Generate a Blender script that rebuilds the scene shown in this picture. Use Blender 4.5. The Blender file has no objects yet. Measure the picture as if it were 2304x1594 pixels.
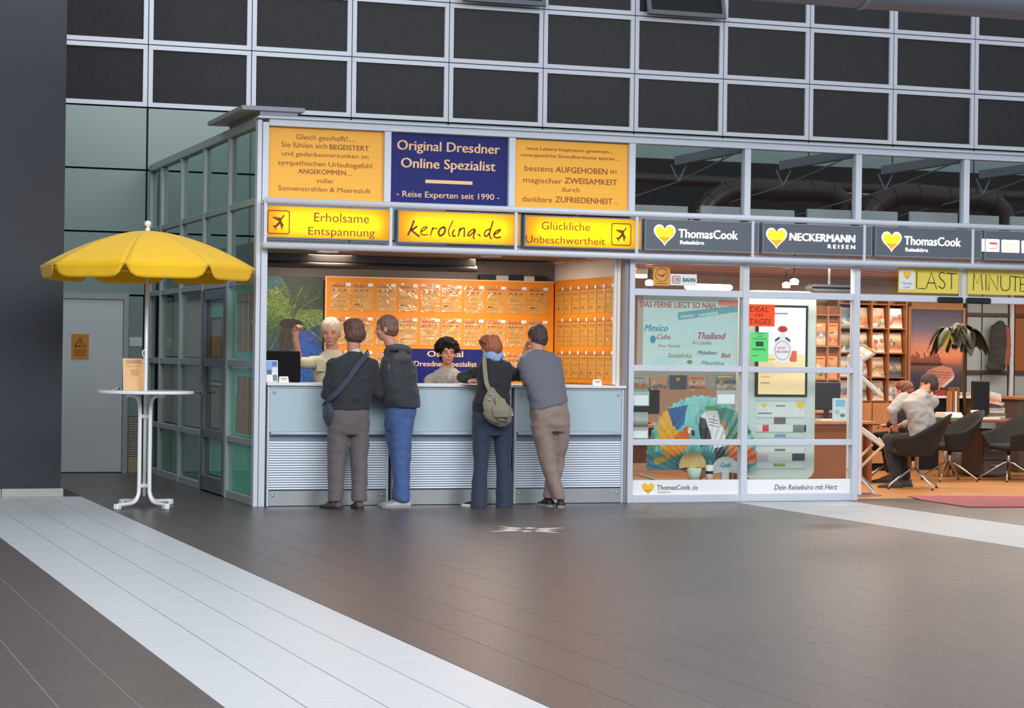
import bpy, bmesh, math, random
import numpy as np
from mathutils import Vector, Matrix, Quaternion, noise
random.seed(7)
rng = np.random.RandomState(7)
S = bpy.context.scene
COL = S.collection
PI = math.pi
# ------------------------------------------------------------------ camera
FOC = 4900.0; CX, CY = 1152.0, 797.0
_R = np.array([[0.9435, -0.0129, -0.3312], [-0.3312, 0.0034, -0.9436], [0.0133, 0.9999, -0.001]])
_u, _, _v = np.linalg.svd(_R); _R = _u @ _v
CAM = np.array([-4.520, -20.011, 1.44])
cd = bpy.data.cameras.new('camera'); cam = bpy.data.objects.new('camera', cd); COL.objects.link(cam)
cd.sensor_width = 36.0; cd.lens = FOC / 2304 * 36.0; cd.clip_end = 200
m4 = Matrix.Identity(4)
for i in range(3):
    for j in range(3): m4[i][j] = _R[i][j]
    m4[i][3] = CAM[i]
cam.matrix_world = m4
S.camera = cam
# ------------------------------------------------------------------ world, lights, exposure
S.view_settings.view_transform = 'Standard'; S.view_settings.look = 'None'
S.view_settings.gamma = 1.0; S.view_settings.use_curve_mapping = False
S.view_settings.exposure = 0.0
w = bpy.data.worlds.new('hall_daylight'); S.world = w; w.use_nodes = True
bgn = w.node_tree.nodes['Background']
bgn.inputs[0].default_value = (0.70, 0.80, 0.92, 1); bgn.inputs[1].default_value = 0.75
def area(name, loc, target, sx, sy, power, col=(1, 1, 1), spread=PI):
    l = bpy.data.lights.new(name, 'AREA'); l.shape = 'RECTANGLE'; l.size = sx; l.size_y = sy
    l.energy = power; l.color = col; l.spread = spread
    o = bpy.data.objects.new(name, l); COL.objects.link(o); o.location = loc
    d = Vector(target) - Vector(loc)
    o.rotation_euler = d.to_track_quat('-Z', 'Y').to_euler()
    return o
# hall roof daylight over the near floor, then two added fill lights
area('hall_sky_fill', (-1, -13, 11), (-1, -12, 0), 16, 9, 200, (1.0, 0.97, 0.95))
area('hall_sky_fill', (0, -15, 8), (2, 3, 2.0), 20, 4.5, 2250, (0.97, 0.98, 1.0))  # added light turned to the shop front to brighten its upright faces
area('hall_sky_fill', (-1.5, 3.0, 8.8), (-.9, 4.2, 0), 3, 4, 170, (0.95, 0.98, 1.0))  # added light over the left gap, brightens service door and side wall
# ------------------------------------------------------------------ helpers
def ray(u, v): return _R @ np.array([(u - CX) / FOC, -(v - CY) / FOC, -1.0])
def onY(u, v, Y=0.0):
    d = ray(u, v); q = CAM + d * ((Y - CAM[1]) / d[1]); return Vector(q)
def onX(u, v, X=0.0):
    d = ray(u, v); return Vector(CAM + d * ((X - CAM[0]) / d[0]))
def onZ(u, v, Z=0.0):
    d = ray(u, v); return Vector(CAM + d * ((Z - CAM[2]) / d[2]))
def lin(c):
    return tuple(((x / 255) / 12.92 if x / 255 <= 0.04045 else ((x / 255 + 0.055) / 1.055) ** 2.4) for x in c)
MATS = {}
def mat(name, rgb=(128, 128, 128), rough=0.5, metal=0.0, var=0.08, scale=8.0, bump=0.0, bscale=60.0,
        emit=None, estr=0.0, spec=0.5, stretch=None, coat=0.0, sheen=0.0, trans=0.0, alpha=1.0):
    if name in MATS: return MATS[name]
    m = bpy.data.materials.new(name); m.use_nodes = True; nt = m.node_tree
    b = nt.nodes['Principled BSDF']; L = nt.links
    col = lin(rgb)
    tc = nt.nodes.new('ShaderNodeTexCoord'); mp = nt.nodes.new('ShaderNodeMapping')
    L.new(tc.outputs['Object'], mp.inputs[0])
    if stretch: mp.inputs['Scale'].default_value = stretch
    if var > 0:
        n = nt.nodes.new('ShaderNodeTexNoise'); n.inputs['Scale'].default_value = scale; n.inputs['Detail'].default_value = 3
        L.new(mp.outputs[0], n.inputs['Vector'])
        mx = nt.nodes.new('ShaderNodeMix'); mx.data_type = 'RGBA'
        mx.inputs['A'].default_value = tuple(x * (1 - var) for x in col) + (1,)
        mx.inputs['B'].default_value = tuple(min(1, x * (1 + var)) for x in col) + (1,)
        L.new(n.outputs['Fac'], mx.inputs['Factor']); L.new(mx.outputs['Result'], b.inputs['Base Color'])
    else: b.inputs['Base Color'].default_value = col + (1,)
    b.inputs['Roughness'].default_value = rough; b.inputs['Metallic'].default_value = metal
    b.inputs['Specular IOR Level'].default_value = spec
    b.inputs['Coat Weight'].default_value = coat; b.inputs['Sheen Weight'].default_value = sheen
    b.inputs['Transmission Weight'].default_value = trans; b.inputs['Alpha'].default_value = alpha
    if bump > 0:
        n2 = nt.nodes.new('ShaderNodeTexNoise'); n2.inputs['Scale'].default_value = bscale; n2.inputs['Detail'].default_value = 4
        L.new(mp.outputs[0], n2.inputs['Vector'])
        bp = nt.nodes.new('ShaderNodeBump'); bp.inputs['Strength'].default_value = bump; bp.inputs['Distance'].default_value = 0.01
        L.new(n2.outputs['Fac'], bp.inputs['Height']); L.new(bp.outputs[0], b.inputs['Normal'])
    if emit:
        b.inputs['Emission Color'].default_value = lin(emit) + (1,); b.inputs['Emission Strength'].default_value = estr
    MATS[name] = m; return m
def glassmat(name, tint=(235, 245, 242), refl=0.12, rough=0.0, top=0.85):
    """thin pane: clear tint with a mirror film that grows at grazing angles"""
    if name in MATS: return MATS[name]
    m = bpy.data.materials.new(name); m.use_nodes = True; nt = m.node_tree; nt.nodes.clear()
    o = nt.nodes.new('ShaderNodeOutputMaterial'); t = nt.nodes.new('ShaderNodeBsdfTransparent'); g = nt.nodes.new('ShaderNodeBsdfGlossy')
    t.inputs[0].default_value = lin(tint) + (1,); g.inputs['Roughness'].default_value = rough
    f = nt.nodes.new('ShaderNodeLayerWeight'); f.inputs[0].default_value = 0.5
    mr = nt.nodes.new('ShaderNodeMapRange'); mr.inputs['From Min'].default_value = 0; mr.inputs['From Max'].default_value = 1
    mr.inputs['To Min'].default_value = refl; mr.inputs['To Max'].default_value = top
    pw = nt.nodes.new('ShaderNodeMath'); pw.operation = 'POWER'; pw.inputs[1].default_value = 4.0
    mi = nt.nodes.new('ShaderNodeMixShader')
    nt.links.new(f.outputs['Facing'], pw.inputs[0]); nt.links.new(pw.outputs[0], mr.inputs[0]); nt.links.new(mr.outputs[0], mi.inputs[0])
    nt.links.new(t.outputs[0], mi.inputs[1]); nt.links.new(g.outputs[0], mi.inputs[2]); nt.links.new(mi.outputs[0], o.inputs[0])
    MATS[name] = m; return m
def vcolmat(name, rough=0.5, coat=0.0, emit=0.0):
    if name in MATS: return MATS[name]
    m = bpy.data.materials.new(name); m.use_nodes = True; nt = m.node_tree; b = nt.nodes['Principled BSDF']
    a = nt.nodes.new('ShaderNodeVertexColor'); a.layer_name = 'print'
    nt.links.new(a.outputs['Color'], b.inputs['Base Color']); b.inputs['Roughness'].default_value = rough
    b.inputs['Coat Weight'].default_value = coat
    if emit: nt.links.new(a.outputs['Color'], b.inputs['Emission Color']); b.inputs['Emission Strength'].default_value = emit
    MATS[name] = m; return m
# --- mesh building
class MB:
    def __init__(s): s.v = []; s.f = []
    def add(s, vs, fs):
        n = len(s.v); s.v += [tuple(q) for q in vs]; s.f += [tuple(i + n for i in f) for f in fs]; return s
    def box(s, x0, x1, y0, y1, z0, z1, M=None):
        vs = [Vector(q) for q in ((x0, y0, z0), (x1, y0, z0), (x1, y1, z0), (x0, y1, z0), (x0, y0, z1), (x1, y0, z1), (x1, y1, z1), (x0, y1, z1))]
        if M: vs = [M @ q for q in vs]
        return s.add(vs, [(0, 3, 2, 1), (4, 5, 6, 7), (0, 1, 5, 4), (1, 2, 6, 5), (2, 3, 7, 6), (3, 0, 4, 7)])
    def bbox(s, x0, x1, y0, y1, z0, z1, b=0.004, M=None):
        """box with chamfered edges"""
        vs = []; b = min(b, (x1 - x0) / 2.2, (y1 - y0) / 2.2, (z1 - z0) / 2.2)
        for X, sx in ((x0, 1), (x1, -1)):
            for Y, sy in ((y0, 1), (y1, -1)):
                for Z, sz in ((z0, 1), (z1, -1)):
                    vs += [(X, Y + sy * b, Z + sz * b), (X + sx * b, Y, Z + sz * b), (X + sx * b, Y + sy * b, Z)]
        vs = [Vector(q) for q in vs]
        if M: vs = [M @ q for q in vs]
        bm = bmesh.new()
        for q in vs: bm.verts.new(q)
        bmesh.ops.convex_hull(bm, input=bm.verts)
        bmesh.ops.dissolve_limit(bm, angle_limit=0.01, verts=bm.verts, edges=bm.edges)
        bm.verts.index_update(); s.add([q.co.copy() for q in bm.verts], [[q.index for q in f.verts] for f in bm.faces]); bm.free(); return s
    def rings(s, rings, closed=False, cap=True):
        n = len(rings[0]); base = len(s.v)
        for r in rings: s.v += [tuple(q) for q in r]
        m = len(rings)
        for i in range(m if closed else m - 1):
            for j in range(n):
                a = base + i * n + j; b2 = base + i * n + (j + 1) % n; c = base + ((i + 1) % m) * n + (j + 1) % n; d = base + ((i + 1) % m) * n + j
                s.f.append((a, b2, c, d))
        if cap and not closed:
            s.f.append(tuple(base + j for j in reversed(range(n)))); s.f.append(tuple(base + (m - 1) * n + j for j in range(n)))
        return s
    def tube(s, pts, r, n=10, cap=True, closed=False):
        pts = [Vector(q) for q in pts]; rs = r if isinstance(r, (list, tuple)) else [r] * len(pts)
        up = None; rg = []
        for i, q in enumerate(pts):
            if closed: t = pts[(i + 1) % len(pts)] - pts[i - 1]
            else: t = pts[min(i + 1, len(pts) - 1)] - pts[max(i - 1, 0)]
            t.normalize()
            if up is None:
                up = Vector((0, 0, 1)) if abs(t.z) < 0.9 else Vector((0, 1, 0))
            a = t.cross(up).normalized(); up = a.cross(t).normalized()
            rg.append([q + rs[i] * (math.cos(2 * PI * k / n) * a + math.sin(2 * PI * k / n) * up) for k in range(n)])
        return s.rings(rg, closed, cap)
    def lathe(s, prof, cx=0, cy=0, n=32, cz=0, cap=True):
        return s.rings([[(cx + r * math.cos(2 * PI * k / n), cy + r * math.sin(2 * PI * k / n), cz + z) for k in range(n)] for r, z in prof], False, cap)
    def ell(s, c, r, n=12, m=8, M=None):
        vs = []; 
        rg = []
        for i in range(m + 1):
            t = PI * (i / m); t = min(max(t, 0.02), PI - 0.02)
            rg.append([Vector((r[0] * math.sin(t) * math.cos(2 * PI * k / n), r[1] * math.sin(t) * math.sin(2 * PI * k / n), -r[2] * math.cos(t))) for k in range(n)])
        rg = [[(M @ q if M else q) + Vector(c) for q in R] for R in rg]
        return s.rings(rg)
    def prism(s, pts, y0, y1):
        """polygon (x,z) pushed from y0 to y1"""
        n = len(pts)
        return s.add([(x, y0, z) for x, z in pts] + [(x, y1, z) for x, z in pts],
                     [tuple(range(n)), tuple(reversed(range(n, 2 * n)))] + [(i, n + i, n + (i + 1) % n, (i + 1) % n) for i in range(n)])
    def mesh(s, name, m=None, smooth=False):
        me = bpy.data.meshes.new(name); me.from_pydata(s.v, [], s.f)
        if m: me.materials.append(m)
        if smooth: 
            me.polygons.foreach_set('use_smooth', [True] * len(me.polygons))
        me.update(); 
        bm = bmesh.new(); bm.from_mesh(me); bmesh.ops.recalc_face_normals(bm, faces=bm.faces); bm.to_mesh(me); bm.free()
        return me
    def obj(s, name, m, parent=None, smooth=False, **kw):
        me = s.mesh(name, m, smooth); return link(name, me, parent, **kw)
def link(name, me, parent=None, loc=None, **kw):
    o = bpy.data.objects.new(name, me); COL.objects.link(o)
    if parent: o.parent = parent
    if loc is not None: o.location = loc
    for k, v in kw.items(): o[k] = v
    return o
def smooth_angle(o, ang=0.6):
    me = o.data; me.polygons.foreach_set('use_smooth', [True] * len(me.polygons))
    bm = bmesh.new(); bm.from_mesh(me)
    for e in bm.edges:
        if len(e.link_faces) == 2 and e.calc_face_angle(0) > ang: e.smooth = False
    bm.to_mesh(me); bm.free(); return o
def thing(name, label, cat, loc=(0, 0, 0), rz=0, group=None):
    o = bpy.data.objects.new(name, None); COL.objects.link(o); o.location = loc; o.rotation_euler = (0, 0, rz)
    o.empty_display_size = 0.1
    o['label'] = label; o['category'] = cat
    if group: o['group'] = group
    return o
def tag(o, label, cat, group=None):
    o['label'] = label; o['category'] = cat
    if group: o['group'] = group
    return o
def struct(o): o['kind'] = 'structure'; return o
def rootstruct(name, loc=(0, 0, 0)):
    o = bpy.data.objects.new(name, None); COL.objects.link(o); o.location = loc; o['kind'] = 'structure'; o.empty_display_size = 0.1; return o
def text_mesh(body, bold=0.0, shear=0.0, res=3, extrude=0.0):
    cu = bpy.data.curves.new('lettering', 'FONT'); cu.body = body; cu.size = 1.0; cu.shear = shear; cu.offset = bold
    cu.resolution_u = res; cu.extrude = extrude
    o = bpy.data.objects.new('tmp', cu); COL.objects.link(o)
    dg = bpy.context.evaluated_depsgraph_get(); me = bpy.data.meshes.new_from_object(o.evaluated_get(dg))
    bpy.data.objects.remove(o); bpy.data.curves.remove(cu); return me
def write(body, x0, x1, zb, cap, y, m, parent=None, bold=0.0, shear=0.0, name='lettering', M=None, keep=False, ext=0.0):
    """one line of lettering between x0 and x1, baseline zb, capital height cap, standing on plane y facing the hall"""
    me = text_mesh(body, 0, shear)
    if bold > .003:   # heavier weight: the same outlines twice, a hair apart
        bm = bmesh.new(); bm.from_mesh(me); g = bmesh.ops.duplicate(bm, geom=bm.verts[:] + bm.edges[:] + bm.faces[:])
        bmesh.ops.translate(bm, vec=(bold * 1.9, bold * .7, .0008), verts=[q for q in g['geom'] if isinstance(q, bmesh.types.BMVert)]); bm.to_mesh(me); bm.free()
    n = len(me.vertices); a = np.empty(n * 3, np.float32); me.vertices.foreach_get('co', a); a = a.reshape(-1, 3)
    lo, hi = a[:, 0].min(), a[:, 0].max(); sx = (x1 - x0) / (hi - lo); sz = cap / 0.70
    if keep: sx = sz
    b = np.empty_like(a); b[:, 0] = (a[:, 0] - lo) * sx + x0; b[:, 2] = a[:, 1] * sz + zb; b[:, 1] = y - 0.0015 - a[:, 2]
    if M is not None:
        b = np.array([tuple(M @ Vector(q)) for q in b], np.float32)
    me.vertices.foreach_set('co', b.ravel()); me.materials.clear(); me.materials.append(m); me.update(); me.name = name
    return link(name, me, parent)
def strokes(lines, r, m, parent, name='lettering', y=0.0, thick=0.0015, M=None):
    """hand lettering: flat ribbons along polylines given as (x,z)"""
    b = MB()
    for ln in lines:
        if len(ln) == 1: ln = [ln[0], (ln[0][0] + 0.001, ln[0][1])]
        P = [Vector((q[0], q[1])) for q in ln]; L = []; Rr = []
        for i, q in enumerate(P):
            t = (P[min(i + 1, len(P) - 1)] - P[max(i - 1, 0)])
            if t.length < 1e-9: t = Vector((1, 0))
            t.normalize(); nn = Vector((-t.y, t.x))
            e = Vector((0, 0))
            if i == 0: e = -t * r * 0.6
            if i == len(P) - 1: e = t * r * 0.6
            L.append(q + nn * r + e); Rr.append(q - nn * r + e)
        vs = [(q.x, y - thick, q.y) for q in L] + [(q.x, y - thick, q.y) for q in Rr]; k = len(P)
        if M is not None: vs = [M @ Vector(q) for q in vs]
        b.add(vs, [(i, i + 1, k + i + 1, k + i) for i in range(k - 1)])
    return b.obj(name, m, parent)
def curve2(pts, n=6):
    """Catmull-Rom through 2-D or 3-D points"""
    P = [Vector(q) for q in pts]; P = [2 * P[0] - P[1]] + P + [2 * P[-1] - P[-2]]; out = []
    for i in range(1, len(P) - 2):
        for k in range(n):
            t = k / n; a, b, c, d = P[i - 1], P[i], P[i + 1], P[i + 2]
            out.append(0.5 * ((2 * b) + (c - a) * t + (2 * a - 5 * b + 4 * c - d) * t * t + (3 * b - a - 3 * c + d) * t ** 3))
    out.append(P[-2]); return out
# --- painted print: colour per grid point (flat print only)
class Paint:
    def __init__(s, w, h, px, bg):
        s.w, s.h = w, h; s.nx = max(2, int(w / px) + 1); s.nz = max(2, int(h / px) + 1)
        s.X, s.Z = np.meshgrid(np.linspace(0, w, s.nx), np.linspace(0, h, s.nz)); s.C = np.zeros((s.nz, s.nx, 3)); s.C[:] = lin(bg)
    def set(s, mask, c, a=1.0): s.C[mask] = s.C[mask] * (1 - a) + np.array(lin(c)) * a; return s
    def vgrad(s, stops, z0=None, z1=None):
        zz = s.Z / s.h; k = [q[0] for q in stops]; cc = np.array([lin(q[1]) for q in stops])
        G = np.stack([np.interp(zz, k, cc[:, i]) for i in range(3)], -1)
        mk = np.ones_like(s.Z, bool)
        if z0 is not None: mk = (zz >= z0) & (zz <= z1)
        s.C[mk] = G[mk]; return s
    def rect(s, x0, x1, z0, z1, c, a=1.0): return s.set((s.X >= x0) & (s.X <= x1) & (s.Z >= z0) & (s.Z <= z1), c, a)
    def ell(s, cx, cz, rx, rz, c, ang=0, a=1.0):
        dx, dz = s.X - cx, s.Z - cz; ca, sa = math.cos(ang), math.sin(ang)
        u = (dx * ca + dz * sa) / rx; v = (-dx * sa + dz * ca) / rz; return s.set(u * u + v * v <= 1, c, a)
    def poly(s, pts, c, a=1.0):
        ins = np.zeros_like(s.X, bool); n = len(pts)
        for i in range(n):
            x1, z1 = pts[i]; x2, z2 = pts[(i + 1) % n]
            if z1 == z2: continue
            cnd = ((s.Z < z1) != (s.Z < z2)) & (s.X < (x2 - x1) * (s.Z - z1) / (z2 - z1) + x1); ins ^= cnd
        return s.set(ins, c, a)
    def line(s, pts, r, c, a=1.0):
        for (x1, z1), (x2, z2) in zip(pts[:-1], pts[1:]):
            dx, dz = x2 - x1, z2 - z1; L = dx * dx + dz * dz + 1e-12
            t = np.clip(((s.X - x1) * dx + (s.Z - z1) * dz) / L, 0, 1)
            s.set((s.X - x1 - t * dx) ** 2 + (s.Z - z1 - t * dz) ** 2 <= r * r, c, a)
        return s
    def noise(s, amp=0.1, k=3):
        n = rng.rand(s.nz, s.nx)
        for _ in range(k): n = (n + np.roll(n, 1, 0) + np.roll(n, 1, 1) + np.roll(n, -1, 0) + np.roll(n, -1, 1)) / 5
        n = (n - n.mean()) / (n.std() + 1e-9); s.C *= (1 + amp * n[..., None]); s.C = np.clip(s.C, 0, 1); return s
    def mesh(s, name, m, f=None, mask=None):
        """f maps (x,z) arrays to (x,y,z) arrays"""
        if f is None: f = lambda x, z: (x, np.zeros_like(x), z)
        x, y, z = f(s.X, s.Z); co = np.stack([x, y, z], -1).reshape(-1, 3)
        idx = np.arange(s.nx * s.nz).reshape(s.nz, s.nx)
        q = np.stack([idx[:-1, :-1], idx[:-1, 1:], idx[1:, 1:], idx[1:, :-1]], -1).reshape(-1, 4)
        if mask is not None: q = q[(mask[:-1, :-1] & mask[1:, 1:]).ravel()]
        me = bpy.data.meshes.new(name); me.from_pydata(co.tolist(), [], q.tolist())
        at = me.color_attributes.new('print', 'FLOAT_COLOR', 'POINT')
        cc = np.ones((s.nx * s.nz, 4), np.float32); cc[:, :3] = s.C.reshape(-1, 3); at.data.foreach_set('color', cc.ravel())
        me.materials.append(m); me.update(); return me
def board(b, x0, x1, y, z0, z1, t=0.01):  # thin solid board facing the hall, front at y
    b.box(x0, x1, y, y + t, z0, z1); return b
# ------------------------------------------------------------------ materials of the setting
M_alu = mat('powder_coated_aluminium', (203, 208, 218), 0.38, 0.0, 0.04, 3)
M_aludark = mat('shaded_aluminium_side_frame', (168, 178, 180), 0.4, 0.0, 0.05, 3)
M_dark = mat('black_joint', (18, 18, 20), 0.7, 0, 0.1)
M_pane = mat('ribbed_dark_glazing', (34, 35, 37), 0.32, 0, 0.12, 40, 0.35, 30, stretch=(22, 1, 0.6), spec=.2)
M_green = mat('pale_green_panel', (134, 152, 148), 0.35, 0, 0.05, 1.2)
M_door = mat('grey_door_paint', (214, 220, 222), 0.45, 0, 0.04, 2)
M_pillar = mat('anthracite_plaster', (40, 42, 52), 0.6, 0, 0.16, 3, 0.25, 25)
M_grout_l = mat('grout', (74, 71, 71), 0.8, 0, 0.1)
M_white = mat('white_lacquer', (225, 228, 230), 0.3, 0, 0.03, 4)
M_black = mat('black_plastic', (22, 23, 26), 0.35, 0, 0.1)
M_chrome = mat('brushed_steel', (190, 192, 195), 0.22, 1.0, 0.05, 20, stretch=(1, 1, 12))
M_wood = mat('beech_wood', (182, 128, 84), 0.45, 0, 0.2, 6, 0.1, 40, stretch=(1, 1, 0.15))
M_woodd = mat('orange_wood', (148, 92, 54), 0.45, 0, 0.15, 6, stretch=(1, 1, 0.2))
G_clear = glassmat('clear_glass', (251, 254, 253), 0.035)
G_side = glassmat('side_wall_glass', (246, 252, 250), 0.04, top=.38); G_side_up = glassmat('side_wall_glass_upper', (215, 232, 228), 0.16, top=.75)
# tiles
def tilemat(name, rgb, rough, var, brown):
    m = bpy.data.materials.new(name); m.use_nodes = True; nt = m.node_tree; b = nt.nodes['Principled BSDF']; L = nt.links
    g = nt.nodes.new('ShaderNodeNewGeometry'); n = nt.nodes.new('ShaderNodeTexNoise'); n.inputs['Scale'].default_value = 0.45; n.inputs['Detail'].default_value = 5
    L.new(g.outputs['Position'], n.inputs['Vector'])
    oi = nt.nodes.new('ShaderNodeObjectInfo')
    mx = nt.nodes.new('ShaderNodeMix'); mx.data_type = 'RGBA'; c = lin(rgb); c2 = lin(brown)
    mx.inputs['A'].default_value = c + (1,); mx.inputs['B'].default_value = c2 + (1,)
    L.new(n.outputs['Fac'], mx.inputs['Factor'])
    n2 = nt.nodes.new('ShaderNodeTexNoise'); n2.inputs['Scale'].default_value = 35; n2.inputs['Detail'].default_value = 3; L.new(g.outputs['Position'], n2.inputs['Vector'])
    mr = nt.nodes.new('ShaderNodeMapRange'); mr.inputs['To Min'].default_value = 1 - var; mr.inputs['To Max'].default_value = 1 + var
    L.new(n2.outputs['Fac'], mr.inputs[0])
    vm = nt.nodes.new('ShaderNodeVectorMath'); vm.operation = 'SCALE'; L.new(mx.outputs['Result'], vm.inputs[0]); L.new(mr.outputs[0], vm.inputs['Scale'])
    L.new(vm.outputs[0], b.inputs['Base Color'])
    mr2 = nt.nodes.new('ShaderNodeMapRange'); mr2.inputs['To Min'].default_value = rough - 0.05; mr2.inputs['To Max'].default_value = rough + 0.08
    L.new(n2.outputs['Fac'], mr2.inputs[0]); L.new(mr2.outputs[0], b.inputs['Roughness'])
    b.inputs['Specular IOR Level'].default_value = 0.55
    MATS[name] = m; return m
T_dark = tilemat('dark_stone_tile', (80, 75, 77), 0.33, 0.06, (94, 82, 78))
T_light = tilemat('light_stone_tile', (183, 187, 191), 0.36, 0.03, (192, 194, 197))
# ------------------------------------------------------------------ floor with single tiles
floor = MB().box(-16, 22, -21.5, 6.6, -0.10, -0.004).obj('floor', M_grout_l); struct(floor)
MB().box(-8, -2.70, -19.5, 1.6, -0.004, -0.0012).obj('light_grout', mat('light_grout', (128, 126, 125), .8), floor)
A1, A2, A3, A4 = -1.395, -2.678, 6.150, 4.875     # edges of the two pale bands
BD = 5.82                                           # plane of the hall's back wall
TL = 0.575
cells = []
def zone(x0, x1, n, mt, gap, y0, y1, off=0.0):
    w_ = (x1 - x0) / n
    for i in range(n):
        ky0 = math.floor((y0 - off) / TL)
        y = off + ky0 * TL
        while y < y1:
            a, b = max(y, y0), min(y + TL, y1)
            if b - a > 0.03: cells.append((x0 + i * w_ + gap / 2, x0 + (i + 1) * w_ - gap / 2, a + gap / 4, b - gap / 4, mt))
            y += TL
Y_OFF = -9.49
zone(A2, A1, 4, T_light, 0.005, -19.5, 1.66, Y_OFF)
zone(A1, 0.0, 4, T_dark, 0.003, -19.5, BD, Y_OFF); zone(0, A4, 16, T_dark, 0.002, -19.5, -0.02, Y_OFF)
zone(A4, A3, 4, T_light, 0.005, -12, -0.06, Y_OFF)
zone(A3, A3 + 20 * 0.32, 20, T_dark, 0.002, -14, -0.06, Y_OFF)
zone(A2 - 14 * 0.3205, A2, 14, T_dark, 0.004, -19.5, 1.66, Y_OFF)
def pxof(x, y, z):
    c = _R.T @ (np.array([x, y, z]) - CAM); return CX + FOC * c[0] / -c[2], CY - FOC * c[1] / -c[2], -c[2]
scored = []
for c_ in cells:
    q = [pxof(x, y, 0) for x in c_[:2] for y in c_[2:4]]
    if min(k[2] for k in q) < 2: scored.append((0, c_)); continue
    us = [k[0] for k in q]; vs = [k[1] for k in q]
    vis = max(us) > 0 and min(us) < 2304 and min(vs) < 1594
    scored.append(((max(us) - min(us)) * (max(vs) - min(vs)) if vis else 0, c_))
scored.sort(key=lambda t: -t[0])
shared = {}
rest = {T_dark.name: MB(), T_light.name: MB()}
def tile_box(mb, w_, l_, cx=0, cy=0):
    b = 0.0008
    mb.add([(cx - w_ / 2, cy - l_ / 2, -0.004), (cx + w_ / 2, cy - l_ / 2, -0.004), (cx + w_ / 2, cy + l_ / 2, -0.004), (cx - w_ / 2, cy + l_ / 2, -0.004),
            (cx - w_ / 2, cy - l_ / 2, -b), (cx + w_ / 2, cy - l_ / 2, -b), (cx + w_ / 2, cy + l_ / 2, -b), (cx - w_ / 2, cy + l_ / 2, -b),
            (cx - w_ / 2 + b, cy - l_ / 2 + b, 0), (cx + w_ / 2 - b, cy - l_ / 2 + b, 0), (cx + w_ / 2 - b, cy + l_ / 2 - b, 0), (cx - w_ / 2 + b, cy + l_ / 2 - b, 0)],
           [(0, 1, 5, 4), (1, 2, 6, 5), (2, 3, 7, 6), (3, 0, 4, 7), (4, 5, 9, 8), (5, 6, 10, 9), (6, 7, 11, 10), (7, 4, 8, 11), (8, 9, 10, 11)])
for k, (sc, (x0, x1, y0, y1, mt)) in enumerate(scored):
    if k < 300 and sc > 0:
        key = (round(x1 - x0, 3), round(y1 - y0, 3), mt.name)
        if key not in shared:
            b = MB(); tile_box(b, x1 - x0, y1 - y0); shared[key] = b.mesh('tile', mt)
        link('tile', shared[key], floor, ((x0 + x1) / 2, (y0 + y1) / 2, 0))
    else: tile_box(rest[mt.name], x1 - x0, y1 - y0, (x0 + x1) / 2, (y0 + y1) / 2)
rest[T_dark.name].obj('dark_tile_field', T_dark, floor, kind='stuff')
rest[T_light.name].obj('light_tile_field', T_light, floor, kind='stuff')
# wooden floor of the travel office and concrete of the booth
M_shopfloor = mat('oak_floor', (196, 138, 82), 0.35, 0, 0.14, 2.5, 0.04, 30, stretch=(0.3, 4, 1))
MB().box(3.70, 20, 0.22, BD, -0.004, 0.002).obj('wood_covering', M_shopfloor, floor)
MB().box(0.02, 3.70, 0.02, BD, -0.004, 0.001).obj('booth_covering', mat('booth_lino', (90, 88, 88), 0.6), floor)
# inlaid compass star in the dark tiles
M_inlay = mat('beige_stone_inlay', (238, 224, 206), 0.35, 0, 0.05)
st = MB(); cxs, cys = 1.62, -2.98
def flatpoly(mb, pts, z=0.0008):
    mb.add([(x, y, z) for x, y in pts] + [(x, y, -0.003) for x, y in pts], [tuple(range(len(pts)))] + [(i, (i + 1) % len(pts), len(pts) + (i + 1) % len(pts), len(pts) + i) for i in range(len(pts))])
for k in range(8):
    a = k * PI / 4 + 0.35; r = 0.40 if k % 2 == 0 else 0.24; w_ = 0.055
    d = (math.cos(a), math.sin(a)); n_ = (-d[1], d[0]); c0 = (cxs + d[0] * 0.09, cys + d[1] * 0.09)
    flatpoly(st, [c0, (c0[0] + d[0] * 0.07 + n_[0] * w_, c0[1] + d[1] * 0.07 + n_[1] * w_), (cxs + d[0] * r, cys + d[1] * r), (c0[0] + d[0] * 0.07 - n_[0] * w_, c0[1] + d[1] * 0.07 - n_[1] * w_)])
st.obj('star_inlay', M_inlay, floor)
# ------------------------------------------------------------------ hall back wall
wall_back = MB().box(-14, 22, BD + 0.06, BD + 0.3, 0, 9.0).obj('wall_back', M_dark); struct(wall_back)
PW = 1.248; PX0 = -0.077; PH = 0.745; PZ0 = 4.34
fr = MB(); fw = 0.052
fr.box(-PW / 2 + .006, PW / 2 - .006, -0.03, 0.03, 0.006, 0.006 + fw); fr.box(-PW / 2 + .006, PW / 2 - .006, -0.03, 0.03, PH - fw - .006, PH - .006)
fr.box(-PW / 2 + .006, -PW / 2 + .006 + fw, -0.028, 0.03, 0.006 + fw, PH - fw - .006); fr.box(PW / 2 - .006 - fw, PW / 2 - .006, -0.028, 0.03, 0.006 + fw, PH - fw - .006)
fme = fr.mesh('panel_frame', M_alu)
pme = MB().box(-PW / 2 + fw + .006, PW / 2 - fw - .006, 0.005, 0.02, fw + .006, PH - fw - .006).mesh('dark_pane', M_pane)
tilt = {(3, 2), (5, 2)}
for i in range(-9, 14):
    for j in range(0, 5):
        cx_ = PX0 + (i + 0.5) * PW
        f_ = link('panel_frame', fme, wall_back, (cx_, BD + 0.03, PZ0 + j * PH)); link('dark_pane', pme, f_)
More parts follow.
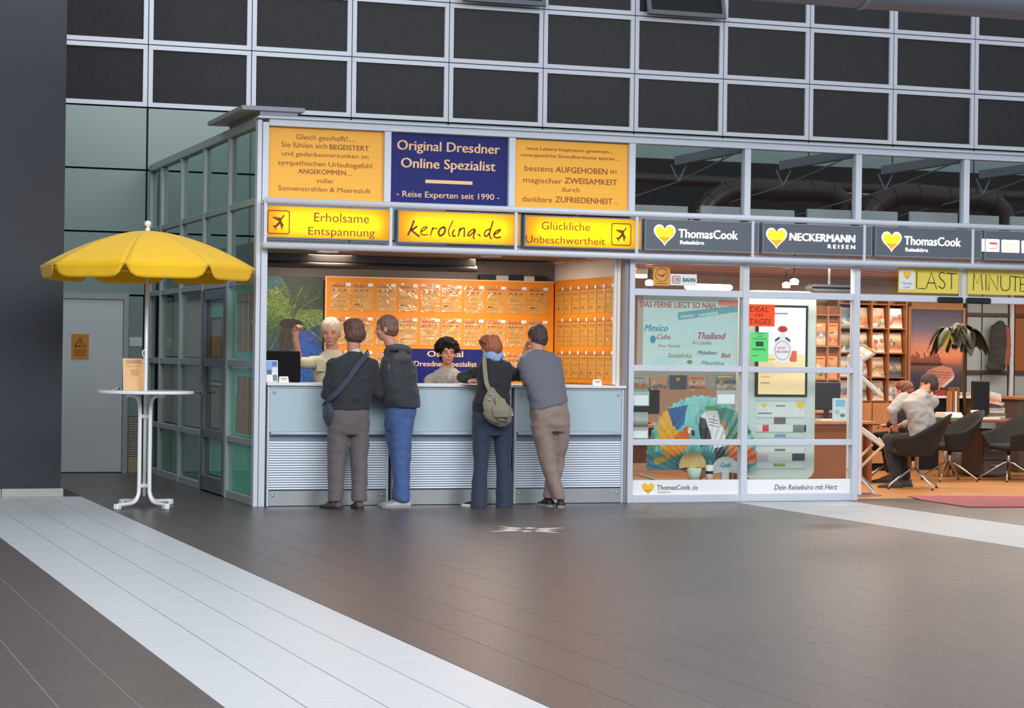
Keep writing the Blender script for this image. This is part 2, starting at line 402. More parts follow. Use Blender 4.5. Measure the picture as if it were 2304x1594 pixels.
# two open tilted sashes
for cx_ in (4.32, 6.80):
    t_ = MB(); M = Matrix.Translation((cx_, BD - 0.02, 5.83)) @ Matrix.Rotation(-0.5, 4, 'X')
    M = Matrix.Translation((cx_, BD - 0.02, 6.55)) @ Matrix.Rotation(-0.24, 4, 'X') @ Matrix.Translation((0, 0, -0.74))
    w2 = 0.545
    t_.box(-w2, w2, -.02, .02, 0, .06, M); t_.box(-w2, w2, -.02, .02, .66, .72, M); t_.box(-w2, -w2 + .05, -.02, .02, .06, .66, M); t_.box(w2 - .05, w2, -.02, .02, .06, .66, M)
    s_ = t_.obj('open_sash', mat('sash_grey', (96, 102, 108), .5), wall_back); MB().box(-w2 + .05, w2 - .05, -.006, .006, .06, .66, M).obj('dark_pane', M_pane, s_)
# pale green cladding below
for i in range(-10, 14):
    for j in range(0, 3):
        x0 = PX0 + i * PW + .012; x1 = x0 + PW - .024; z1 = 4.325 - j * PH; z0 = z1 - PH + .022
        if i >= 3 and z0 < 3.5: continue
        MB().box(x0, x1, BD + 0.0, BD + 0.05, z0, z1).obj('cladding_panel', M_green, wall_back)
for i in list(range(-10, -1)):
    x0 = PX0 + i * PW + .012
    MB().box(x0, x0 + PW - .024, BD, BD + .05, 0.0, 2.09).obj('cladding_panel', M_green, wall_back)
MB().box(-0.262, -0.10, BD, BD + .05, 0, 2.09).obj('cladding_panel', M_green, wall_back)
# ------------------------------------------------------------------ service door in the back wall
d2 = rootstruct('door_2')
fz = MB(); dx0, dx1 = -1.20, -0.33
fz.box(dx0 - .07, dx1 + .06, BD - .03, BD + .04, 2.05, 2.115); fz.box(dx1, dx1 + .06, BD - .03, BD + .04, 0, 2.05); fz.box(dx0 - .07, dx0, BD - .03, BD + .04, 0, 2.05)
fz.obj('door_frame', M_aludark, d2)
MB().bbox(dx0 + .004, dx1 - .004, BD - .012, BD + .035, .008, 2.045, .006).obj('door_leaf', M_door, d2)
h = MB(); h.lathe([(.0, 0), (.026, 0), (.026, .008), (0, .008)], n=20); hm = h.v; h.v = [(dx1 - .06 + x, BD - .012 - z, 0.985 + y) for x, y, z in hm]
h.tube([(dx1 - .06, BD - .02, .985), (dx1 - .06, BD - .06, .985), (dx1 - .08, BD - .066, .985), (dx1 - .17, BD - .066, .98)], .009, 8)
h.obj('door_handle', M_chrome, d2, smooth=True)
# ------------------------------------------------------------------ anthracite pillar with stone plinth
pil = MB().box(-6.5, -1.597, 1.66, 2.9, 0.085, 9.0).obj('wall_pillar', M_pillar); struct(pil)
M_plinth = mat('plinth_stone', (172, 172, 166), 0.5, 0, 0.06)
for k in range(8):
    x1 = -1.575 - k * 0.6; MB().bbox(x1 - 0.594, x1, 1.63, 2.0, 0, 0.082, .004).obj('plinth_stone', M_plinth, pil)
# hall side building: far hall wall so the side glass has something to mirror
MB().box(-14.3, -14, -21.5, BD + .3, 0, 9).obj('wall_far_left', mat('far_wall', (140, 146, 148), 0.6)); struct(bpy.data.objects['wall_far_left'])
# ------------------------------------------------------------------ shop front frame (trim)
trim = rootstruct('trim_1')
def bar(b, name='post', m=M_alu, parent=None): return smooth_angle(b.obj(name, m, parent or trim))
MX = [0.0, 1.21, 2.466, 3.728, 4.988, 6.248, 7.518, 8.78, 10.04]
TOPZ = 3.65
bar(MB().bbox(-.055, -.012, -.05, .05, 0, TOPZ - .03)); bar(MB().bbox(-.008, .052, -.06, .06, 0, 3.60))
bar(MB().bbox(.052, 10.1, -.055, .06, 3.568, 3.632), 'top_beam'); bar(MB().bbox(-.06, 10.1, -.085, .09, 3.632, 3.652), 'top_cap')
for x in MX[1:]:
    bar(MB().bbox(x - .034, x + .034, -.045, .05, 2.88, 3.568))
bar(MB().bbox(3.672, 3.712, -.03, .07, 0, 2.50), m=mat('brown_grey_post', (140, 136, 138), .4)); bar(MB().bbox(3.716, 3.772, -.05, .06, 0, 2.50))
for x in MX[4:]:
    if x in (7.518,): bar(MB().bbox(x - .028, x + .034, -.045, .05, 2.06, 2.50)); continue
    if x == 8.78: continue
    bar(MB().bbox(x - .034, x + .034, -.045, .05, 0, 2.50))
# rails carrying the light boxes
b = MB(); b.tube([(.0, -.17, 2.858), (10.1, -.17, 2.858)], .030, 14); b.tube([(.0, -.17, 2.442), (10.1, -.17, 2.442)], .030, 14)
b.obj('rail', M_alu, trim, smooth=True)
bar(MB().bbox(.052, 10.1, -.06, .06, 2.845, 2.885), 'transom'); bar(MB().bbox(.052, 10.1, -.06, .06, 2.43, 2.50), 'transom')
b = MB()
for x in MX:
    for z in (2.858, 2.442): b.box(x - .012, x + .012, -.17, -.05, z - .02, z + .01)
    b.box(x - .014, x + .014, -.18, -.16, 2.45, 2.85)
b.obj('rail_bracket', M_alu, trim)
for x0, x1 in ((3.772, 4.954), (5.022, 6.214)):
    for z0, z1 in ((2.062, 2.13), (1.310, 1.370), (.572, .630), (0.0, .075), (2.385, 2.43)):
        bar(MB().bbox(x0, x1, -.04, .045, z0, z1), 'transom')
bar(MB().bbox(6.282, 10.0, -.04, .045, 2.062, 2.13), 'transom'); bar(MB().bbox(6.282, 10.0, -.03, .045, 2.385, 2.43), 'transom')
for x0, x1, n_ in ((7.06, 7.335, 0), (7.36, 7.61, 1)):
    pass
# door sensors under the transom
for px0, px1 in ((2112, 2166), (2176, 2229)):
    a, b_ = onY(px0, 668, -.08), onY(px1, 684, -.08)
    o = MB().bbox(a.x, b_.x, -.10, -.042, 2.055, 2.118, .012).obj('door_sensor', M_black)
    tag(o, 'black automatic door sensor ' + ('left of' if px0 < 2150 else 'right of') + ' the narrow post below the yellow last minute boards', 'sensor')
# roof hood at the corner
b = MB(); b.box(-.02, .34, .02, 1.4, 3.652, 3.71); b.box(-.20, .40, -.02, 1.6, 3.71, 3.75); tag(b.obj('roof_hood', mat('hood_metal', (150, 154, 164), .45)), 'flat grey metal hood sitting on the front left corner of the glass roof edge', 'roof hood')
# ------------------------------------------------------------------ windows of the front
def pane(n, x0, x1, z0, z1, y=.012, m=G_clear):
    o = MB().box(x0, x1, y, y + .008, z0, z1).obj('window_%d' % n, m); struct(o); return o
wn = 1
for x0, x1 in ((3.762, 4.954), (5.022, 6.214), (6.282, 7.484), (7.552, 8.746), (8.814, 10.0)):
    pane(wn, x0, x1, 2.885, 3.568, m=glassmat('upper_glass', (236, 238, 238), 0.006, top=.3)); wn += 1
for x0, x1 in ((3.772, 4.954), (5.022, 6.214)):
    for z0, z1 in ((2.13, 2.385), (1.370, 2.062), (.630, 1.310), (.075, .572)):
        pane(wn, x0, x1, z0, z1); wn += 1
for x0, x1 in ((6.282, 7.49), (7.552, 10.0)): pane(wn, x0, x1, 2.13, 2.385); wn += 1
# ------------------------------------------------------------------ left glass wall
wl = rootstruct('wall_left')
LY = [0.06, 1.31, 2.57, 3.83, 5.05, BD - .03]
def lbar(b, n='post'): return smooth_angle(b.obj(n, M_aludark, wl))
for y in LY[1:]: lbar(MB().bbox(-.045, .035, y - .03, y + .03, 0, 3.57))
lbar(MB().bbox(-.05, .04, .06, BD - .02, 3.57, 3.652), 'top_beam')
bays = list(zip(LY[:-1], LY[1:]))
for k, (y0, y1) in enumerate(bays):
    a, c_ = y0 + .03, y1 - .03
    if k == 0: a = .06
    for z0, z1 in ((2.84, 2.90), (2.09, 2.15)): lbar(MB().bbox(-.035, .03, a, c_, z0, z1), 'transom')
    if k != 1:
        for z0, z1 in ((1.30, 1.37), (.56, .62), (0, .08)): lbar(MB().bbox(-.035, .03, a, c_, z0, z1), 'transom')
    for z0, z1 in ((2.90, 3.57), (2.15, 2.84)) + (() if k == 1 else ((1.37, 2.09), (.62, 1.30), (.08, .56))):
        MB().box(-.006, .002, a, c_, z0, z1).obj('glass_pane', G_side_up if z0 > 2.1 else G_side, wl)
# door in the left glass wall
d1 = rootstruct('door_1'); y0, y1 = LY[1] + .04, LY[2] - .04
b = MB()
for z0, z1 in ((1.98, 2.08), (1.29, 1.38), (.56, .65), (.015, .17)): b.bbox(-.05, .02, y0 + .09, y1 - .09, z0, z1)
b.bbox(-.05, .02, y0, y0 + .09, .015, 2.08); b.bbox(-.05, .02, y1 - .12, y1, .015, 2.08)
b.obj('door_frame', mat('door_frame_grey', (112, 118, 126), .4), d1)
for z0, z1 in ((1.38, 1.98), (.65, 1.29), (.17, .56)): MB().box(-.02, -.012, y0 + .09, y1 - .12, z0, z1).obj('glass_pane', G_side, d1)
b = MB(); b.tube([(-.05, y1 - .06, 1.02), (-.10, y1 - .06, 1.02), (-.105, y1 - .08, 1.02), (-.105, y1 - .20, 1.02)], .011, 10); b.bbox(-.058, -.049, y1 - .085, y1 - .035, .90, 1.10, .003)
b.obj('door_handle', M_chrome, d1, smooth=True)
# what stands right behind the side glass: turquoise screens and backs of the notice boards
M_teal = mat('turquoise_film', (140, 250, 218), .5, 0, .08, 2); M_back = mat('board_back', (214, 168, 138), .6, 0, .14, 5)
M_greyfilm = mat('grey_film', (92, 112, 112), .55, 0, .1, 2)
tl = thing('film_screen', 'turquoise film covering the inside of the side glass wall near the floor and corner', 'screen')
for y0, y1, z0, z1 in ((.07, 1.27, .09, .555), (.07, 1.27, .63, .66), (.07, 1.27, 1.22, 1.29), (.07, 1.27, 1.38, 1.44), (1.09, 1.27, .66, 1.22), (1.09, 1.27, 1.44, 2.08), (.07, 1.09, 2.02, 2.08)):
    MB().box(.008, .014, y0, y1, z0, z1).obj('film', M_teal, tl)
for z0, z1 in ((.18, .555), (1.80, 1.97), (1.10, 1.13)): MB().box(.022, .026, 1.45, 2.40, z0, z1).obj('film', M_teal, tl)
tg = thing('film_screen', 'greyish film behind the far bays of the side glass wall', 'screen')
for y0, y1 in ((2.61, 3.79), (3.87, 5.01), (5.09, 5.75)):
    MB().box(.008, .014, y0, y1, .09, .555).obj('film', mat('grey_teal_film', (116, 160, 150), .5), tg)
M_tan = mat('tan_back', (190, 174, 160), .7, 0, .06, 2)
tb = thing('display_board', 'beige back of display boards seen through the far side glass', 'board')
for y0, y1 in ((2.61, 3.79), (3.87, 5.01)):
    for z0, z1 in ((.64, 1.28), (1.39, 2.0)): MB().box(.018, .028, y0, y1, z0, z1).obj('board_panel', M_tan, tb)
for z0, z1 in ((.66, 1.08), (1.15, 1.27), (1.39, 1.78)): MB().box(.032, .036, 1.46, 2.38, z0, z1).obj('board_panel', M_tan, tb)
for k in range(4):
    for j, (z0, z1) in enumerate(((.665, .93), (.95, 1.21), (1.45, 1.73), (1.75, 2.01))):
        y0 = .09 + k * .25; o = MB().box(.020, .024, y0, y0 + .235, z0, z1).obj('notice_sheet', M_back)
        tag(o, 'back of a notice sheet behind the side glass, %s row, %s from the corner' % (('lowest', 'second lowest', 'second highest', 'highest')[j], ('nearest', 'second', 'third', 'farthest')[k]), 'notice', 'notice sheets seen from behind through the side glass')
# ------------------------------------------------------------------ interior shells
M_in = mat('booth_wall_warm', (238, 226, 216), .7, 0, .04, 1); M_ceil = mat('brown_grey_ceiling', (112, 98, 92), .5, 0, .08, 2)
pw_ = MB(); pw_.box(3.630, 3.665, .07, BD - .02, 0, 2.43).obj('wall_partition', M_in); struct(bpy.data.objects['wall_partition'])
bb = MB().box(.03, 3.62, 1.86, 1.92, 0, 2.45).obj('wall_booth_back', mat('booth_back_grey', (120, 110, 104), .7, 0, .05, 2)); struct(bb)
cb = MB().box(.03, 3.66, .07, BD - .02, 2.46, 2.50).obj('ceiling_booth', M_ceil); struct(cb)
cs = MB().box(3.68, 18, .07, BD - .02, 2.66, 2.70).obj('ceiling', mat('shop_ceiling', (132, 88, 62), .35, 0, .15, 3)); struct(cs)
wr = MB().box(3.68, 18, BD - .06, BD - .01, 0, 2.66).obj('wall_shop_back', mat('shop_back_wall', (176, 150, 128), .6, 0, .05)); struct(wr)
we = MB().box(14.2, 14.3, .07, BD - .06, 0, 2.66).obj('wall_right', mat('shop_right_wall', (180, 170, 160), .6)); struct(we)
# dark void above the offices
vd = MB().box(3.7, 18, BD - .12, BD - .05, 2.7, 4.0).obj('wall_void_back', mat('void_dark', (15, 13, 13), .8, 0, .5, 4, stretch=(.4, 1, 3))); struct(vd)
# ------------------------------------------------------------------ upper posters
def crop(ox, oy, sc, Y):
    def f(X, Z): 
        q = onY(ox + X / sc, oy + Z / sc, Y); return q.x, q.z
    return f
M_orange = mat('orange_poster', (250, 178, 48), .5, 0, .03, 1.5); M_blue = mat('dark_blue_poster', (24, 30, 104), .5, 0, .04, 2, spec=.25)
M_ink = mat('brown_red_ink', (132, 66, 30), .6, 0, 0); M_cream = mat('cream_orange_ink', (244, 196, 142), .6, 0, 0)
def poster(label, x0, x1, z0, z1, m, Y=.005):
    t = thing('poster', label, 'poster', ((x0 + x1) / 2, Y, z0)); cx_ = (x0 + x1) / 2
    MB().box(x0 - cx_, x1 - cx_, 0, .012, 0, z1 - z0).obj('sheet', m, t); return t
def tw(t, f, body, X0, X1, Yb, cap, Y, m, bold=0.0, shear=0.0, right=False, name='lettering'):
    """line of lettering measured on a crop of the sign"""
    xa, za = f(X0, Yb); xb, _ = f(X1, Yb); _, zc = f(X0, Yb - cap)
    o = write(body, xa, xb, za, zc - za, Y, m, None, bold, shear, name)
    o.parent = t; o.matrix_parent_inverse = Matrix.Translation(-t.location); return o
fO1 = crop(560, 230, 4.309, .003); fO2 = crop(1000, 230, 4.309, .003)
t = poster('orange poster with seven lines of brown text above the leftmost yellow light box', .046, 1.176, 2.886, 3.566, M_orange)
B = .010
for body, a, b_, yb, cap, bo in (('Gleich geschafft!....', 460, 1025, 358, 48, 0), ('Sie fühlen sich', 315, 760, 432, 50, 0), ('BEGEISTERT', 782, 1165, 457, 48, B),
        ('und gedankenversunken im', 320, 1160, 515, 44, 0), ('sympathischen Urlaubsgefühl', 283, 1195, 605, 48, 0), ('ANGEKOMMEN', 478, 940, 690, 46, B), ('....', 948, 995, 712, 44, 0),
        ('voller', 655, 826, 782, 46, 0), ('Sonnenstrahlen & Meeresluft', 285, 1180, 852, 46, 0)):
    tw(t, fO1, body, a, b_, yb, cap, .005, M_ink, bo)
t = poster('dark blue poster between two orange posters, cream lettering and a short orange bar', 1.246, 2.430, 2.886, 3.560, M_blue)
fp = crop(0, 0, 1, .003)
for body, a, b_, yb, cap, bo in (('Original Dresdner', 893.5, 1125, 336.5, 22, .02), ('Online Spezialist', 902, 1115, 376.5, 22, .02), ('- Reise Experten seit 1990 -', 892, 1124, 442, 13.5, B)):
    tw(t, fp, body, a, b_, yb, cap, .005, M_cream, bo)
xa, za = fp(957, 412); xb, zb = fp(1063, 407); o = MB().box(xa - t.location.x, xb - t.location.x, -.0025, .001, za - t.location.z, za + .033 - t.location.z).obj('bar_print', M_cream, t)
t = poster('orange poster with five text lines above the rightmost yellow light box', 2.502, 3.694, 2.886, 3.556, M_orange)
for body, a, b_, yb, cap, bo in (('neue Lebens-Inspiration gewinnen....', 797, 1643, 460, 32, .006), ('unvergessliche Strandharmonie spüren....', 742, 1700, 523, 32, .006),
        ('bestens', 778, 1052, 665, 56, 0), ('AUFGEHOBEN', 1078, 1580, 680, 56, B), ('in', 1610, 1668, 694, 50, 0), ('magischer', 765, 1140, 777, 52, 0), ('ZWEISAMKEIT', 1165, 1675, 787, 56, B),
        ('durch', 1135, 1310, 868, 46, 0), ('dankbare', 752, 1045, 962, 54, 0), ('ZUFRIEDENHEIT', 1075, 1630, 970, 56, B), ('....', 1640, 1690, 984, 40, 0)):
    tw(t, fO2, body, a, b_, yb, cap, .005, M_ink, bo)
# blind panels behind the posters
o = MB().box(.05, 3.70, .02, .04, 2.885, 3.57).obj('backing_panel', M_aludark, trim)
# ------------------------------------------------------------------ light boxes
FY = -.165
def acrylic(name, rgb, tr):
    m = bpy.data.materials.new(name); m.use_nodes = True; nt = m.node_tree; b = nt.nodes['Principled BSDF']
    o = nt.nodes['Material Output']; ts = nt.nodes.new('ShaderNodeBsdfTranslucent'); ts.inputs[0].default_value = lin(tr) + (1,)
    ad = nt.nodes.new('ShaderNodeMixShader'); ad.inputs[0].default_value = .6; b.inputs['Base Color'].default_value = lin(rgb) + (1,); b.inputs['Roughness'].default_value = .3
    nt.links.new(b.outputs[0], ad.inputs[1]); nt.links.new(ts.outputs[0], ad.inputs[2]); nt.links.new(ad.outputs[0], o.inputs[0]); return m
M_acr = acrylic('yellow_acrylic', (250, 190, 20), (255, 212, 10))
M_box = mat('light_box_frame', (128, 134, 142), .4)
M_boxin = mat('light_box_inside', (235, 235, 230), .8, 0, 0)
def lightbox(x0, x1, z0, z1, label, face, power=0):
    t = thing('light_box_sign', label, 'sign', ((x0 + x1) / 2, FY, z0)); cx_ = (x0 + x1) / 2; w_ = (x1 - x0) / 2; h_ = z1 - z0
    b = MB(); e = .012
    b.bbox(-w_, w_, -.004, .115, 0, e, .002); b.bbox(-w_, w_, -.004, .115, h_ - e, h_, .002); b.bbox(-w_, -w_ + e, -.004, .115, e, h_ - e, .002); b.bbox(w_ - e, w_, -.004, .115, e, h_ - e, .002)
    b.obj('frame', M_box, t); MB().box(-w_ + .002, w_ - .002, .108, .114, .002, h_ - .002).obj('back_plate', M_boxin, t)
    MB().box(-w_ + e, w_ - e, .000, .004, e, h_ - e).obj('face', face, t)
    if power:
        l = bpy.data.lights.new('sign_tubes', 'AREA'); l.shape = 'RECTANGLE'; l.size = 2 * w_ * .80; l.size_y = h_ * .5; l.energy = power; l.color = (1, .95, .85)
        o = bpy.data.objects.new('sign_tubes', l); COL.objects.link(o); o.parent = t; o.location = (0, .098, h_ / 2); o.rotation_euler = (-PI / 2, 0, 0)
    return t
YP = 4.6
s1 = lightbox(.004, 1.231, 2.512, 2.822, 'glowing yellow light box with plane icon on its left, reading Erholsame Entspannung', M_acr, YP)
s2 = lightbox(1.280, 2.520, 2.506, 2.818, 'glowing yellow light box with handwritten web address, middle one of three yellow boxes', M_acr, YP)
s3 = lightbox(2.556, 3.788, 2.504, 2.812, 'glowing yellow light box with plane icon on its right, reading Glückliche Unbeschwertheit', M_acr, YP)
M_ink2 = mat('brown_sign_lettering', (112, 52, 8), .6, 0, 0)
f1 = crop(560, 230, 4.309, FY); f2 = crop(1000, 230, 4.309, FY)
tw(s1, f1, 'Erholsame', 632, 1165, 1158, 88, FY, M_ink2); tw(s1, f1, 'Entspannung', 575, 1220, 1285, 78, FY, M_ink2)
tw(s3, f2, 'Glückliche', 942, 1410, 1235, 78, FY, M_ink2); tw(s3, f2, 'Unbeschwertheit', 787, 1557, 1362, 72, FY, M_ink2)
def local_strokes(t, f, lines, r, m, name='lettering', y=0.0, n=5):
    L = []
    for ln in lines:
        q = [f(*p) for p in ln]; q = [(a - t.location.x, b_ - t.location.z) for a, b_ in q]
        L.append([tuple(k) for k in (curve2(q, n) if len(q) > 2 and n > 1 else q)])
    return strokes(L, r, m, t, name, y)
def rrect(x0, z0, x1, z1, r, n=5):
    o = []
    for cx_, cz, a0 in ((x1 - r, z1 - r, 0), (x0 + r, z1 - r, 90), (x0 + r, z0 + r, 180), (x1 - r, z0 + r, 270)):
        for k in range(n + 1): a = math.radians(a0 + 90 * k / n); o.append((cx_ + r * math.cos(a), cz + r * math.sin(a)))
    return o
def plane_icon(t, x0, x1, z0, z1):
    q = rrect(x0, z0, x1, z1, .022); q.append(q[0]); strokes([q], .005, M_ink2, t, 'icon_frame', .0)
    # little aeroplane flying to upper right, drawn in a unit square
    u = [(.90, .86), (.70, .64), (.72, .50), (.86, .34), (.82, .30), (.84, .20), (.76, .28), (.74, .10), (.68, .12), (.60, .40), (.36, .22), (.34, .08), (.28, .10), (.24, .20), (.12, .26), (.12, .32), (.28, .32), (.52, .54), (.10, .72), (.12, .78), (.30, .76), (.34, .82), (.40, .74), (.52, .74), (.56, .80), (.62, .72), (.64, .72), (.84, .92)]
    w_, h_ = x1 - x0, z1 - z0
    b = MB(); P = [(x0 + .03 + a * (w_ - .06), z0 + .02 + c * (h_ - .04)) for a, c in u]
    b.add([(x, -.0015, z) for x, z in P], [tuple(range(len(P)))]); o = b.obj('plane_icon', M_ink2, t)
    bm = bmesh.new(); bm.from_mesh(o.data); bmesh.ops.triangulate(bm, faces=bm.faces); bm.to_mesh(o.data); bm.free()
def loc(t, f, X, Z): a, c = f(X, Z); return a - t.location.x, c - t.location.z
a, c = loc(s1, f1, 182, 1272), loc(s1, f1, 393, 1056); plane_icon(s1, a[0], c[0], a[1], c[1])
a, c = loc(s3, f2, 1620, 1385), loc(s3, f2, 1808, 1183); plane_icon(s3, a[0], c[0], a[1], c[1])
fk = crop(900, 480, 9.216, FY)
K1 = [[(285, 160), (240, 290), (165, 450)], [(345, 275), (290, 320), (240, 350), (310, 415), (395, 480)]]
K2 = [[(435, 385), (500, 350), (560, 295), (530, 285), (460, 320), (430, 400), (450, 440), (500, 455), (570, 440)], [(680, 295), (660, 360), (632, 460)], [(665, 350), (705, 310), (765, 325)]]
K3 = [[(905, 290), (840, 320), (800, 390), (810, 450), (850, 465), (910, 420), (935, 350), (930, 310), (905, 290)]]
K4 = [[(1098, 160), (1035, 280), (1005, 380), (1030, 480)], [(1140, 265)]]
K5 = [[(1125, 345), (1095, 400), (1090, 460), (1120, 480), (1145, 465)], [(1245, 310), (1230, 390), (1205, 470)], [(1225, 370), (1280, 320), (1325, 310), (1335, 350), (1328, 485)],
      [(1560, 345), (1510, 335), (1430, 400), (1405, 455), (1430, 470), (1500, 420), (1555, 355), (1535, 440), (1520, 490), (1535, 530)], [(1620, 440), (1640, 452), (1660, 475)],
      [(1925, 170), (1900, 260), (1870, 360), (1855, 440), (1870, 500), (1895, 530)], [(1860, 335), (1800, 350), (1755, 410), (1755, 465), (1790, 480), (1850, 420)],
      [(1960, 440), (2030, 400), (2080, 350), (2050, 345), (1980, 385), (1945, 440), (1955, 485), (2010, 510), (2085, 495)]]
local_strokes(s2, fk, K1, .0100, M_ink2); local_strokes(s2, fk, K2 + K4, .0062, M_ink2); local_strokes(s2, fk, K3, .0100, M_ink2); local_strokes(s2, fk, K5, .0078, M_ink2)
# grey signs of the travel office
M_face = mat('grey_sign_face', (92, 98, 108), .4, 0, .03, 2)
E_white = mat('backlit_white', (255, 255, 255), .5, 0, 0, emit=(255, 255, 250), estr=1.15)
E_yel = mat('backlit_yellow', (250, 200, 30), .5, 0, 0, emit=(255, 214, 20), estr=1.0); E_or = mat('backlit_orange', (245, 150, 20), .5, 0, 0, emit=(238, 128, 0), estr=.9)
E_red = mat('backlit_red', (200, 60, 20), .5, 0, 0, emit=(205, 70, 30), estr=.6); E_pale = mat('backlit_ochre', (200, 190, 140), .5, 0, 0, emit=(205, 196, 150), estr=.7)
M_yprint = mat('yellow_print', (240, 196, 50), .5, 0, 0); M_oprint = mat('orange_print', (232, 150, 40), .5, 0, 0); M_wprint = mat('white_print', (240, 240, 238), .5, 0, 0)
def heart_pts(cx_, cz, w_, h_, k=1.0):
    o = []
    for i in range(40):
        a = 2 * PI * i / 40; x = 16 * math.sin(a) ** 3; z = 13 * math.cos(a) - 5 * math.cos(2 * a) - 2 * math.cos(3 * a) - math.cos(4 * a)
        o.append((cx_ + k * x / 32 * w_, cz + k * (z + 2.5) / 29 * h_))
    return o
def flat(b, P, y):
    cx_ = sum(p[0] for p in P) / len(P); cz = sum(p[1] for p in P) / len(P); n = len(P)
    b.add([(x, y, z) for x, z in P] + [(cx_, y, cz)], [(i, (i + 1) % n, n) for i in range(n)]); return b
def heart(t, cx_, cz, w_, h_, mo=None, mi=None, m2=None):
    flat(MB(), heart_pts(cx_, cz, w_, h_), -.0012).obj('heart_outline', mo or E_white, t)
    flat(MB(), heart_pts(cx_, cz, w_, h_, .86), -.0022).obj('heart', mi or E_yel, t)
    P = [(x, min(z, cz - .08 * h_)) for x, z in heart_pts(cx_, cz, w_, h_, .84)]; flat(MB(), P, -.0030).obj('heart_lower_tip', m2 or E_or, t)
def gsign(x0, x1, z0, z1, label): return lightbox(x0, x1, z0, z1, label, M_face)
g1 = gsign(3.818, 5.062, 2.508, 2.818, 'dark grey sign with yellow heart and white name, next to the yellow boxes')
g2 = gsign(5.102, 6.342, 2.512, 2.820, 'dark grey sign with yellow heart and a white one word name in wide capitals')
g3 = gsign(6.378, 7.630, 2.515, 2.824, 'dark grey sign with yellow heart and white name, above the office entrance')
g4 = gsign(7.665, 9.0, 2.515, 2.824, 'dark grey sign with small white logo squares at the right edge of the front')
def P2(t, u, v): q = onY(u, v, FY); return q.x - t.location.x, q.z - t.location.z
for t, u, v in ((g1, 1495.5, 530), (g2, 1747, 537), (g3, 2006, 545)):
    a, c = P2(t, u, v); heart(t, a, c, .235, .215)
tw(g1, crop(0, 0, 1, FY), 'ThomasCook', 1526, 1660, 535, 19.5, FY, E_white, .028); tw(g1, crop(0, 0, 1, FY), 'Reisebüro', 1530, 1584, 549.5, 8.5, FY, E_white, .03)
tw(g2, crop(0, 0, 1, FY), 'NECKERMANN', 1776, 1924, 541.5, 17, FY, E_white, .04); tw(g2, crop(0, 0, 1, FY), 'R E I S E N', 1862, 1924, 559, 8.5, FY, E_white, .04)
tw(g3, crop(0, 0, 1, FY), 'ThomasCook', 2034, 2162, 551, 19.5, FY, E_white, .028); tw(g3, crop(0, 0, 1, FY), 'Reisebüro', 2037, 2088, 566, 8.5, FY, E_white, .03)
for u0, u1, v0, v1 in ((2207, 2249, 539, 566), (2253, 2294, 541, 568), (2298, 2340, 543, 570)):
    a, c = P2(g4, u0, v1), P2(g4, u1, v0); flat(MB(), rrect(a[0], a[1] - .0, c[0], c[1] - .0, .012), -.0012).obj('logo_square', E_white, g4)
a, c = P2(g4, 2226, 560), P2(g4, 2243, 546); b = MB(); b.box(a[0], c[0], -.003, -.0015, c[1] - .022, c[1]); b.box(a[0], c[0], -.003, -.0015, a[1], a[1] + .008); b.box(c[0] - .008, c[0], -.003, -.0015, a[1], c[1]); b.obj('logo_print', E_red, g4)
a, c = P2(g4, 2260, 562), P2(g4, 2287, 549); write('ICE', a[0], c[0], a[1], c[1] - a[1], 0, E_pale, g4, .02)
# yellow LAST MINUTE boards
M_yb = mat('yellow_board', (226, 206, 84), .55, 0, .04, 3); M_pen = mat('black_marker', (52, 44, 24), .6, 0, 0)
a, c = onY(2022, 658, -.07), onY(2157, 607, -.07)
t = thing('handwritten_board', 'yellow board reading LAST with a small white heart label at its left', 'sign', (a.x, -.07, a.z))
MB().box(0, c.x - a.x, 0, .012, 0, c.z - a.z + .01).obj('board', M_yb, t)
fl = crop(1850, 300, 4.194, -.07)
local_strokes(t, fl, [[(893, 1305), (890, 1462), (965, 1468)]], .0055, M_pen, n=1)
local_strokes(t, fl, [[(980, 1465), (1030, 1312), (1078, 1468)], [(998, 1412), (1062, 1415)], [(1178, 1325), (1218, 1468)][:0] or [(1220, 1325), (1218, 1470)], [(1175, 1323), (1268, 1328)]], .0055, M_pen, n=1)
local_strokes(t, fl, [[(1155, 1325), (1130, 1312), (1105, 1335), (1112, 1370), (1145, 1400), (1158, 1435), (1135, 1465), (1098, 1445)]], .0055, M_pen)
q0, q1 = fl(727, 1472), fl(872, 1292); b = MB(); b.box(q0[0] - t.location.x, q1[0] - t.location.x, -.002, 0, q0[1] - t.location.z, q1[1] - t.location.z); b.obj('white_label', M_white, t)
hc = loc(t, fl, 800, 1345); heart(t, hc[0], hc[1], .11, .10, M_yprint, M_yprint, M_oprint)
hx = loc(t, fl, 750, 1420); write('Thomas', hx[0], hx[0] + .12, hx[1] - .006, .022, -.003, mat('blue_grey_print', (90, 100, 120), .5, 0, 0), t); write('Cook', hx[0] + .02, hx[0] + .10, hx[1] - .044, .022, -.003, MATS['blue_grey_print'], t)
a, c = onY(2177, 662, -.07), onY(2313, 611, -.07)
t = thing('handwritten_board', 'yellow board reading MINUTE, right of the narrow post', 'sign', (a.x, -.07, a.z))
MB().box(0, c.x - a.x, 0, .012, 0, c.z - a.z + .01).obj('board', M_yb, t)
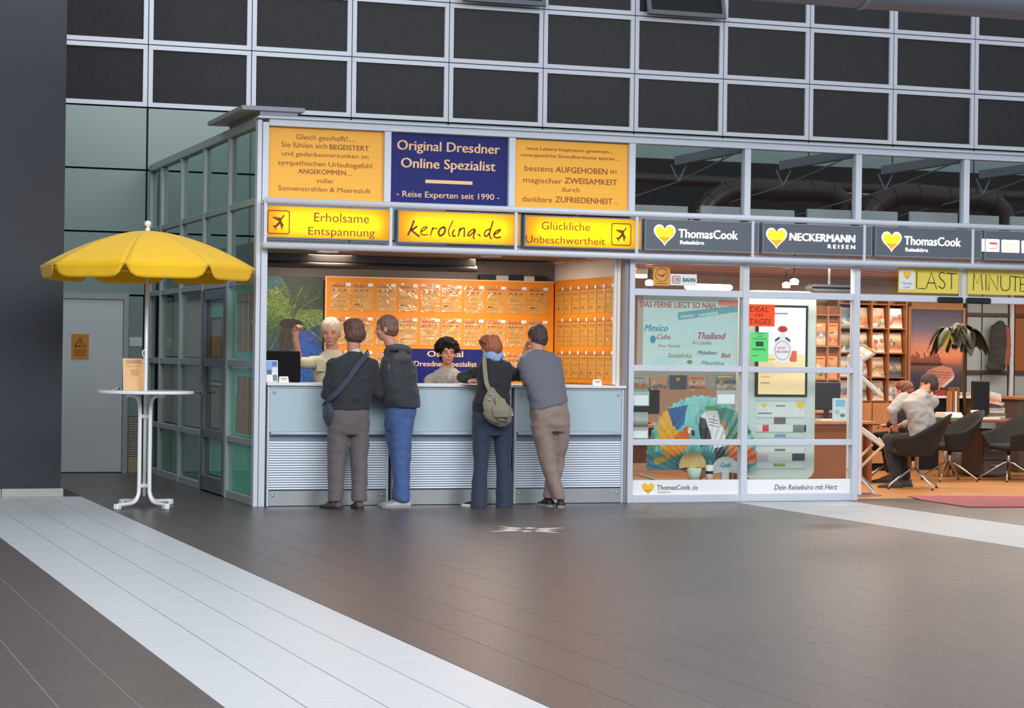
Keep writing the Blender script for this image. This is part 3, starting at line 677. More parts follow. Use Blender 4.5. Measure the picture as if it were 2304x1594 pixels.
local_strokes(t, fl, [[(1425, 1478), (1432, 1325), (1462, 1420), (1498, 1330), (1512, 1480)], [(1545, 1335), (1546, 1482)], [(1572, 1485), (1575, 1335), (1655, 1485), (1656, 1345)], [(1685, 1345), (1684, 1440), (1700, 1480), (1735, 1488), (1765, 1470), (1772, 1430), (1770, 1350)],
     [(1780, 1352), (1860, 1358)], [(1822, 1356), (1820, 1492)], [(1905, 1360), (1870, 1362), (1868, 1492), (1908, 1494)], [(1868, 1425), (1900, 1426)]], .0055, M_pen, n=1)
# ------------------------------------------------------------------ service counter, three units
M_frost = mat('frosted_glass_panel', (176, 196, 204), .22, 0, .05, .8, coat=.3); M_slat = mat('satin_slats', (224, 232, 242), .4, .0, .03, 2)
M_kick = mat('steel_kick_plate', (176, 180, 182), .3, .6, .06, 2); M_behind = mat('grey_blue_backing', (120, 136, 152), .4, 0, .05, 1)
units = [(.078, 1.262, 'left service counter unit below the monitor, steel kick plate, frosted glass and slats'), (1.302, 2.496, 'middle service counter unit between the two pairs of customers'), (2.530, 3.676, 'right service counter unit next to the travel office window')]
for x0, x1, lab in units:
    t = thing('service_counter', lab, 'counter', (x0, 0, 0)); W = x1 - x0
    def cb(b, n, m, k=None):
        o = b.obj(n, m, t); 
        if k: o['kind'] = k
        return smooth_angle(o)
    cb(MB().bbox(-.012, W + .012, -.06, .58, 1.135, 1.162, .004), 'worktop', M_white)
    cb(MB().bbox(0, .020, -.03, .03, 0, 1.134), 'side_post', M_alu); cb(MB().bbox(W - .020, W, -.03, .03, 0, 1.134), 'side_post', M_alu)
    cb(MB().bbox(.021, W - .021, -.022, .0, .700, 1.112), 'frosted_panel', M_frost)
    cb(MB().bbox(.021, W - .021, -.03, .03, 1.113, 1.134), 'top_profile', M_alu)
    cb(MB().box(.021, W - .021, .008, .02, .15, .70), 'backing', M_behind)
    b = MB(); b.tube([(.03, -.045, .688), (W - .03, -.045, .688)], .013, 12)
    for x in (.06, W - .06): b.tube([(x, -.045, .688), (x, -.0, .672)], .008, 8)
    b.obj('rail', M_alu, t, smooth=True)
    b = MB()
    for k in range(20):
        z = .158 + k * .0228; q_ = [(-.006, 0), (-.020, .004), (-.013, .0175), (.004, .0195)]
        b.add([(x_, y_, z + z_) for y_, z_ in q_ for x_ in (.021, W - .021)], [(0, 1, 3, 2), (2, 3, 5, 4), (4, 5, 7, 6)])
    b.obj('slats', M_slat, t, kind='stuff')
    cb(MB().bbox(.021, W - .021, -.026, .006, .004, .148), 'kick_plate', M_kick)
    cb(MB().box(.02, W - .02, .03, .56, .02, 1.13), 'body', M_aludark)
    for x, z in ((.06, 1.07), (W - .06, 1.07), (.06, .105), (W - .06, .105)):
        bo = MB().lathe([(.013, -.0), (.013, .006), (.009, .010), (.0, .011)], n=14); bo.v = [(x + a_, -.022 - c_, z + b_) for a_, b_, c_ in bo.v]
        if z < .2: bo.v = [(a_, b_ - .004, c_) for a_, b_, c_ in bo.v]
        bo.obj('bolt', M_chrome, t, smooth=True)
# ------------------------------------------------------------------ booth interior: boards and sheets
BY = 1.80
M_ob = mat('orange_board', (236, 142, 26), .42, 0, .03, 1); M_edge = mat('pale_board_edge', (244, 206, 160), .5, 0, 0)
xl = onY(731, 700, BY).x; zt = onY(731, 621, BY).z
t = thing('notice_board', 'large orange notice board on the back wall of the booth', 'board', (0, 0, 0))
MB().box(xl + .012, 3.60, BY, BY + .02, .9, zt - .012).obj('panel', M_ob, t)
b = MB(); b.box(xl, 3.60, BY - .006, BY + .022, zt - .012, zt); b.box(xl, xl + .012, BY - .006, BY + .022, .9, zt - .012); b.obj('edge_strip', M_edge, t)
SX = 3.612
zt2 = onX(1382, 622, SX).z
t = thing('notice_board', 'orange notice board running along the right side wall of the booth', 'board', (0, 0, 0))
MB().box(SX, SX + .012, .12, BY - .004, 1.17, zt2).obj('panel', M_ob, t)
MB().box(3.604, 3.624, .072, .116, 1.17, 2.43).obj('white_edge', M_white, t)
def sleeve_mat():
    m = bpy.data.materials.new('plastic_sleeve'); m.use_nodes = True; nt = m.node_tree; nt.nodes.clear()
    o = nt.nodes.new('ShaderNodeOutputMaterial'); tr = nt.nodes.new('ShaderNodeBsdfTransparent'); g = nt.nodes.new('ShaderNodeBsdfGlossy'); g.inputs['Roughness'].default_value = .30
    mi = nt.nodes.new('ShaderNodeMixShader'); mi.inputs[0].default_value = .05
    ge = nt.nodes.new('ShaderNodeNewGeometry'); n = nt.nodes.new('ShaderNodeTexNoise'); n.inputs['Scale'].default_value = 9; n.inputs['Detail'].default_value = 2; n.inputs['Distortion'].default_value = 1.2
    bp = nt.nodes.new('ShaderNodeBump'); bp.inputs['Strength'].default_value = .6; bp.inputs['Distance'].default_value = .05
    nt.links.new(ge.outputs['Position'], n.inputs['Vector']); nt.links.new(n.outputs['Fac'], bp.inputs['Height']); nt.links.new(bp.outputs[0], g.inputs['Normal'])
    nt.links.new(tr.outputs[0], mi.inputs[1]); nt.links.new(g.outputs[0], mi.inputs[2]); nt.links.new(mi.outputs[0], o.inputs[0]); return m
M_sleeve = sleeve_mat(); V_paper = vcolmat('printed_paper', .6)
sheet_me = []
for k in range(6):
    p = Paint(.205, .285, .0055, (216, 158, 70)); r_ = random.Random(k)
    p.rect(.01, .195, .235, .275, (214, 128, 48)); p.line([(.02, .25), (.10 + r_.random() * .05, .25)], .007, (176, 86, 40))
    n_ = 3 + k % 3
    for j in range(n_): p.rect(.022 + j * .16 / n_, .022 + (j + .62) * .16 / n_, .205, .217, (84, 50, 26))
    for j in range(9):
        z = .19 - j * .019; p.line([(.018, z), (.09 + r_.random() * .09, z)], .0022, (150, 92, 40), .8)
    if k % 2: p.rect(.018, .07, .058, .068, (96, 56, 30))
    if k == 4:
        for j in range(10): p.ell(.03 + r_.random() * .14, .05 + r_.random() * .17, .012, .009, (140, 100, 60), r_.random() * 3)
    p.noise(.05); sheet_me.append(p.mesh('paper', V_paper))
sl_me = MB().box(-.003, .208, -.0025, -.002, -.004, .29).mesh('sleeve', M_sleeve); tag_me = MB().box(.155, .207, -.005, -.0035, .252, .284).mesh('corner_label', M_wprint)
ORD = ['first', 'second', 'third', 'fourth', 'fifth', 'sixth', 'seventh', 'eighth', 'ninth', 'tenth']; ROW = ['top', 'middle', 'bottom']
bx = [(743, 788), (793.5, 838), (847, 889.5), (897, 938.5), (946, 989), (994, 1038), (1044, 1088), (1094, 1137), (1141, 1184), (1189, 1232)]
zr = [onY(800, v, BY - .006).z for v in (699, 776, 852)]
for j in range(3):
    for i, (u0, u1) in enumerate(bx):
        if j == 2 and 4 <= i <= 6: continue
        x = onY(u0, 700, BY - .006).x
        o = thing('offer_sheet', 'plastic sleeved offer sheet on the back board, %s row, %s from the left' % (ROW[j], ORD[i]), 'paper', (x, BY - .004, zr[j]), 0, 'sleeved offer sheets on the back board')
        o.scale.x = (onY(u1, 700, BY - .006).x - x) / .205
        link('paper', sheet_me[(i * 3 + j * 2) % 6], o); link('sleeve', sl_me, o); link('corner_label', tag_me, o)
zr2 = [onX(1300, v, SX).z for v in (706, 778, 852)]
for j in range(3):
    for i in range(7):
        y = 1.72 - i * .235
        o = thing('offer_sheet', 'plastic sleeved offer sheet on the right side board, %s row, %s from the inner corner' % (ROW[j], ORD[i]), 'paper', (SX - .004, y, zr2[j]), -PI / 2, 'sleeved offer sheets on the side board')
        link('paper', sheet_me[(i * 2 + j * 3 + 1) % 6], o); link('sleeve', sl_me, o); link('corner_label', tag_me, o)
# blue plate low on the back board
xa, xb = onY(925, 800, BY - .02).x, onY(1120, 800, BY - .02).x; za, zb = .95, onY(1000, 786, BY - .02).z
t = thing('name_plate', 'dark blue plate low on the orange board behind the seated clerk', 'sign', (xa, BY - .026, za))
MB().box(0, xb - xa, 0, .018, 0, zb - za).obj('plate', M_blue, t)
q = [onY(u, v, BY - .027) for u, v in ((961, 803), (1042, 803), (905, 823), (1073, 826))]
write('Original', q[0].x - xa, q[1].x - xa, q[0].z - za, .062, 0, M_cream, t, .02); write('Dresdner Spezialist', .03, q[3].x - xa, q[3].z - za, .055, 0, M_cream, t, .02)
# palm mural
V_mural = vcolmat('mural_print', .5)
xm1 = onY(727, 700, 1.84).x; wz0, wz1 = 1.0, onY(650, 622, 1.84).z
p = Paint(xm1 - .035, wz1 - wz0, .0045, (52, 66, 58)); W, Hh = p.w, p.h
p.vgrad([(0, (70, 150, 215)), (.22, (66, 120, 180)), (.45, (56, 82, 100)), (.75, (66, 74, 60)), (1, (64, 76, 66))])
p.ell(W * .86, Hh * .28, .16, .30, (36, 84, 165), a=.85); p.ell(W * .84, Hh * .50, .10, .06, (62, 90, 190)); p.ell(W * .5, Hh * .93, .12, .1, (80, 124, 126)); p.ell(W * .6, Hh * .14, .2, .10, (70, 150, 215))
_q = onY(655, 722, 1.84); cx_, cz = _q.x - .035, _q.z - wz0
def frond(a, L, col, w_=.05, bend=.55):
    q = lambda s_: (cx_ + math.cos(a) * L * s_, cz + math.sin(a) * L * s_ - bend * s_ * s_ * L * .6)
    for k in range(34):
        s_ = .08 + .92 * k / 33; x, z = q(s_); j = .75 + .5 * ((k * 7) % 5) / 4
        for sg in (-1, 1):
            b_ = a - bend * s_ * .9 * (1 if math.cos(a) > 0 else -1) + sg * (.75 - .25 * s_); l_ = w_ * (3.2 - s_ * 1.9)
            p.line([(x, z), (x + math.cos(b_) * l_ * .6, z + math.sin(b_) * l_ * .6), (x + math.cos(b_) * l_, z + math.sin(b_) * l_ - l_ * .4)], .0030, tuple(min(255, c * j) for c in col), .7)
    p.line([q(s / 12) for s in range(13)], .0035, (140, 146, 84), .7)
for a, L, col in ((2.7, .4, (120, 150, 74)), (2.3, .5, (140, 165, 80)), (1.9, .5, (150, 172, 84)), (.45, .5, (150, 172, 84)), (2.9, .36, (62, 84, 50)), (-.3, .4, (48, 66, 52)), (2.5, .42, (96, 122, 58)), (2.05, .5, (122, 140, 66)), (1.7, .55, (92, 112, 56)), (1.35, .55, (72, 88, 54)), (.95, .5, (58, 78, 56)), (.5, .42, (104, 122, 58)), (3.3, .36, (70, 92, 52)), (3.9, .3, (52, 76, 56)), (4.4, .3, (44, 56, 42))): frond(a, L, col)
p.ell(cx_, cz - .03, .12, .05, (46, 36, 26)); p.ell(cx_ - .05, cz - .18, .07, .14, (58, 46, 34), a=.8); p.noise(.16, 4)
t = thing('palm_mural', 'dark photo mural of a palm tree over blue sea at the left of the booth', 'picture', (.035, 1.845, wz0))
MB().box(0, W, .002, .012, 0, Hh).obj('backing_board', M_black, t); link('print', p.mesh('print', V_mural), t)
o = MB().bbox(xm1 + .002, xl - .002, 1.79, 1.85, 1.0, 2.2).obj('trim_2', mat('dark_wood_strip', (96, 50, 34), .5)); struct(o)
# ceiling tube, folders on top of the board
b = MB(); q0, q1 = onY(600, 604, .9), onY(1072, 606, .9); zc = q1.z
b.tube([(.07, .9, zc), (q1.x - .05, .9, zc), (q1.x, .9, zc)], [.036, .036, .03], 16); b.bbox(.07, q1.x - .02, .87, .93, zc + .03, zc + .10)
tag(b.obj('ceiling_duct', mat('dark_duct', (70, 62, 58), .35, .2), None, smooth=False), 'long dark tubular duct hanging under the booth ceiling', 'duct'); smooth_angle(bpy.data.objects['ceiling_duct'])
x = onY(1078, 625, BY + .01).x; k = 0
for w_, h_, cl in ((.18, .055, (34, 32, 32)), (.14, .05, (190, 180, 170)), (.16, .06, (30, 28, 28)), (.12, .05, (205, 196, 186)), (.13, .055, (28, 28, 30))):
    o = MB().bbox(x, x + w_, BY - .01, BY + .055, zt + .001, zt + .001 + h_, .004).obj('storage_box', mat('box_%d' % cl[0], cl, .6))
    tag(o, '%s flat box lying on the top edge of the orange board, %s from the left' % ('black' if cl[0] < 60 else 'pale', ORD[k]), 'box', 'boxes on top of the board'); x += w_ + .006; k += 1
# unseen lamps added under the booth ceiling to brighten its interior
for x, y, e in ((.9, 1.0, 9), (2.6, .95, 13)):
    t = thing('added_ceiling_lamp', 'added unseen ceiling lamp over the %s half of the booth' % ('left' if x < 1 else 'right'), 'lamp', (x, y, 2.46))
    MB().lathe([(.11, 0), (.11, -.012), (.09, -.014), (.09, -.002)], n=24, cap=False).obj('lamp_ring', M_white, t)
    l = bpy.data.lights.new('booth_fill_light', 'AREA'); l.shape = 'DISK'; l.size = .5; l.energy = e * 2.2; l.color = (1, .87, .74); lo = bpy.data.objects.new('booth_fill_light', l); COL.objects.link(lo); lo.parent = t; lo.location = (0, 0, -.02)
# ------------------------------------------------------------------ things on the counter
CT = 1.163
t = thing('monitor', 'black back of a monitor at the left end of the counter', 'monitor', (.33, .42, CT))
a, c = onY(600, 858, .42), onY(688, 801, .42)
M = Matrix.Rotation(-.12, 4, 'X')
MB().bbox(-.26, .17, -.02, .015, .0, .30, .01, M).obj('screen_case', mat('matte_black', (14, 14, 16), .8, 0, .05, spec=.2), t); MB().bbox(-.14, .06, -.06, .10, 0, .012, .004).obj('foot', M_black, t)
V_broch = vcolmat('brochure_print', .35, .3)
p = Paint(.115, .205, .004, (225, 232, 238)); p.rect(.004, .11, .10, .2, (120, 170, 220)); p.rect(.06, .108, .15, .195, (70, 100, 160)); p.rect(.005, .055, .07, .115, (80, 84, 110)); p.rect(.06, .11, .085, .14, (210, 220, 230)); p.rect(.065, .108, .01, .07, (120, 124, 128)); p.rect(.005, .06, .005, .066, (235, 235, 232))
t = thing('brochure', 'small upright brochure with blue pictures leaning at the left end of the counter', 'brochure', (.082, .06, CT)); t.rotation_euler = (-.1, 0, .1)
link('print', p.mesh('print', V_broch), t, (0, -.003, .004)); MB().bbox(-.003, .118, 0, .02, 0, .21, .002).obj('holder', M_white, t)
for u, lab in ((627, 'white folded price card beside the monitor on the counter'), (1333, 'white folded card at the right end of the counter')):
    a = onY(u, 858, .05); t = thing('card', lab, 'card', (a.x, .03, CT))
    b = MB(); b.add([(0, 0, 0), (.095, 0, 0), (.09, .02, .058), (.005, .02, .058), (.09, .045, 0), (.005, .045, 0)], [(0, 1, 2, 3), (3, 2, 4, 5)]); b.obj('folded_paper', M_wprint, t)
    strokes([[(.02, .040), (.076, .040)], [(.03, .026), (.066, .026)]], .0022, M_ink, t, 'print_lines', .008)
# ------------------------------------------------------------------ parasol and bistro table
TX, TY = -1.045, .10
M_tab = mat('white_enamel', (232, 234, 234), .25, 0, .02); M_yel = mat('yellow_canvas', (240, 188, 20), .8, 0, .06, 5, .15, 90, sheen=.1); M_yelu = mat('yellow_canvas_inside', (206, 140, 24), .85, 0, .05)
t = thing('bistro_table', 'round white standing table with bent tubular legs in front of the glass corner', 'table', (TX, TY, 0))
smooth_angle(MB().lathe([(0, 1.048), (.428, 1.048), (.444, 1.052), (.446, 1.066), (.440, 1.077), (.425, 1.079), (0, 1.077)], n=56).obj('tabletop', M_tab, t))
for deg in (46, 113, 226, 293):
    a = math.radians(deg); d = Vector((math.cos(a), math.sin(a), 0)); R_ = .42 if deg in (46, 226) else .36
    pts = curve2([d * .30 + Vector((0, 0, 1.035)), d * .20 + Vector((0, 0, 1.035)), d * .12 + Vector((0, 0, 1.0)), d * .088 + Vector((0, 0, .90)), d * .085 + Vector((0, 0, .6)), d * .085 + Vector((0, 0, .22)), d * .10 + Vector((0, 0, .11)), d * .17 + Vector((0, 0, .052)), d * .30 + Vector((0, 0, .042)), d * R_ + Vector((0, 0, .038))], 5)
    l = MB().tube(pts, .0185, 12).obj('leg', M_tab, t, smooth=True)
    M = Matrix.Translation(d * R_) @ Matrix.Rotation(a, 4, 'Z'); MB().bbox(-.03, .035, -.025, .025, 0, .052, .008, M).obj('foot_cap', M_tab, l)
b = MB()
for z in (.84, .20): b.box(-.075, .075, -.01, .01, z - .016, z + .016, Matrix.Rotation(math.radians(46), 4, 'Z')); b.box(-.075, .075, -.01, .01, z - .016, z + .016, Matrix.Rotation(math.radians(113), 4, 'Z'))
b.obj('cross_brace', M_tab, t)
u_ = thing('parasol', 'yellow scalloped parasol on a white pole rising through the round table', 'parasol', (TX, TY, 0))
b = MB(); b.tube([(0, 0, .10), (0, 0, 2.55)], .0175, 14); b.obj('pole', M_tab, u_, smooth=True)
b = MB(); b.lathe([(.024, 2.53), (.024, 2.575), (.014, 2.585), (.014, 2.592), (.028, 2.602), (.032, 2.62), (.028, 2.64), (.0, 2.652)], n=20); b.obj('finial', M_tab, u_, smooth=True)
b = MB(); b.tube([(-.02, -.01, 1.38), (-.035, -.02, 1.41), (-.035, -.02, 1.44), (-.02, -.01, 1.455), (-.008, 0, 1.44)], .006, 8); b.obj('pin_hook', M_tab, u_, smooth=True)
NA = 8; R0 = 1.0; ang0 = math.radians(-88.8)
def canopy_pt(k, f, s_):
    """k-th gore, f 0..1 across, s_ 0..1 from crown to rim"""
    a0 = ang0 + (k - .5) * 2 * PI / NA * 1.0; a = a0 + f * 2 * PI / NA
    flatr = math.cos(PI / NA) / math.cos((f - .5) * 2 * PI / NA); r = R0 * s_ * (1 - (1 - flatr) * min(1, s_ * 1.1))
    z = 2.555 - .335 * s_ ** 1.75 - .012 * math.sin(PI * f) * math.sin(PI * s_) ; return Vector((r * math.cos(a), r * math.sin(a), z))
for k in range(NA):
    b = MB(); nf, ns = 12, 12
    vs = [canopy_pt(k, i / nf, max(.018, j / ns)) for j in range(ns + 1) for i in range(nf + 1)]
    fs = [(j * (nf + 1) + i, j * (nf + 1) + i + 1, (j + 1) * (nf + 1) + i + 1, (j + 1) * (nf + 1) + i) for j in range(ns) for i in range(nf)]
    b.add(vs, fs); g = b.obj('canopy_gore', M_yel, u_, smooth=True)
    md = g.modifiers.new('t', 'SOLIDIFY'); md.thickness = .003
    v = MB(); vs = []; n_ = 16; rows = 5
    for j in range(rows + 1):
        for i in range(n_ + 1):
            f = i / n_; f2 = .012 + f * .976; drop = .128 * (1 - (abs(2 * f - 1)) ** 9 * .9); q = canopy_pt(k, f2, 1.0); o_ = Vector((q.x, q.y, 0)).normalized()
            s_ = j / rows; vs.append(q + Vector((0, 0, -drop * s_)) + o_ * (.004 - .018 * s_ + .004 * math.sin(f * 22 + k) * s_))
    v.add(vs, [(j * (n_ + 1) + i, j * (n_ + 1) + i + 1, (j + 1) * (n_ + 1) + i + 1, (j + 1) * (n_ + 1) + i) for j in range(rows) for i in range(n_)])
    vo = v.obj('valance', M_yel, u_, smooth=True); md = vo.modifiers.new('t', 'SOLIDIFY'); md.thickness = .003
    q = canopy_pt(k, 0, 1); b = MB(); b.tube([canopy_pt(k, 0, s / 8) - Vector((0, 0, .014)) for s in range(9)], .005, 6); b.obj('rib', M_tab, u_)
    b = MB(); b.tube([(0, 0, 2.18), canopy_pt(k, 0, .5) - Vector((0, 0, .018))], .004, 6); b.obj('strut', M_tab, u_)
# stand-up leaflet on the table
p = Paint(.205, .29, .005, (226, 172, 112)); p.rect(.02, .185, .24, .25, (206, 140, 70), .5)
for z in (.275, .262, .248, .22): p.line([(.03, z), (.17, z)], .003, (150, 90, 50), .8)
p.rect(.07, .14, .13, .19, (200, 146, 90)); p.noise(.03)
t = thing('leaflet_stand', 'orange leaflet in an upright stand on the round table behind the parasol pole', 'leaflet', (TX - .19, TY + .08, 1.078)); t.rotation_euler = (-.12, 0, .08)
link('print', p.mesh('print', vcolmat('leaflet_print', .4, .3)), t, (0, -.004, .004)); MB().bbox(-.003, .208, 0, .006, 0, .297, .001).obj('acrylic_back', M_white, t)
MB().bbox(.13, .225, .03, .036, 0, .285, .001).obj('white_page', M_wprint, t)
# signs near the service door
a, c = onY(160, 808, BD - .013), onY(200, 752, BD - .013)
t = thing('warning_sign', 'orange sign with black lightning triangle on the grey service door', 'sign', (a.x, BD - .016, a.z))
W, Hh = c.x - a.x, c.z - a.z; MB().bbox(0, W, -.003, .003, 0, Hh, .001).obj('plate', mat('orange_warning', (222, 142, 40), .5, 0, .05), t)
strokes([[(W * .2, Hh * .5), (W * .5, Hh * .88), (W * .8, Hh * .5), (W * .2, Hh * .5)]], .006, M_black, t, 'triangle_print', -.003)
strokes([[(W * .56, Hh * .76), (W * .45, Hh * .64), (W * .55, Hh * .64), (W * .47, Hh * .54)]], .005, M_black, t, 'lightning_print', -.003)
strokes([[(W * .15, Hh * z), (W * .85, Hh * z)] for z in (.38, .32, .26, .2, .14)], .003, M_ink, t, 'text_lines', -.003)
t = thing('notice_strip', 'narrow white notice strip on the panel right of the service door', 'notice', (-.256, BD - .004, 1.50))
MB().bbox(0, .15, -.003, .003, 0, .105, .001).obj('strip', M_white, t); strokes([[(.01 + k * .03, .03), (.01 + k * .03, .07)] for k in range(5)], .002, M_aludark, t, 'hooks', -.003)
t = thing('vent_grille', 'cream slatted vent at floor level between service door and glass wall', 'vent', (-.255, BD - .03, 0))
M_cr = mat('cream_enamel', (196, 192, 172), .5)
MB().bbox(0, .12, 0, .028, .0, .19, .003).obj('lower_plate', mat('cream_tan', (176, 160, 130), .5), t); b = MB()
for k in range(22): b.box(0, .12, .002 + .0, .02, .2 + k * .021, .2 + k * .021 + .012)
b.obj('slats', M_cr, t, kind='stuff'); MB().box(0, .12, .02, .028, .19, .67).obj('grille_back', mat('grille_back', (90, 90, 84), .6), t)
# big pipe crossing the upper right, nearer than the front
PYY = -3.0
q0, q1 = onY(1690, 0, PYY), onY(2304, 45, PYY); r = .30
sl = (q1.z - q0.z) / (q1.x - q0.x)
t = thing('ventilation_pipe', 'thick grey ventilation pipe crossing the top right above the signs', 'pipe', (0, 0, 0))
def pc(x, Y=PYY): 
    zz = q0.z + sl * (x - q0.x); return (x, Y, zz + r * 1.0)
b = MB(); b.tube([pc(-2.5), pc(q0.x), pc(q1.x), pc(q1.x + 5)], r, 40); b.obj('pipe_body', mat('pipe_grey', (104, 110, 120), .4, 0, .05, 2), t, smooth=True)
xx = onY(1935, 10, PYY).x
b = MB(); b.tube([pc(xx - .02), pc(xx + .02)], r + .012, 40); b.obj('pipe_collar', mat('pipe_collar', (120, 126, 136), .35), t, smooth=False)
# ------------------------------------------------------------------ people
M_skin = mat('skin_light', (196, 134, 110), .55, 0, .06, 20); M_skin2 = mat('skin_tan', (186, 126, 100), .55, 0, .06, 20)
def cloth(name, rgb, var=.12, bump=.3, sc=8, bs=28, sheen=.1): return mat(name, rgb, .85, 0, var, sc, bump, bs, sheen=sheen)
def remesh(b, voxel, smooth_it=3, wrinkle=0.0, wscale=(5, 5, 9), seed=0, sub=False):
    me = bpy.data.meshes.new('tmp'); me.from_pydata([tuple(v) for v in b.v], [], b.f); me.update()
    bm = bmesh.new(); bm.from_mesh(me); bmesh.ops.recalc_face_normals(bm, faces=bm.faces); bm.to_mesh(me); bm.free()
    o = bpy.data.objects.new('tmp', me); COL.objects.link(o)
    r = o.modifiers.new('r', 'REMESH'); r.mode = 'VOXEL'; r.voxel_size = voxel
    if smooth_it: s_ = o.modifiers.new('s', 'SMOOTH'); s_.iterations = smooth_it; s_.factor = .5
    dg = bpy.context.evaluated_depsgraph_get(); out = bpy.data.meshes.new_from_object(o.evaluated_get(dg)); bpy.data.objects.remove(o); bpy.data.meshes.remove(me)
    if wrinkle:
        n = len(out.vertices); co = np.empty(n * 3, np.float32); out.vertices.foreach_get('co', co); co = co.reshape(-1, 3)
        no = np.empty(n * 3, np.float32); out.vertices.foreach_get('normal', no); no = no.reshape(-1, 3)
        sx, sy, sz = wscale; d = np.empty(n, np.float32)
        for i in range(n):
            x, y, z = co[i]; d[i] = 1.0 - 2.0 * abs(noise.noise(Vector((x * sx + z * 1.5 + seed, y * sy, z * sz - x * 2.0)))) + .5 * noise.noise(Vector((x * 3 * sx, y * 3 * sy + seed, z * 2.2 * sz)))
        co += no * (d[:, None] - .5) * wrinkle; out.vertices.foreach_set('co', co.ravel())
    out.polygons.foreach_set('use_smooth', [True] * len(out.polygons)); out.update(); return out
class SK(MB):
    'flesh under clothes: a little slimmer than the cloth around it'
def cone(b, p1, r1, p2, r2, n=14):
    p1, p2 = Vector(p1), Vector(p2); K = 5
    b.tube([p1.lerp(p2, k / K) for k in range(K + 1)], [r1 + (r2 - r1) * k / K for k in range(K + 1)], n)
    b.ell(p1, (r1, r1, r1), n, 8); b.ell(p2, (r2, r2, r2), n, 8); return b
def chain(b, pts):
    if isinstance(b, SK) and pts[0][1] > .03: pts = [(p, r * .84 if i < len(pts) - 1 or r > .033 else r) for i, (p, r) in enumerate(pts)]
    for (p, r), (q, s_) in zip(pts[:-1], pts[1:]): cone(b, p, r, q, s_)
    return b
def loft(b, rings, n=22, fwd=(0, 1, 0), pw=1.0):
    if isinstance(b, SK): rings = [(c, w_ * .84, d * .84) for c, w_, d in rings]
    f = Vector(fwd).normalized(); s_ = f.cross(Vector((0, 0, 1))).normalized(); R_ = []
    for c, w_, d in rings:
        c = Vector(c); r = []
        for k in range(n):
            a = 2 * PI * k / n; ca, sa = math.cos(a), math.sin(a)
            ca = math.copysign(abs(ca) ** pw, ca); sa = math.copysign(abs(sa) ** pw, sa)
            r.append(c + s_ * (w_ * ca) + f * (d * sa))
        R_.append(r)
    # densify
    out = []
    for A, B_ in zip(R_[:-1], R_[1:]):
        for t_ in (0, .5): out.append([p.lerp(q, t_) for p, q in zip(A, B_)])
    out.append(R_[-1]); return b.rings(out)
def hand(b, wrist, d, nrm, curl=.3, size=1.0, thumb=1):
    """palm and five fingers; d points from wrist to fingers, nrm out of the back of the hand"""
    d = Vector(d).normalized(); nrm = Vector(nrm); nrm = (nrm - d * nrm.dot(d)).normalized(); s_ = d.cross(nrm).normalized() * thumb; w_ = Vector(wrist)
    M = Matrix((s_, d, nrm)).transposed().to_4x4()
    b.ell(w_ + d * .048 * size, (.040 * size, .052 * size, .016 * size), 14, 8, M)
    cone(b, w_ - d * .02, .027 * size, w_ + d * .02 * size, .025 * size)
    for k, (off, L) in enumerate(((.030, .068), (.010, .078), (-.011, .072), (-.030, .056))):
        p = w_ + d * .085 * size + s_ * off * size; a = 0; r = .0088 * size; pts = [(p - d * .02, r)]
        for j, fr_ in enumerate((.45, .32, .23)):
            a += curl * (1.0 if j else .7); dr = d * math.cos(a) - nrm * math.sin(a); p = p + dr * L * fr_ * size; r -= .0008; pts.append((p, r))
        chain(b, pts)
    p = w_ + d * .025 * size + s_ * .030 * size; t1 = (s_ * .8 + d * .6 - nrm * .25).normalized(); t2 = (s_ * .25 + d * .9 - nrm * .4 * (1 + curl)).normalized()
    chain(b, [(p, .013 * size), (p + t1 * .032 * size, .0115 * size), (p + t1 * .032 * size + t2 * .030 * size, .010 * size), (p + t1 * .032 * size + t2 * .052 * size, .0085 * size)])
def headM(c, yaw, pitch=0, roll=0):
    """yaw 0 looks into the picture (+y); positive turns to the viewer's left"""
    return Matrix.Translation(Vector(c)) @ Matrix.Rotation(yaw, 4, 'Z') @ Matrix.Rotation(pitch, 4, 'X') @ Matrix.Rotation(roll, 4, 'Y')
def head(b, M, k=1.0):
    e = lambda c, r: b.ell(M @ Vector([q * k for q in c]), [q * k for q in r], 20, 14, M.to_3x3().to_4x4())
    e((0, -.004, .030), (.074, .094, .090)); e((0, .026, -.030), (.056, .060, .075)); e((0, .050, -.078), (.030, .030, .022)); e((0, .070, .022), (.052, .022, .014))
    b.tube([M @ Vector((0, .086 * k, .016 * k)), M @ Vector((0, .104 * k, -.010 * k)), M @ Vector((0, .108 * k, -.024 * k)), M @ Vector((0, .085 * k, -.030 * k))], [.008 * k, .011 * k, .013 * k, .012 * k], 10)
    for s_ in (-1, 1):
        e((s_ * .076, -.008, -.008), (.010, .019, .031)); e((s_ * .036, .058, -.024), (.024, .024, .020))
    e((0, .088, -.052), (.022, .010, .005)); e((0, .086, -.061), (.018, .010, .005))
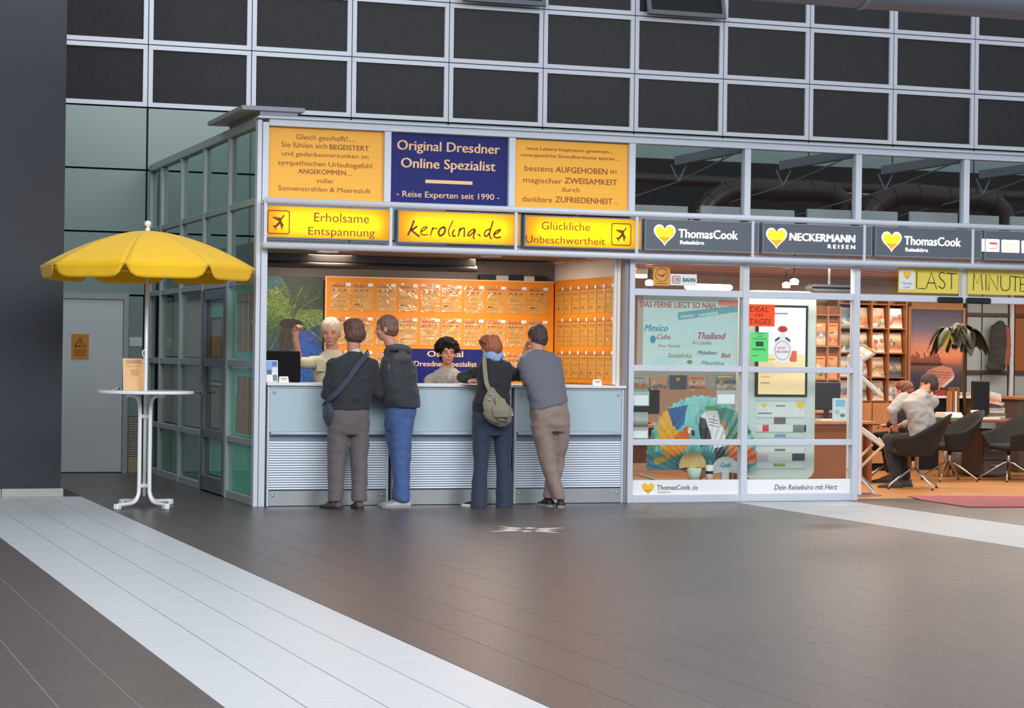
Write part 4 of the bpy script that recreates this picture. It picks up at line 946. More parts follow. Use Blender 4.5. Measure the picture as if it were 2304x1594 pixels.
def face_parts(root, M, eyecol=(70, 50, 36), brow=(90, 70, 50)):
    for s_ in (-1, 1):
        b = MB(); b.ell(M @ Vector((s_ * .031, .078, .004)), (.0085,) * 3, 12, 8); o = b.obj('eye', mat('eye_white', (188, 176, 168), .5, 0, 0), root, smooth=True)
        b = MB(); b.ell(M @ Vector((s_ * .031, .0860, .004)), (.0058, .0030, .0058), 10, 6, M.to_3x3().to_4x4()); b.obj('iris', mat('iris_%d' % eyecol[0], eyecol, .2, 0, 0), o, smooth=True)
        b = MB(); b.tube([M @ Vector((s_ * .016, .093, .022)), M @ Vector((s_ * .032, .094, .027)), M @ Vector((s_ * .047, .084, .022))], [.0025, .0035, .002], 8); b.obj('eyebrow', mat('brow_%d' % brow[0], brow, .8, 0, 0), root, smooth=True)
    b = MB(); b.ell(M @ Vector((0, .097, -.0555)), (.022, .004, .004), 14, 6, M.to_3x3().to_4x4()); b.obj('mouth', mat('lips', (172, 92, 84), .5, 0, 0), root, smooth=True)
def hair(root, M, m, kind='short', k=1.0, seed=0):
    b = MB(); E_ = lambda c, r: b.ell(M @ Vector([q * k for q in c]), [q * k for q in r], 22, 14, M.to_3x3().to_4x4())
    E_((0, -.014, .040), (.083, .100, .092)); E_((0, -.035, .0), (.080, .078, .070)); E_((0, -.045, -.040), (.062, .055, .036))
    if kind == 'full': E_((0, .02, .080), (.074, .080, .056)); E_((0, -.03, -.01), (.090, .082, .075))
    if kind == 'curly':
        r_ = random.Random(seed)
        for i in range(90):
            th = r_.uniform(0, 2 * PI); ph = r_.uniform(-.25, 1.5); R = .100 * k
            c = (R * math.cos(ph) * math.cos(th), -.020 + R * 1.0 * math.cos(ph) * math.sin(th), .045 + R * .95 * math.sin(ph))
            if c[1] > .055 and c[2] < .085: continue
            E_(c, (.022, .022, .022))
    me = remesh(b, .007, 2, .006, (30, 30, 12), seed); me.materials.append(m); return link('hair', me, root)
def shoe(root, ankle, ang, mu, ms, L=.27, name='shoe', heel=.0):
    """ankle above the heel, ang = heading of the toe (0 = +y, positive to the left)"""
    M = Matrix.Translation(Vector((ankle[0], ankle[1], 0))) @ Matrix.Rotation(ang, 4, 'Z'); b = MB()
    rg = []
    for y, w_, h_, z in ((-.075, .026, .04, .03), (-.06, .036, .075, .028), (-.03, .039, .095, .026), (.02, .040, .092, .026), (.06, .043, .070, .026), (.11, .048, .050, .026), (.15, .046, .040, .026), (.18, .034, .028, .026), (.192, .016, .016, .026)):
        rg.append([M @ Vector((w_ * math.cos(2 * PI * q / 16), y, z + (h_ - z) * max(0, math.sin(2 * PI * q / 16)) + (-.012 if math.sin(2 * PI * q / 16) < 0 else 0) * abs(math.sin(2 * PI * q / 16)))) for q in range(16)])
    b.rings(rg); o = b.obj(name, mu, root, smooth=True)
    P = [(.0, -.082), (.026, -.074), (.038, -.04), (.040, .02), (.046, .08), (.050, .12), (.046, .165), (.028, .198), (0, .204)]; P = P + [(-x, y) for x, y in reversed(P[1:-1])]
    b = MB(); n = len(P)
    b.add([M @ Vector((x, y, .001)) for x, y in P] + [M @ Vector((x * 1.02, y * 1.01, .026)) for x, y in P], [tuple(reversed(range(n))), tuple(range(n, 2 * n))] + [(i, (i + 1) % n, n + (i + 1) % n, n + i) for i in range(n)]); b.obj('sole', ms, o)
    b = MB()
    for y in (.05, .075, .10): b.tube([M @ Vector((-.03, y, .055)), M @ Vector((0, y, .092 - (y - .05) * .6)), M @ Vector((.03, y, .055))], .003, 6)
    b.obj('laces', ms, o); return o
def part(root, b, name, m, voxel=.011, it=3, wr=.010, ws=(5, 5, 9), seed=0):
    me = remesh(b, voxel, it, wr, ws, seed); me.materials.append(m); return link(name, me, root)
P = onY
def limb(*q):  # (u,v,Y,r)
    return [(P(u, v, Y), r) for u, v, Y, r in q]
# ---------- customer 1: black jacket, grey-brown trousers
def person(label, x, y): return thing('person', label, 'person')
r1 = person('person in black jacket and grey-brown trousers, leftmost customer, seen from behind', 0, 0)
Y0 = -.30; bd = SK(); M1 = headM(P(796, 752, Y0 + .02), .25, -.12); head(bd, M1, 1.12)
cone(bd, P(796, 775, Y0), .063, P(795, 800, Y0), .060)
loft(bd, [(P(795, 798, Y0), .10, .07), (P(793, 815, Y0), .19, .10), (P(790, 860, Y0), .17, .11), (P(786, 925, Y0), .15, .11), (P(784, 950, Y0), .16, .11)])
aL = limb((748, 822, Y0, .050), (733, 888, Y0 + .02, .040), (752, 872, Y0 + .27, .030)); aR = limb((838, 822, Y0, .050), (852, 888, Y0, .040), (838, 868, Y0 + .27, .030))
chain(bd, aL); chain(bd, aR); hand(bd, aL[-1][0], (.5, .8, -.1), (0, 0, 1), .5, thumb=1); hand(bd, aR[-1][0], (-.5, .8, -.1), (0, 0, 1), .5, thumb=-1)
lL = limb((764, 950, Y0, .075), (757, 1042, Y0 - .03, .055), (754, 1132, Y0 - .12, .036)); lR = limb((805, 950, Y0, .075), (808, 1042, Y0 - .05, .055), (806, 1132, Y0 - .14, .036)); chain(bd, lL); chain(bd, lR)
part(r1, bd, 'body', M_skin, .0075, 2, 0)
hair(r1, M1, mat('hair_brown', (96, 66, 54), .6, 0, .25, 60, .5, 90), 'full', 1.12, 1)
MJ = cloth('black_softshell', (42, 43, 50))
b = MB(); loft(b, [(P(797, 790, Y0), .062, .062), (P(797, 797, Y0), .085, .072), (P(796, 806, Y0), .165, .095), (P(794, 818, Y0), .215, .118), (P(792, 845, Y0), .222, .13), (P(788, 880, Y0), .218, .135), (P(785, 905, Y0), .208, .138), (P(784, 923, Y0), .206, .138)], pw=.85)
chain(b, limb((750, 822, Y0, .066), (735, 888, Y0 + .02, .058), (750, 874, Y0 + .25, .042))); chain(b, limb((838, 822, Y0, .066), (850, 886, Y0, .058), (838, 870, Y0 + .25, .042)))
part(r1, b, 'jacket', MJ, seed=3)
b = MB(); loft(b, [(P(797, 784, Y0 + .005), .060, .066), (P(797, 795, Y0), .068, .072)]); part(r1, b, 'collar', mat('pale_collar', (190, 192, 196), .8, 0, .05), .007, 1, 0)
MT = cloth('grey_brown_trousers', (98, 90, 92), .08, .25, 12, 40)
b = MB(); loft(b, [(P(785, 912, Y0), .195, .125), (P(784, 935, Y0), .203, .14), (P(784, 960, Y0), .203, .14), (P(784, 978, Y0), .195, .12)], pw=.9)
loft(b, [(P(762, 960, Y0), .105, .12), (P(760, 990, Y0), .100, .11), (P(757, 1042, Y0 - .03), .082, .092), (P(756, 1085, Y0 - .07), .074, .082), (P(755, 1128, Y0 - .11), .073, .080)])
loft(b, [(P(807, 960, Y0), .105, .12), (P(808, 990, Y0), .098, .11), (P(808, 1042, Y0 - .05), .080, .092), (P(809, 1085, Y0 - .09), .073, .082), (P(808, 1128, Y0 - .13), .072, .080)])
part(r1, b, 'trousers', MT, seed=5, wr=.008, ws=(5, 5, 8))
MS1 = mat('brown_suede', (92, 80, 76), .8, 0, .1); MSo = mat('dark_sole', (50, 46, 46), .6, 0, 0); MSg = mat('grey_sole', (150, 146, 142), .6, 0, 0)
a = P(755, 1128, Y0 - .11); shoe(r1, a, .45, MS1, MSo); a = P(808, 1128, Y0 - .13); shoe(r1, a, -.05, MS1, MSo)
b = MB(); q = P(823, 797, Y0 - .115); fl_ = rrect(-.020, -.010, .020, .012, .009); b.prism(fl_, -.003, .006); o = b.obj('white_logo', M_wprint, r1); o.location = q; o.rotation_euler = (.35, 0, -.25)
strokes([[(-.018, -.004), (.0, .002), (.018, -.004)], [(-.014, -.008), (.0, -.003), (.014, -.008)]], .0012, M_black, o, 'logo_lines', -.0035)
t = thing('shoulder_bag', 'dark navy shoulder bag worn across the back of the customer in black', 'bag')
MN = cloth('navy_canvas', (58, 64, 84), .06); pts = [P(829, 790, Y0 - .02), P(826, 797, Y0 - .13), P(806, 822, Y0 - .155), P(785, 852, Y0 - .158), P(762, 880, Y0 - .15), P(740, 900, Y0 - .10), P(729, 915, Y0)]
b = MB(); pc_ = curve2(pts, 5); vs = []
for i, q in enumerate(pc_):
    tt = (pc_[min(i + 1, len(pc_) - 1)] - pc_[max(i - 1, 0)]).normalized(); nn = Vector((tt.z, 0, -tt.x)).normalized() * .024; vs += [q + nn, q - nn, q - nn + Vector((0, .006, 0)), q + nn + Vector((0, .006, 0))]
b.rings([vs[i:i + 4] for i in range(0, len(vs), 4)]); b.obj('strap', MN, t)
b = MB(); b.ell(P(738, 930, Y0 - .02), (.045, .11, .115), 16, 12); part(t, b, 'bag_body', MN, .009, 2, .006)
# ---------- customer 2: dark hooded jacket, blue jeans, turned left
r2 = person('person in dark hooded jacket and blue jeans with head turned left', 0, 0)
Y0 = -.24; F2 = (-.62, .78, 0); bd = SK(); M2 = headM(P(870, 741, Y0 + .02), 1.05, -.10); head(bd, M2, 1.04)
cone(bd, P(876, 765, Y0), .058, P(888, 795, Y0 - .02), .066)
loft(bd, [(P(889, 795, Y0), .10, .07), (P(893, 812, Y0), .18, .10), (P(897, 860, Y0), .16, .12), (P(900, 915, Y0), .14, .12), (P(898, 945, Y0), .15, .12)], fwd=F2)
aR = limb((914, 822, Y0 - .08, .052), (905, 885, Y0 - .12, .042), (862, 868, Y0 + .02, .030)); chain(bd, aR); hand(bd, aR[-1][0], (-.9, .45, 0), (0, 0, 1), .4, thumb=-1)
aL = limb((872, 818, Y0 + .10, .050), (862, 868, Y0 + .22, .040), (838, 862, Y0 + .42, .030)); chain(bd, aL); hand(bd, aL[-1][0], (-.6, .7, 0), (0, 0, 1), .4, thumb=1)
lR = limb((908, 950, Y0 - .03, .075), (903, 1035, Y0 - .07, .056), (906, 1128, Y0 - .14, .037)); lL = limb((890, 950, Y0 + .04, .075), (893, 1035, Y0 + .04, .056), (896, 1126, Y0 - .0, .037)); chain(bd, lR); chain(bd, lL)
part(r2, bd, 'body', M_skin, .0075, 2, 0)
hair(r2, M2, mat('hair_light_brown', (112, 82, 68), .6, 0, .2, 70, .4, 120), 'short', 1.04, 2)
MH = cloth('charcoal_hoodie', (52, 54, 60))
b = MB(); loft(b, [(P(889, 790, Y0), .075, .07), (P(890, 800, Y0), .13, .09), (P(895, 812, Y0), .195, .12), (P(897, 840, Y0), .21, .145), (P(898, 875, Y0), .205, .155), (P(903, 905, Y0), .19, .155), (P(906, 917, Y0), .178, .15)], fwd=F2, pw=.85)
chain(b, limb((914, 824, Y0 - .08, .070), (908, 885, Y0 - .10, .060), (866, 872, Y0 + .0, .045))); chain(b, limb((872, 822, Y0 + .10, .066), (862, 868, Y0 + .22, .056), (842, 862, Y0 + .38, .044)))
part(r2, b, 'jacket', MH, seed=9)
b = MB(); b.rings([[P(u, v, Y0 + dy) + Vector((r_ * math.cos(a_) * .9, r_ * math.sin(a_) * 1.0, r_ * math.sin(a_) * .45)) for a_ in [2 * PI * k / 12 for k in range(12)]] for u, v, dy, r_ in ((892, 790, -.03, .030),)] * 1 or [], cap=False) if False else None
ring_c = P(893, 792, Y0 - .015); pts = [(ring_c + Vector((.105 * math.cos(a_), .085 * math.sin(a_) - .02, -.035 * math.cos(a_) * 0 + .030 * math.sin(a_ + .3) * -1 + (.012 if math.sin(a_) < 0 else -.02))), .034 if math.sin(a_) < .3 else .024) for a_ in [2 * PI * k / 14 for k in range(15)]]
chain(b, pts); b.ell(P(903, 806, Y0 - .13), (.10, .05, .055), 16, 10); part(r2, b, 'hood', cloth('hood_grey', (72, 72, 76)), .009, 3, .006, seed=4)
o = MB().tube([P(880, 800, Y0 - .10), P(875, 820, Y0 - .145), P(876, 840, Y0 - .155), P(879, 852, Y0 - .155)], .0035, 8).obj('drawstring', mat('cord_grey', (130, 132, 134), .8), r2, smooth=True)
MJn = cloth('mid_blue_denim', (66, 92, 142), .14, .25, 10, 50)
b = MB(); loft(b, [(P(903, 905, Y0), .145, .13), (P(901, 930, Y0), .148, .135), (P(900, 950, Y0), .14, .13), (P(898, 968, Y0), .12, .12)], fwd=(-.5, .86, 0), pw=.9)
loft(b, [(P(906, 945, Y0 - .03), .112, .112), (P(902, 985, Y0 - .05), .102, .105), (P(904, 1035, Y0 - .07), .088, .090), (P(904, 1080, Y0 - .10), .076, .080), (P(905, 1130, Y0 - .14), .070, .078)])
loft(b, [(P(888, 945, Y0 + .05), .10, .11), (P(890, 985, Y0 + .05), .095, .10), (P(898, 1035, Y0 + .04), .080, .088), (P(902, 1080, Y0 + .02), .072, .076), (P(898, 1124, Y0), .068, .074)])
part(r2, b, 'jeans', MJn, seed=12, wr=.009, ws=(5, 5, 7))
MSW = mat('white_grey_trainer', (178, 178, 182), .6, 0, .15, 30); a = P(907, 1130, Y0 - .14); shoe(r2, a, 1.35, MSW, MSg); a = P(898, 1126, Y0); shoe(r2, a, 1.0, MSW, MSg)
# ---------- customer 3: woman, black top, olive bag
r3 = person('woman with short reddish hair, black top and light blue scarf leaning on the counter', 0, 0)
Y0 = -.30; bd = SK(); M3 = headM(P(1105, 783, Y0 + .14), .55, -.42); head(bd, M3, 1.02)
cone(bd, P(1107, 795, Y0 + .09), .048, P(1110, 815, Y0 + .06), .052)
loft(bd, [(P(1112, 812, Y0 + .06), .08, .06), (P(1113, 828, Y0 + .05), .15, .09), (P(1110, 870, Y0 + .02), .13, .10), (P(1107, 925, Y0), .14, .11), (P(1107, 950, Y0), .15, .12)])
aL = limb((1088, 830, Y0 + .05, .045), (1036, 852, Y0 + .28, .036), (1058, 858, Y0 + .10, .026)); chain(bd, aL); hand(bd, aL[-1][0] + Vector((.01, 0, 0)), (.8, .1, .25), (0, -.4, 1), .5, .9, thumb=1)
aR = limb((1138, 828, Y0 + .05, .045), (1160, 852, Y0 + .28, .036), (1128, 856, Y0 + .38, .026)); chain(bd, aR); hand(bd, aR[-1][0], (-.9, .3, 0), (0, 0, 1), .4, .9, thumb=-1)
lL = limb((1086, 950, Y0, .07), (1083, 1040, Y0 - .02, .050), (1080, 1126, Y0 - .08, .034)); lR = limb((1130, 950, Y0, .07), (1132, 1040, Y0 - .02, .050), (1132, 1126, Y0 - .06, .034)); chain(bd, lL); chain(bd, lR)
part(r3, bd, 'body', M_skin, .0075, 2, 0)
face_parts(r3, headM(M3.translation, .55, -.42) @ Matrix.Scale(1.02, 4))
hair(r3, M3, mat('hair_copper', (156, 88, 58), .55, 0, .22, 60, .5, 90), 'full', 1.03, 5)
b = MB(); b.tube([M3 @ Vector((-.088, -.02, .03)), M3 @ Vector((-.082, .045, .085)), M3 @ Vector((-.03, .062, .122)), M3 @ Vector((.03, .062, .122)), M3 @ Vector((.082, .045, .085)), M3 @ Vector((.088, -.02, .03))], .005, 8)
for s_ in (-1, 1): b.ell(M3 @ Vector((s_ * .036, .070, .108)), (.028, .008, .020), 14, 8, M3.to_3x3().to_4x4() @ Matrix.Rotation(-.9, 4, 'X'))
tag(b.obj('sunglasses', M_black, None, smooth=True), 'dark sunglasses pushed up on the hair of the woman with the olive bag', 'sunglasses')
MB3 = cloth('black_knit', (34, 33, 38))
b = MB(); loft(b, [(P(1110, 806, Y0 + .08), .06, .05), (P(1112, 812, Y0 + .07), .12, .08), (P(1114, 824, Y0 + .06), .170, .105), (P(1112, 850, Y0 + .04), .168, .12), (P(1109, 880, Y0 + .02), .165, .12), (P(1106, 905, Y0 + .0), .182, .13), (P(1106, 926, Y0), .190, .135)], pw=.88)
chain(b, limb((1090, 832, Y0 + .05, .062), (1038, 851, Y0 + .27, .050), (1054, 855, Y0 + .12, .036))); chain(b, limb((1138, 828, Y0 + .05, .064), (1160, 846, Y0 + .26, .052), (1134, 854, Y0 + .36, .036)))
part(r3, b, 'top', MB3, seed=21)
b = MB(); c3 = P(1110, 800, Y0 + .09); chain(b, [(c3 + Vector((.075 * math.cos(a_), .062 * math.sin(a_), .010 * math.sin(2 * a_ + 1))), .026) for a_ in [2 * PI * k / 12 for k in range(13)]]); chain(b, [(c3 + Vector((.07 * math.cos(a_), .058 * math.sin(a_) - .01, -.028 + .012 * math.cos(2 * a_))), .022) for a_ in [2 * PI * k / 12 for k in range(13)]])
part(r3, b, 'scarf', mat('blue_print_scarf', (132, 166, 204), .8, 0, .45, 22, .4, 60), .008, 2, .010, (14, 14, 20))
MD3 = cloth('dark_denim', (46, 56, 76), .14, .2, 10, 50)
b = MB(); loft(b, [(P(1107, 910, Y0), .178, .12), (P(1107, 940, Y0), .196, .14), (P(1107, 965, Y0), .194, .14), (P(1107, 980, Y0), .18, .12)], pw=.9)
loft(b, [(P(1085, 965, Y0), .098, .115), (P(1083, 1000, Y0), .084, .095), (P(1082, 1040, Y0 - .02), .066, .075), (P(1079, 1085, Y0 - .05), .072, .078), (P(1077, 1143, Y0 - .09), .078, .095)])
loft(b, [(P(1129, 965, Y0), .098, .115), (P(1131, 1000, Y0), .084, .095), (P(1132, 1040, Y0 - .02), .068, .075), (P(1135, 1085, Y0 - .04), .078, .082), (P(1134, 1143, Y0 - .07), .080, .095)])
part(r3, b, 'jeans', MD3, seed=30, wr=.007, ws=(5, 5, 7))
a = P(1076, 1128, Y0 - .07); shoe(r3, a, .5, M_black, M_wprint); a = P(1134, 1128, Y0 - .05); shoe(r3, a, -.1, M_black, M_wprint)
t = thing('shoulder_bag', 'olive pear shaped shoulder bag hanging on the back of the woman in black', 'bag')
MO = cloth('olive_nylon', (132, 126, 106), .10, .35, 14, 40); YB = Y0 - .22; b = MB()
loft(b, [(P(1104, 872, YB + .06), .020, .012), (P(1107, 884, YB + .04), .055, .035), (P(1112, 900, YB + .02), .105, .055), (P(1118, 918, YB), .150, .072), (P(1122, 935, YB), .150, .078), (P(1124, 950, YB + .01), .115, .065), (P(1125, 960, YB + .02), .050, .035)])
part(t, b, 'bag_body', MO, .009, 3, .012, (9, 9, 12), 2)
b = MB(); loft(b, [(P(1126, 912, YB - .065), .075, .02), (P(1127, 925, YB - .075), .090, .025), (P(1128, 940, YB - .072), .080, .022)]); part(t, b, 'front_pocket', MO, .008, 2, .006)
pts = [P(1091, 800, Y0 + .0), P(1090, 815, Y0 - .075), P(1092, 840, Y0 - .10), P(1095, 862, YB + .09), P(1102, 878, YB + .05)]; pc_ = curve2(pts, 5); vs = []
for i, q in enumerate(pc_):
    tt = (pc_[min(i + 1, len(pc_) - 1)] - pc_[max(i - 1, 0)]).normalized(); nn = Vector((tt.z, 0, -tt.x)).normalized() * .021; vs += [q + nn, q - nn, q - nn + Vector((0, .006, 0)), q + nn + Vector((0, .006, 0))]
MB().rings([vs[i:i + 4] for i in range(0, len(vs), 4)]).obj('strap', MO, t)
b = MB()
for u, v in ((1103, 888), (1101, 900), (1144, 927), (1153, 935)): b.ell(P(u, v, YB - .06 if u > 1120 else YB - .03), (.009, .006, .012), 10, 6)
b.obj('buckles', M_chrome, t, smooth=True); bpy.data.objects['buckles']['kind'] = 'stuff'
b = MB(); b.tube(curve2([P(1112, 896, YB - .045), P(1117, 915, YB - .075), P(1126, 935, YB - .088), P(1142, 944, YB - .080)], 5), .004, 6); b.tube(curve2([P(1110, 925, YB - .075), P(1120, 945, YB - .078), P(1142, 950, YB - .068)], 5), .004, 6); b.obj('zips', mat('dark_zip', (70, 66, 54), .5), t, smooth=True); bpy.data.objects['zips']['kind'] = 'stuff'
# ---------- customer 4: grey sweater, khaki trousers, crossed legs
r4 = person('person in grey sweater and khaki trousers leaning on the counter with crossed legs', 0, 0)
Y0 = -.46; bd = SK(); M4 = headM(P(1209, 764, Y0 + .32), .12, -.22); head(bd, M4, 1.08)
cone(bd, P(1209, 775, Y0 + .28), .062, P(1210, 798, Y0 + .24), .068)
loft(bd, [(P(1211, 795, Y0 + .24), .10, .08), (P(1213, 815, Y0 + .21), .19, .10), (P(1224, 865, Y0 + .10), .16, .12), (P(1236, 925, Y0), .15, .12), (P(1238, 950, Y0), .16, .12)])
aL = limb((1178, 815, Y0 + .24, .052), (1168, 852, Y0 + .50, .042), (1182, 792, Y0 + .50, .030)); chain(bd, aL); hand(bd, aL[-1][0], (.2, -.1, 1), (-.6, .7, .2), .7, .95, thumb=-1)
aR = limb((1250, 815, Y0 + .22, .052), (1256, 862, Y0 + .46, .042), (1210, 860, Y0 + .56, .030)); chain(bd, aR); hand(bd, aR[-1][0], (-1, .2, 0), (0, 0, 1), .4, .95, thumb=-1)
lA = limb((1217, 955, Y0, .078), (1232, 1040, Y0 - .03, .056), (1260, 1124, Y0 - .10, .036)); lB = limb((1258, 955, Y0, .078), (1260, 1040, Y0 + .08, .056), (1235, 1124, Y0 + .04, .036)); chain(bd, lA); chain(bd, lB)
part(r4, bd, 'body', M_skin, .0075, 2, 0)
hair(r4, M4, mat('hair_dark_brown', (66, 52, 48), .6, 0, .2, 70, .4, 120), 'short', 1.11, 8)
MG = cloth('grey_sweater', (100, 102, 112), .06, .2, 16, 60)
b = MB(); hm = [(P(1210, 786, Y0 + .27), .075, .07), (P(1212, 795, Y0 + .25), .14, .09), (P(1214, 806, Y0 + .23), .20, .12), (P(1215, 825, Y0 + .20), .225, .145), (P(1220, 850, Y0 + .14), .215, .15), (P(1228, 880, Y0 + .07), .195, .15), (P(1234, 902, Y0 + .02), .190, .15)]
loft(b, hm, pw=.85); n_ = 22; f_ = Vector((0, 1, 0)); c_ = P(1236, 914, Y0 + .0)   # slanted hem
ra = [P(1234, 900, Y0 + .02) + Vector((.190 * math.cos(2 * PI * k / 22), .15 * math.sin(2 * PI * k / 22), 0)) for k in range(22)]; rb = [c_ + Vector((.186 * math.cos(2 * PI * k / 22), .148 * math.sin(2 * PI * k / 22), .048 * math.cos(2 * PI * k / 22))) for k in range(22)]
b.rings([ra, rb])
chain(b, limb((1182, 816, Y0 + .24, .072), (1170, 848, Y0 + .46, .056), (1177, 822, Y0 + .48, .042))); chain(b, limb((1248, 816, Y0 + .22, .072), (1254, 858, Y0 + .44, .058), (1222, 858, Y0 + .52, .044)))
part(r4, b, 'sweater', MG, seed=41, wr=.012, ws=(4, 4, 9))
MK = cloth('khaki_cotton', (142, 122, 112), .08, .25, 10, 40)
b = MB(); loft(b, [(P(1237, 905, Y0 + .01), .18, .13), (P(1237, 930, Y0), .193, .145), (P(1239, 955, Y0), .188, .145), (P(1240, 972, Y0), .165, .125)], pw=.9)
loft(b, [(P(1219, 955, Y0), .108, .125), (P(1226, 1000, Y0 - .01), .096, .105), (P(1235, 1045, Y0 - .03), .082, .090), (P(1246, 1085, Y0 - .07), .070, .078), (P(1256, 1112, Y0 - .10), .066, .076), (P(1259, 1124, Y0 - .10), .068, .078)])
loft(b, [(P(1260, 955, Y0), .092, .115), (P(1260, 1000, Y0 + .04), .084, .10), (P(1255, 1045, Y0 + .08), .066, .085), (P(1243, 1085, Y0 + .06), .068, .078), (P(1237, 1122, Y0 + .04), .066, .076)])
part(r4, b, 'trousers', MK, seed=50, wr=.009, ws=(5, 5, 7))
MSB = mat('black_trainer', (36, 36, 38), .6, 0, .3, 40); a = P(1262, 1124, Y0 - .10); shoe(r4, a, -.35, MSB, MSg); a = P(1234, 1124, Y0 + .04); shoe(r4, a, .15, MSB, MSg)
# ---------- clerk 1: beige shirt, raised arm, facing the hall
r5 = person('clerk in beige shirt behind the counter with one arm raised', 0, 0)
Y0 = .98; bd = SK(); M5 = headM(P(744, 750, Y0), PI - .35, -.08); head(bd, M5, 1.2)
cone(bd, P(746, 775, Y0 + .02), .064, P(748, 800, Y0 + .03), .062)
loft(bd, [(P(748, 798, Y0 + .03), .10, .07), (P(750, 815, Y0 + .03), .19, .10), (P(752, 870, Y0 + .03), .16, .11), (P(752, 940, Y0 + .03), .16, .11)])
aU = limb((714, 812, Y0, .052), (674, 813, Y0 - .06, .040), (664, 760, Y0 - .08, .031)); chain(bd, aU); hand(bd, aU[-1][0] + Vector((0, 0, .0)), (.10, -.1, 1), (-.5, .85, 0), 1.15, 1.15, thumb=1)
aD = limb((786, 815, Y0, .052), (800, 862, Y0 - .1, .042), (790, 850, Y0 - .36, .030)); chain(bd, aD); hand(bd, aD[-1][0], (-.3, -1, 0), (0, 0, 1), .4, .95)
for u in (735, 768): chain(bd, limb((u, 930, Y0 + .03, .075), (u, 1015, Y0 + .02, .055), (u, 1095, Y0 + .03, .036)))
part(r5, bd, 'body', M_skin2, .0075, 2, 0); face_parts(r5, M5 @ Matrix.Scale(1.2, 4), (80, 90, 100), (150, 120, 80))
hair(r5, M5, mat('hair_grey_blond', (184, 164, 142), .6, 0, .2, 60, .4, 100), 'short', 1.22, 11)
MBs = cloth('beige_shirt', (190, 180, 152), .07, .25, 8, 40)
b = MB(); loft(b, [(P(747, 786, Y0 + .02), .072, .07), (P(747, 791, Y0 + .02), .085, .075), (P(748, 800, Y0 + .03), .13, .09), (P(750, 812, Y0 + .03), .205, .12), (P(750, 840, Y0 + .03), .205, .13), (P(752, 870, Y0 + .03), .19, .13), (P(752, 900, Y0 + .03), .19, .13)], pw=.88)
chain(b, limb((716, 815, Y0, .066), (690, 818, Y0 - .04, .056), (680, 816, Y0 - .055, .054))); chain(b, limb((784, 818, Y0, .064), (797, 850, Y0 - .06, .054)))
part(r5, b, 'shirt', MBs, seed=60, wr=.012)
b = MB(); b.bbox(-.042, .042, -.002, .006, -.045, .045, .002); o = b.obj('chest_pocket', MBs, r5); o.location = P(722, 826, Y0 - .098)
b = MB(); loft(b, [(P(752, 895, Y0 + .03), .17, .12), (P(752, 935, Y0 + .03), .18, .13), (P(752, 955, Y0 + .03), .17, .12)])
for u in (735, 768): loft(b, [(P(u, 945, Y0 + .03), .09, .11), (P(u, 1015, Y0 + .02), .08, .09), (P(u, 1092, Y0 + .03), .07, .08)])
part(r5, b, 'trousers', cloth('navy_trousers', (40, 44, 60)), .014, 2, 0)
for u in (735, 768): shoe(r5, P(u, 1095, Y0 + .03), PI, M_black, MSo)
# ---------- clerk 2: curly dark hair, patterned blouse, seated behind the counter
r6 = person('seated clerk with curly dark hair and grey patterned blouse behind the counter', 0, 0)
Y0 = .95; bd = SK(); M6 = headM(P(1006, 797, Y0), PI - .1, .06); head(bd, M6, 1.06)
cone(bd, P(1006, 815, Y0 + .01), .046, P(1006, 835, Y0 + .02), .052)
loft(bd, [(P(1006, 832, Y0 + .02), .08, .06), (P(1006, 848, Y0 + .02), .16, .09), (P(1006, 890, Y0 + .02), .13, .10), (P(1006, 955, Y0 + .02), .16, .12)])
for s_ in (-1, 1):
    a_ = limb((1006 + s_ * 38, 850, Y0, .044), (1006 + s_ * 46, 888, Y0 - .12, .036), (1006 + s_ * 18, 872, Y0 - .28, .026)); chain(bd, a_); hand(bd, a_[-1][0], (-s_ * .6, -.8, 0), (0, 0, 1), .4, .88, thumb=s_)
    chain(bd, limb((1006 + s_ * 20, 960, Y0, .07), (1006 + s_ * 24, 960, Y0 - .26, .055), (1006 + s_ * 24, 1075, Y0 - .22, .035)))
part(r6, bd, 'body', M_skin2, .0075, 2, 0); face_parts(r6, M6 @ Matrix.Scale(1.06, 4), (50, 34, 26), (50, 36, 30))
hair(r6, M6, mat('hair_black_brown', (26, 20, 19), .9, 0, .3, 60, .6, 60, spec=.2), 'curly', 1.07, 13)
MBl = mat('grey_patterned_blouse', (150, 142, 136), .85, 0, .42, 45, .3, 40, stretch=(1, 1, .35))
b = MB(); loft(b, [(P(1006, 826, Y0 + .02), .06, .055), (P(1006, 834, Y0 + .02), .11, .08), (P(1006, 846, Y0 + .02), .18, .11), (P(1006, 870, Y0 + .02), .175, .12), (P(1006, 925, Y0 + .02), .18, .13), (P(1006, 955, Y0 + .02), .19, .14)], pw=.88)
for s_ in (-1, 1): chain(b, limb((1006 + s_ * 37, 852, Y0, .058), (1006 + s_ * 45, 888, Y0 - .11, .050), (1006 + s_ * 22, 874, Y0 - .25, .040)))
part(r6, b, 'blouse', MBl, seed=70, wr=.014, ws=(9, 9, 5))
b = MB(); loft(b, [(P(1006, 945, Y0 + .02), .18, .14), (P(1006, 972, Y0), .18, .14)])
for s_ in (-1, 1): chain(b, limb((1006 + s_ * 20, 960, Y0, .085), (1006 + s_ * 24, 962, Y0 - .26, .07), (1006 + s_ * 24, 1070, Y0 - .22, .055)))
part(r6, b, 'trousers', MATS['navy_trousers'], .014, 2, 0)
for s_ in (-1, 1): shoe(r6, P(1006 + s_ * 24, 1075, Y0 - .22), PI, M_black, MSo)
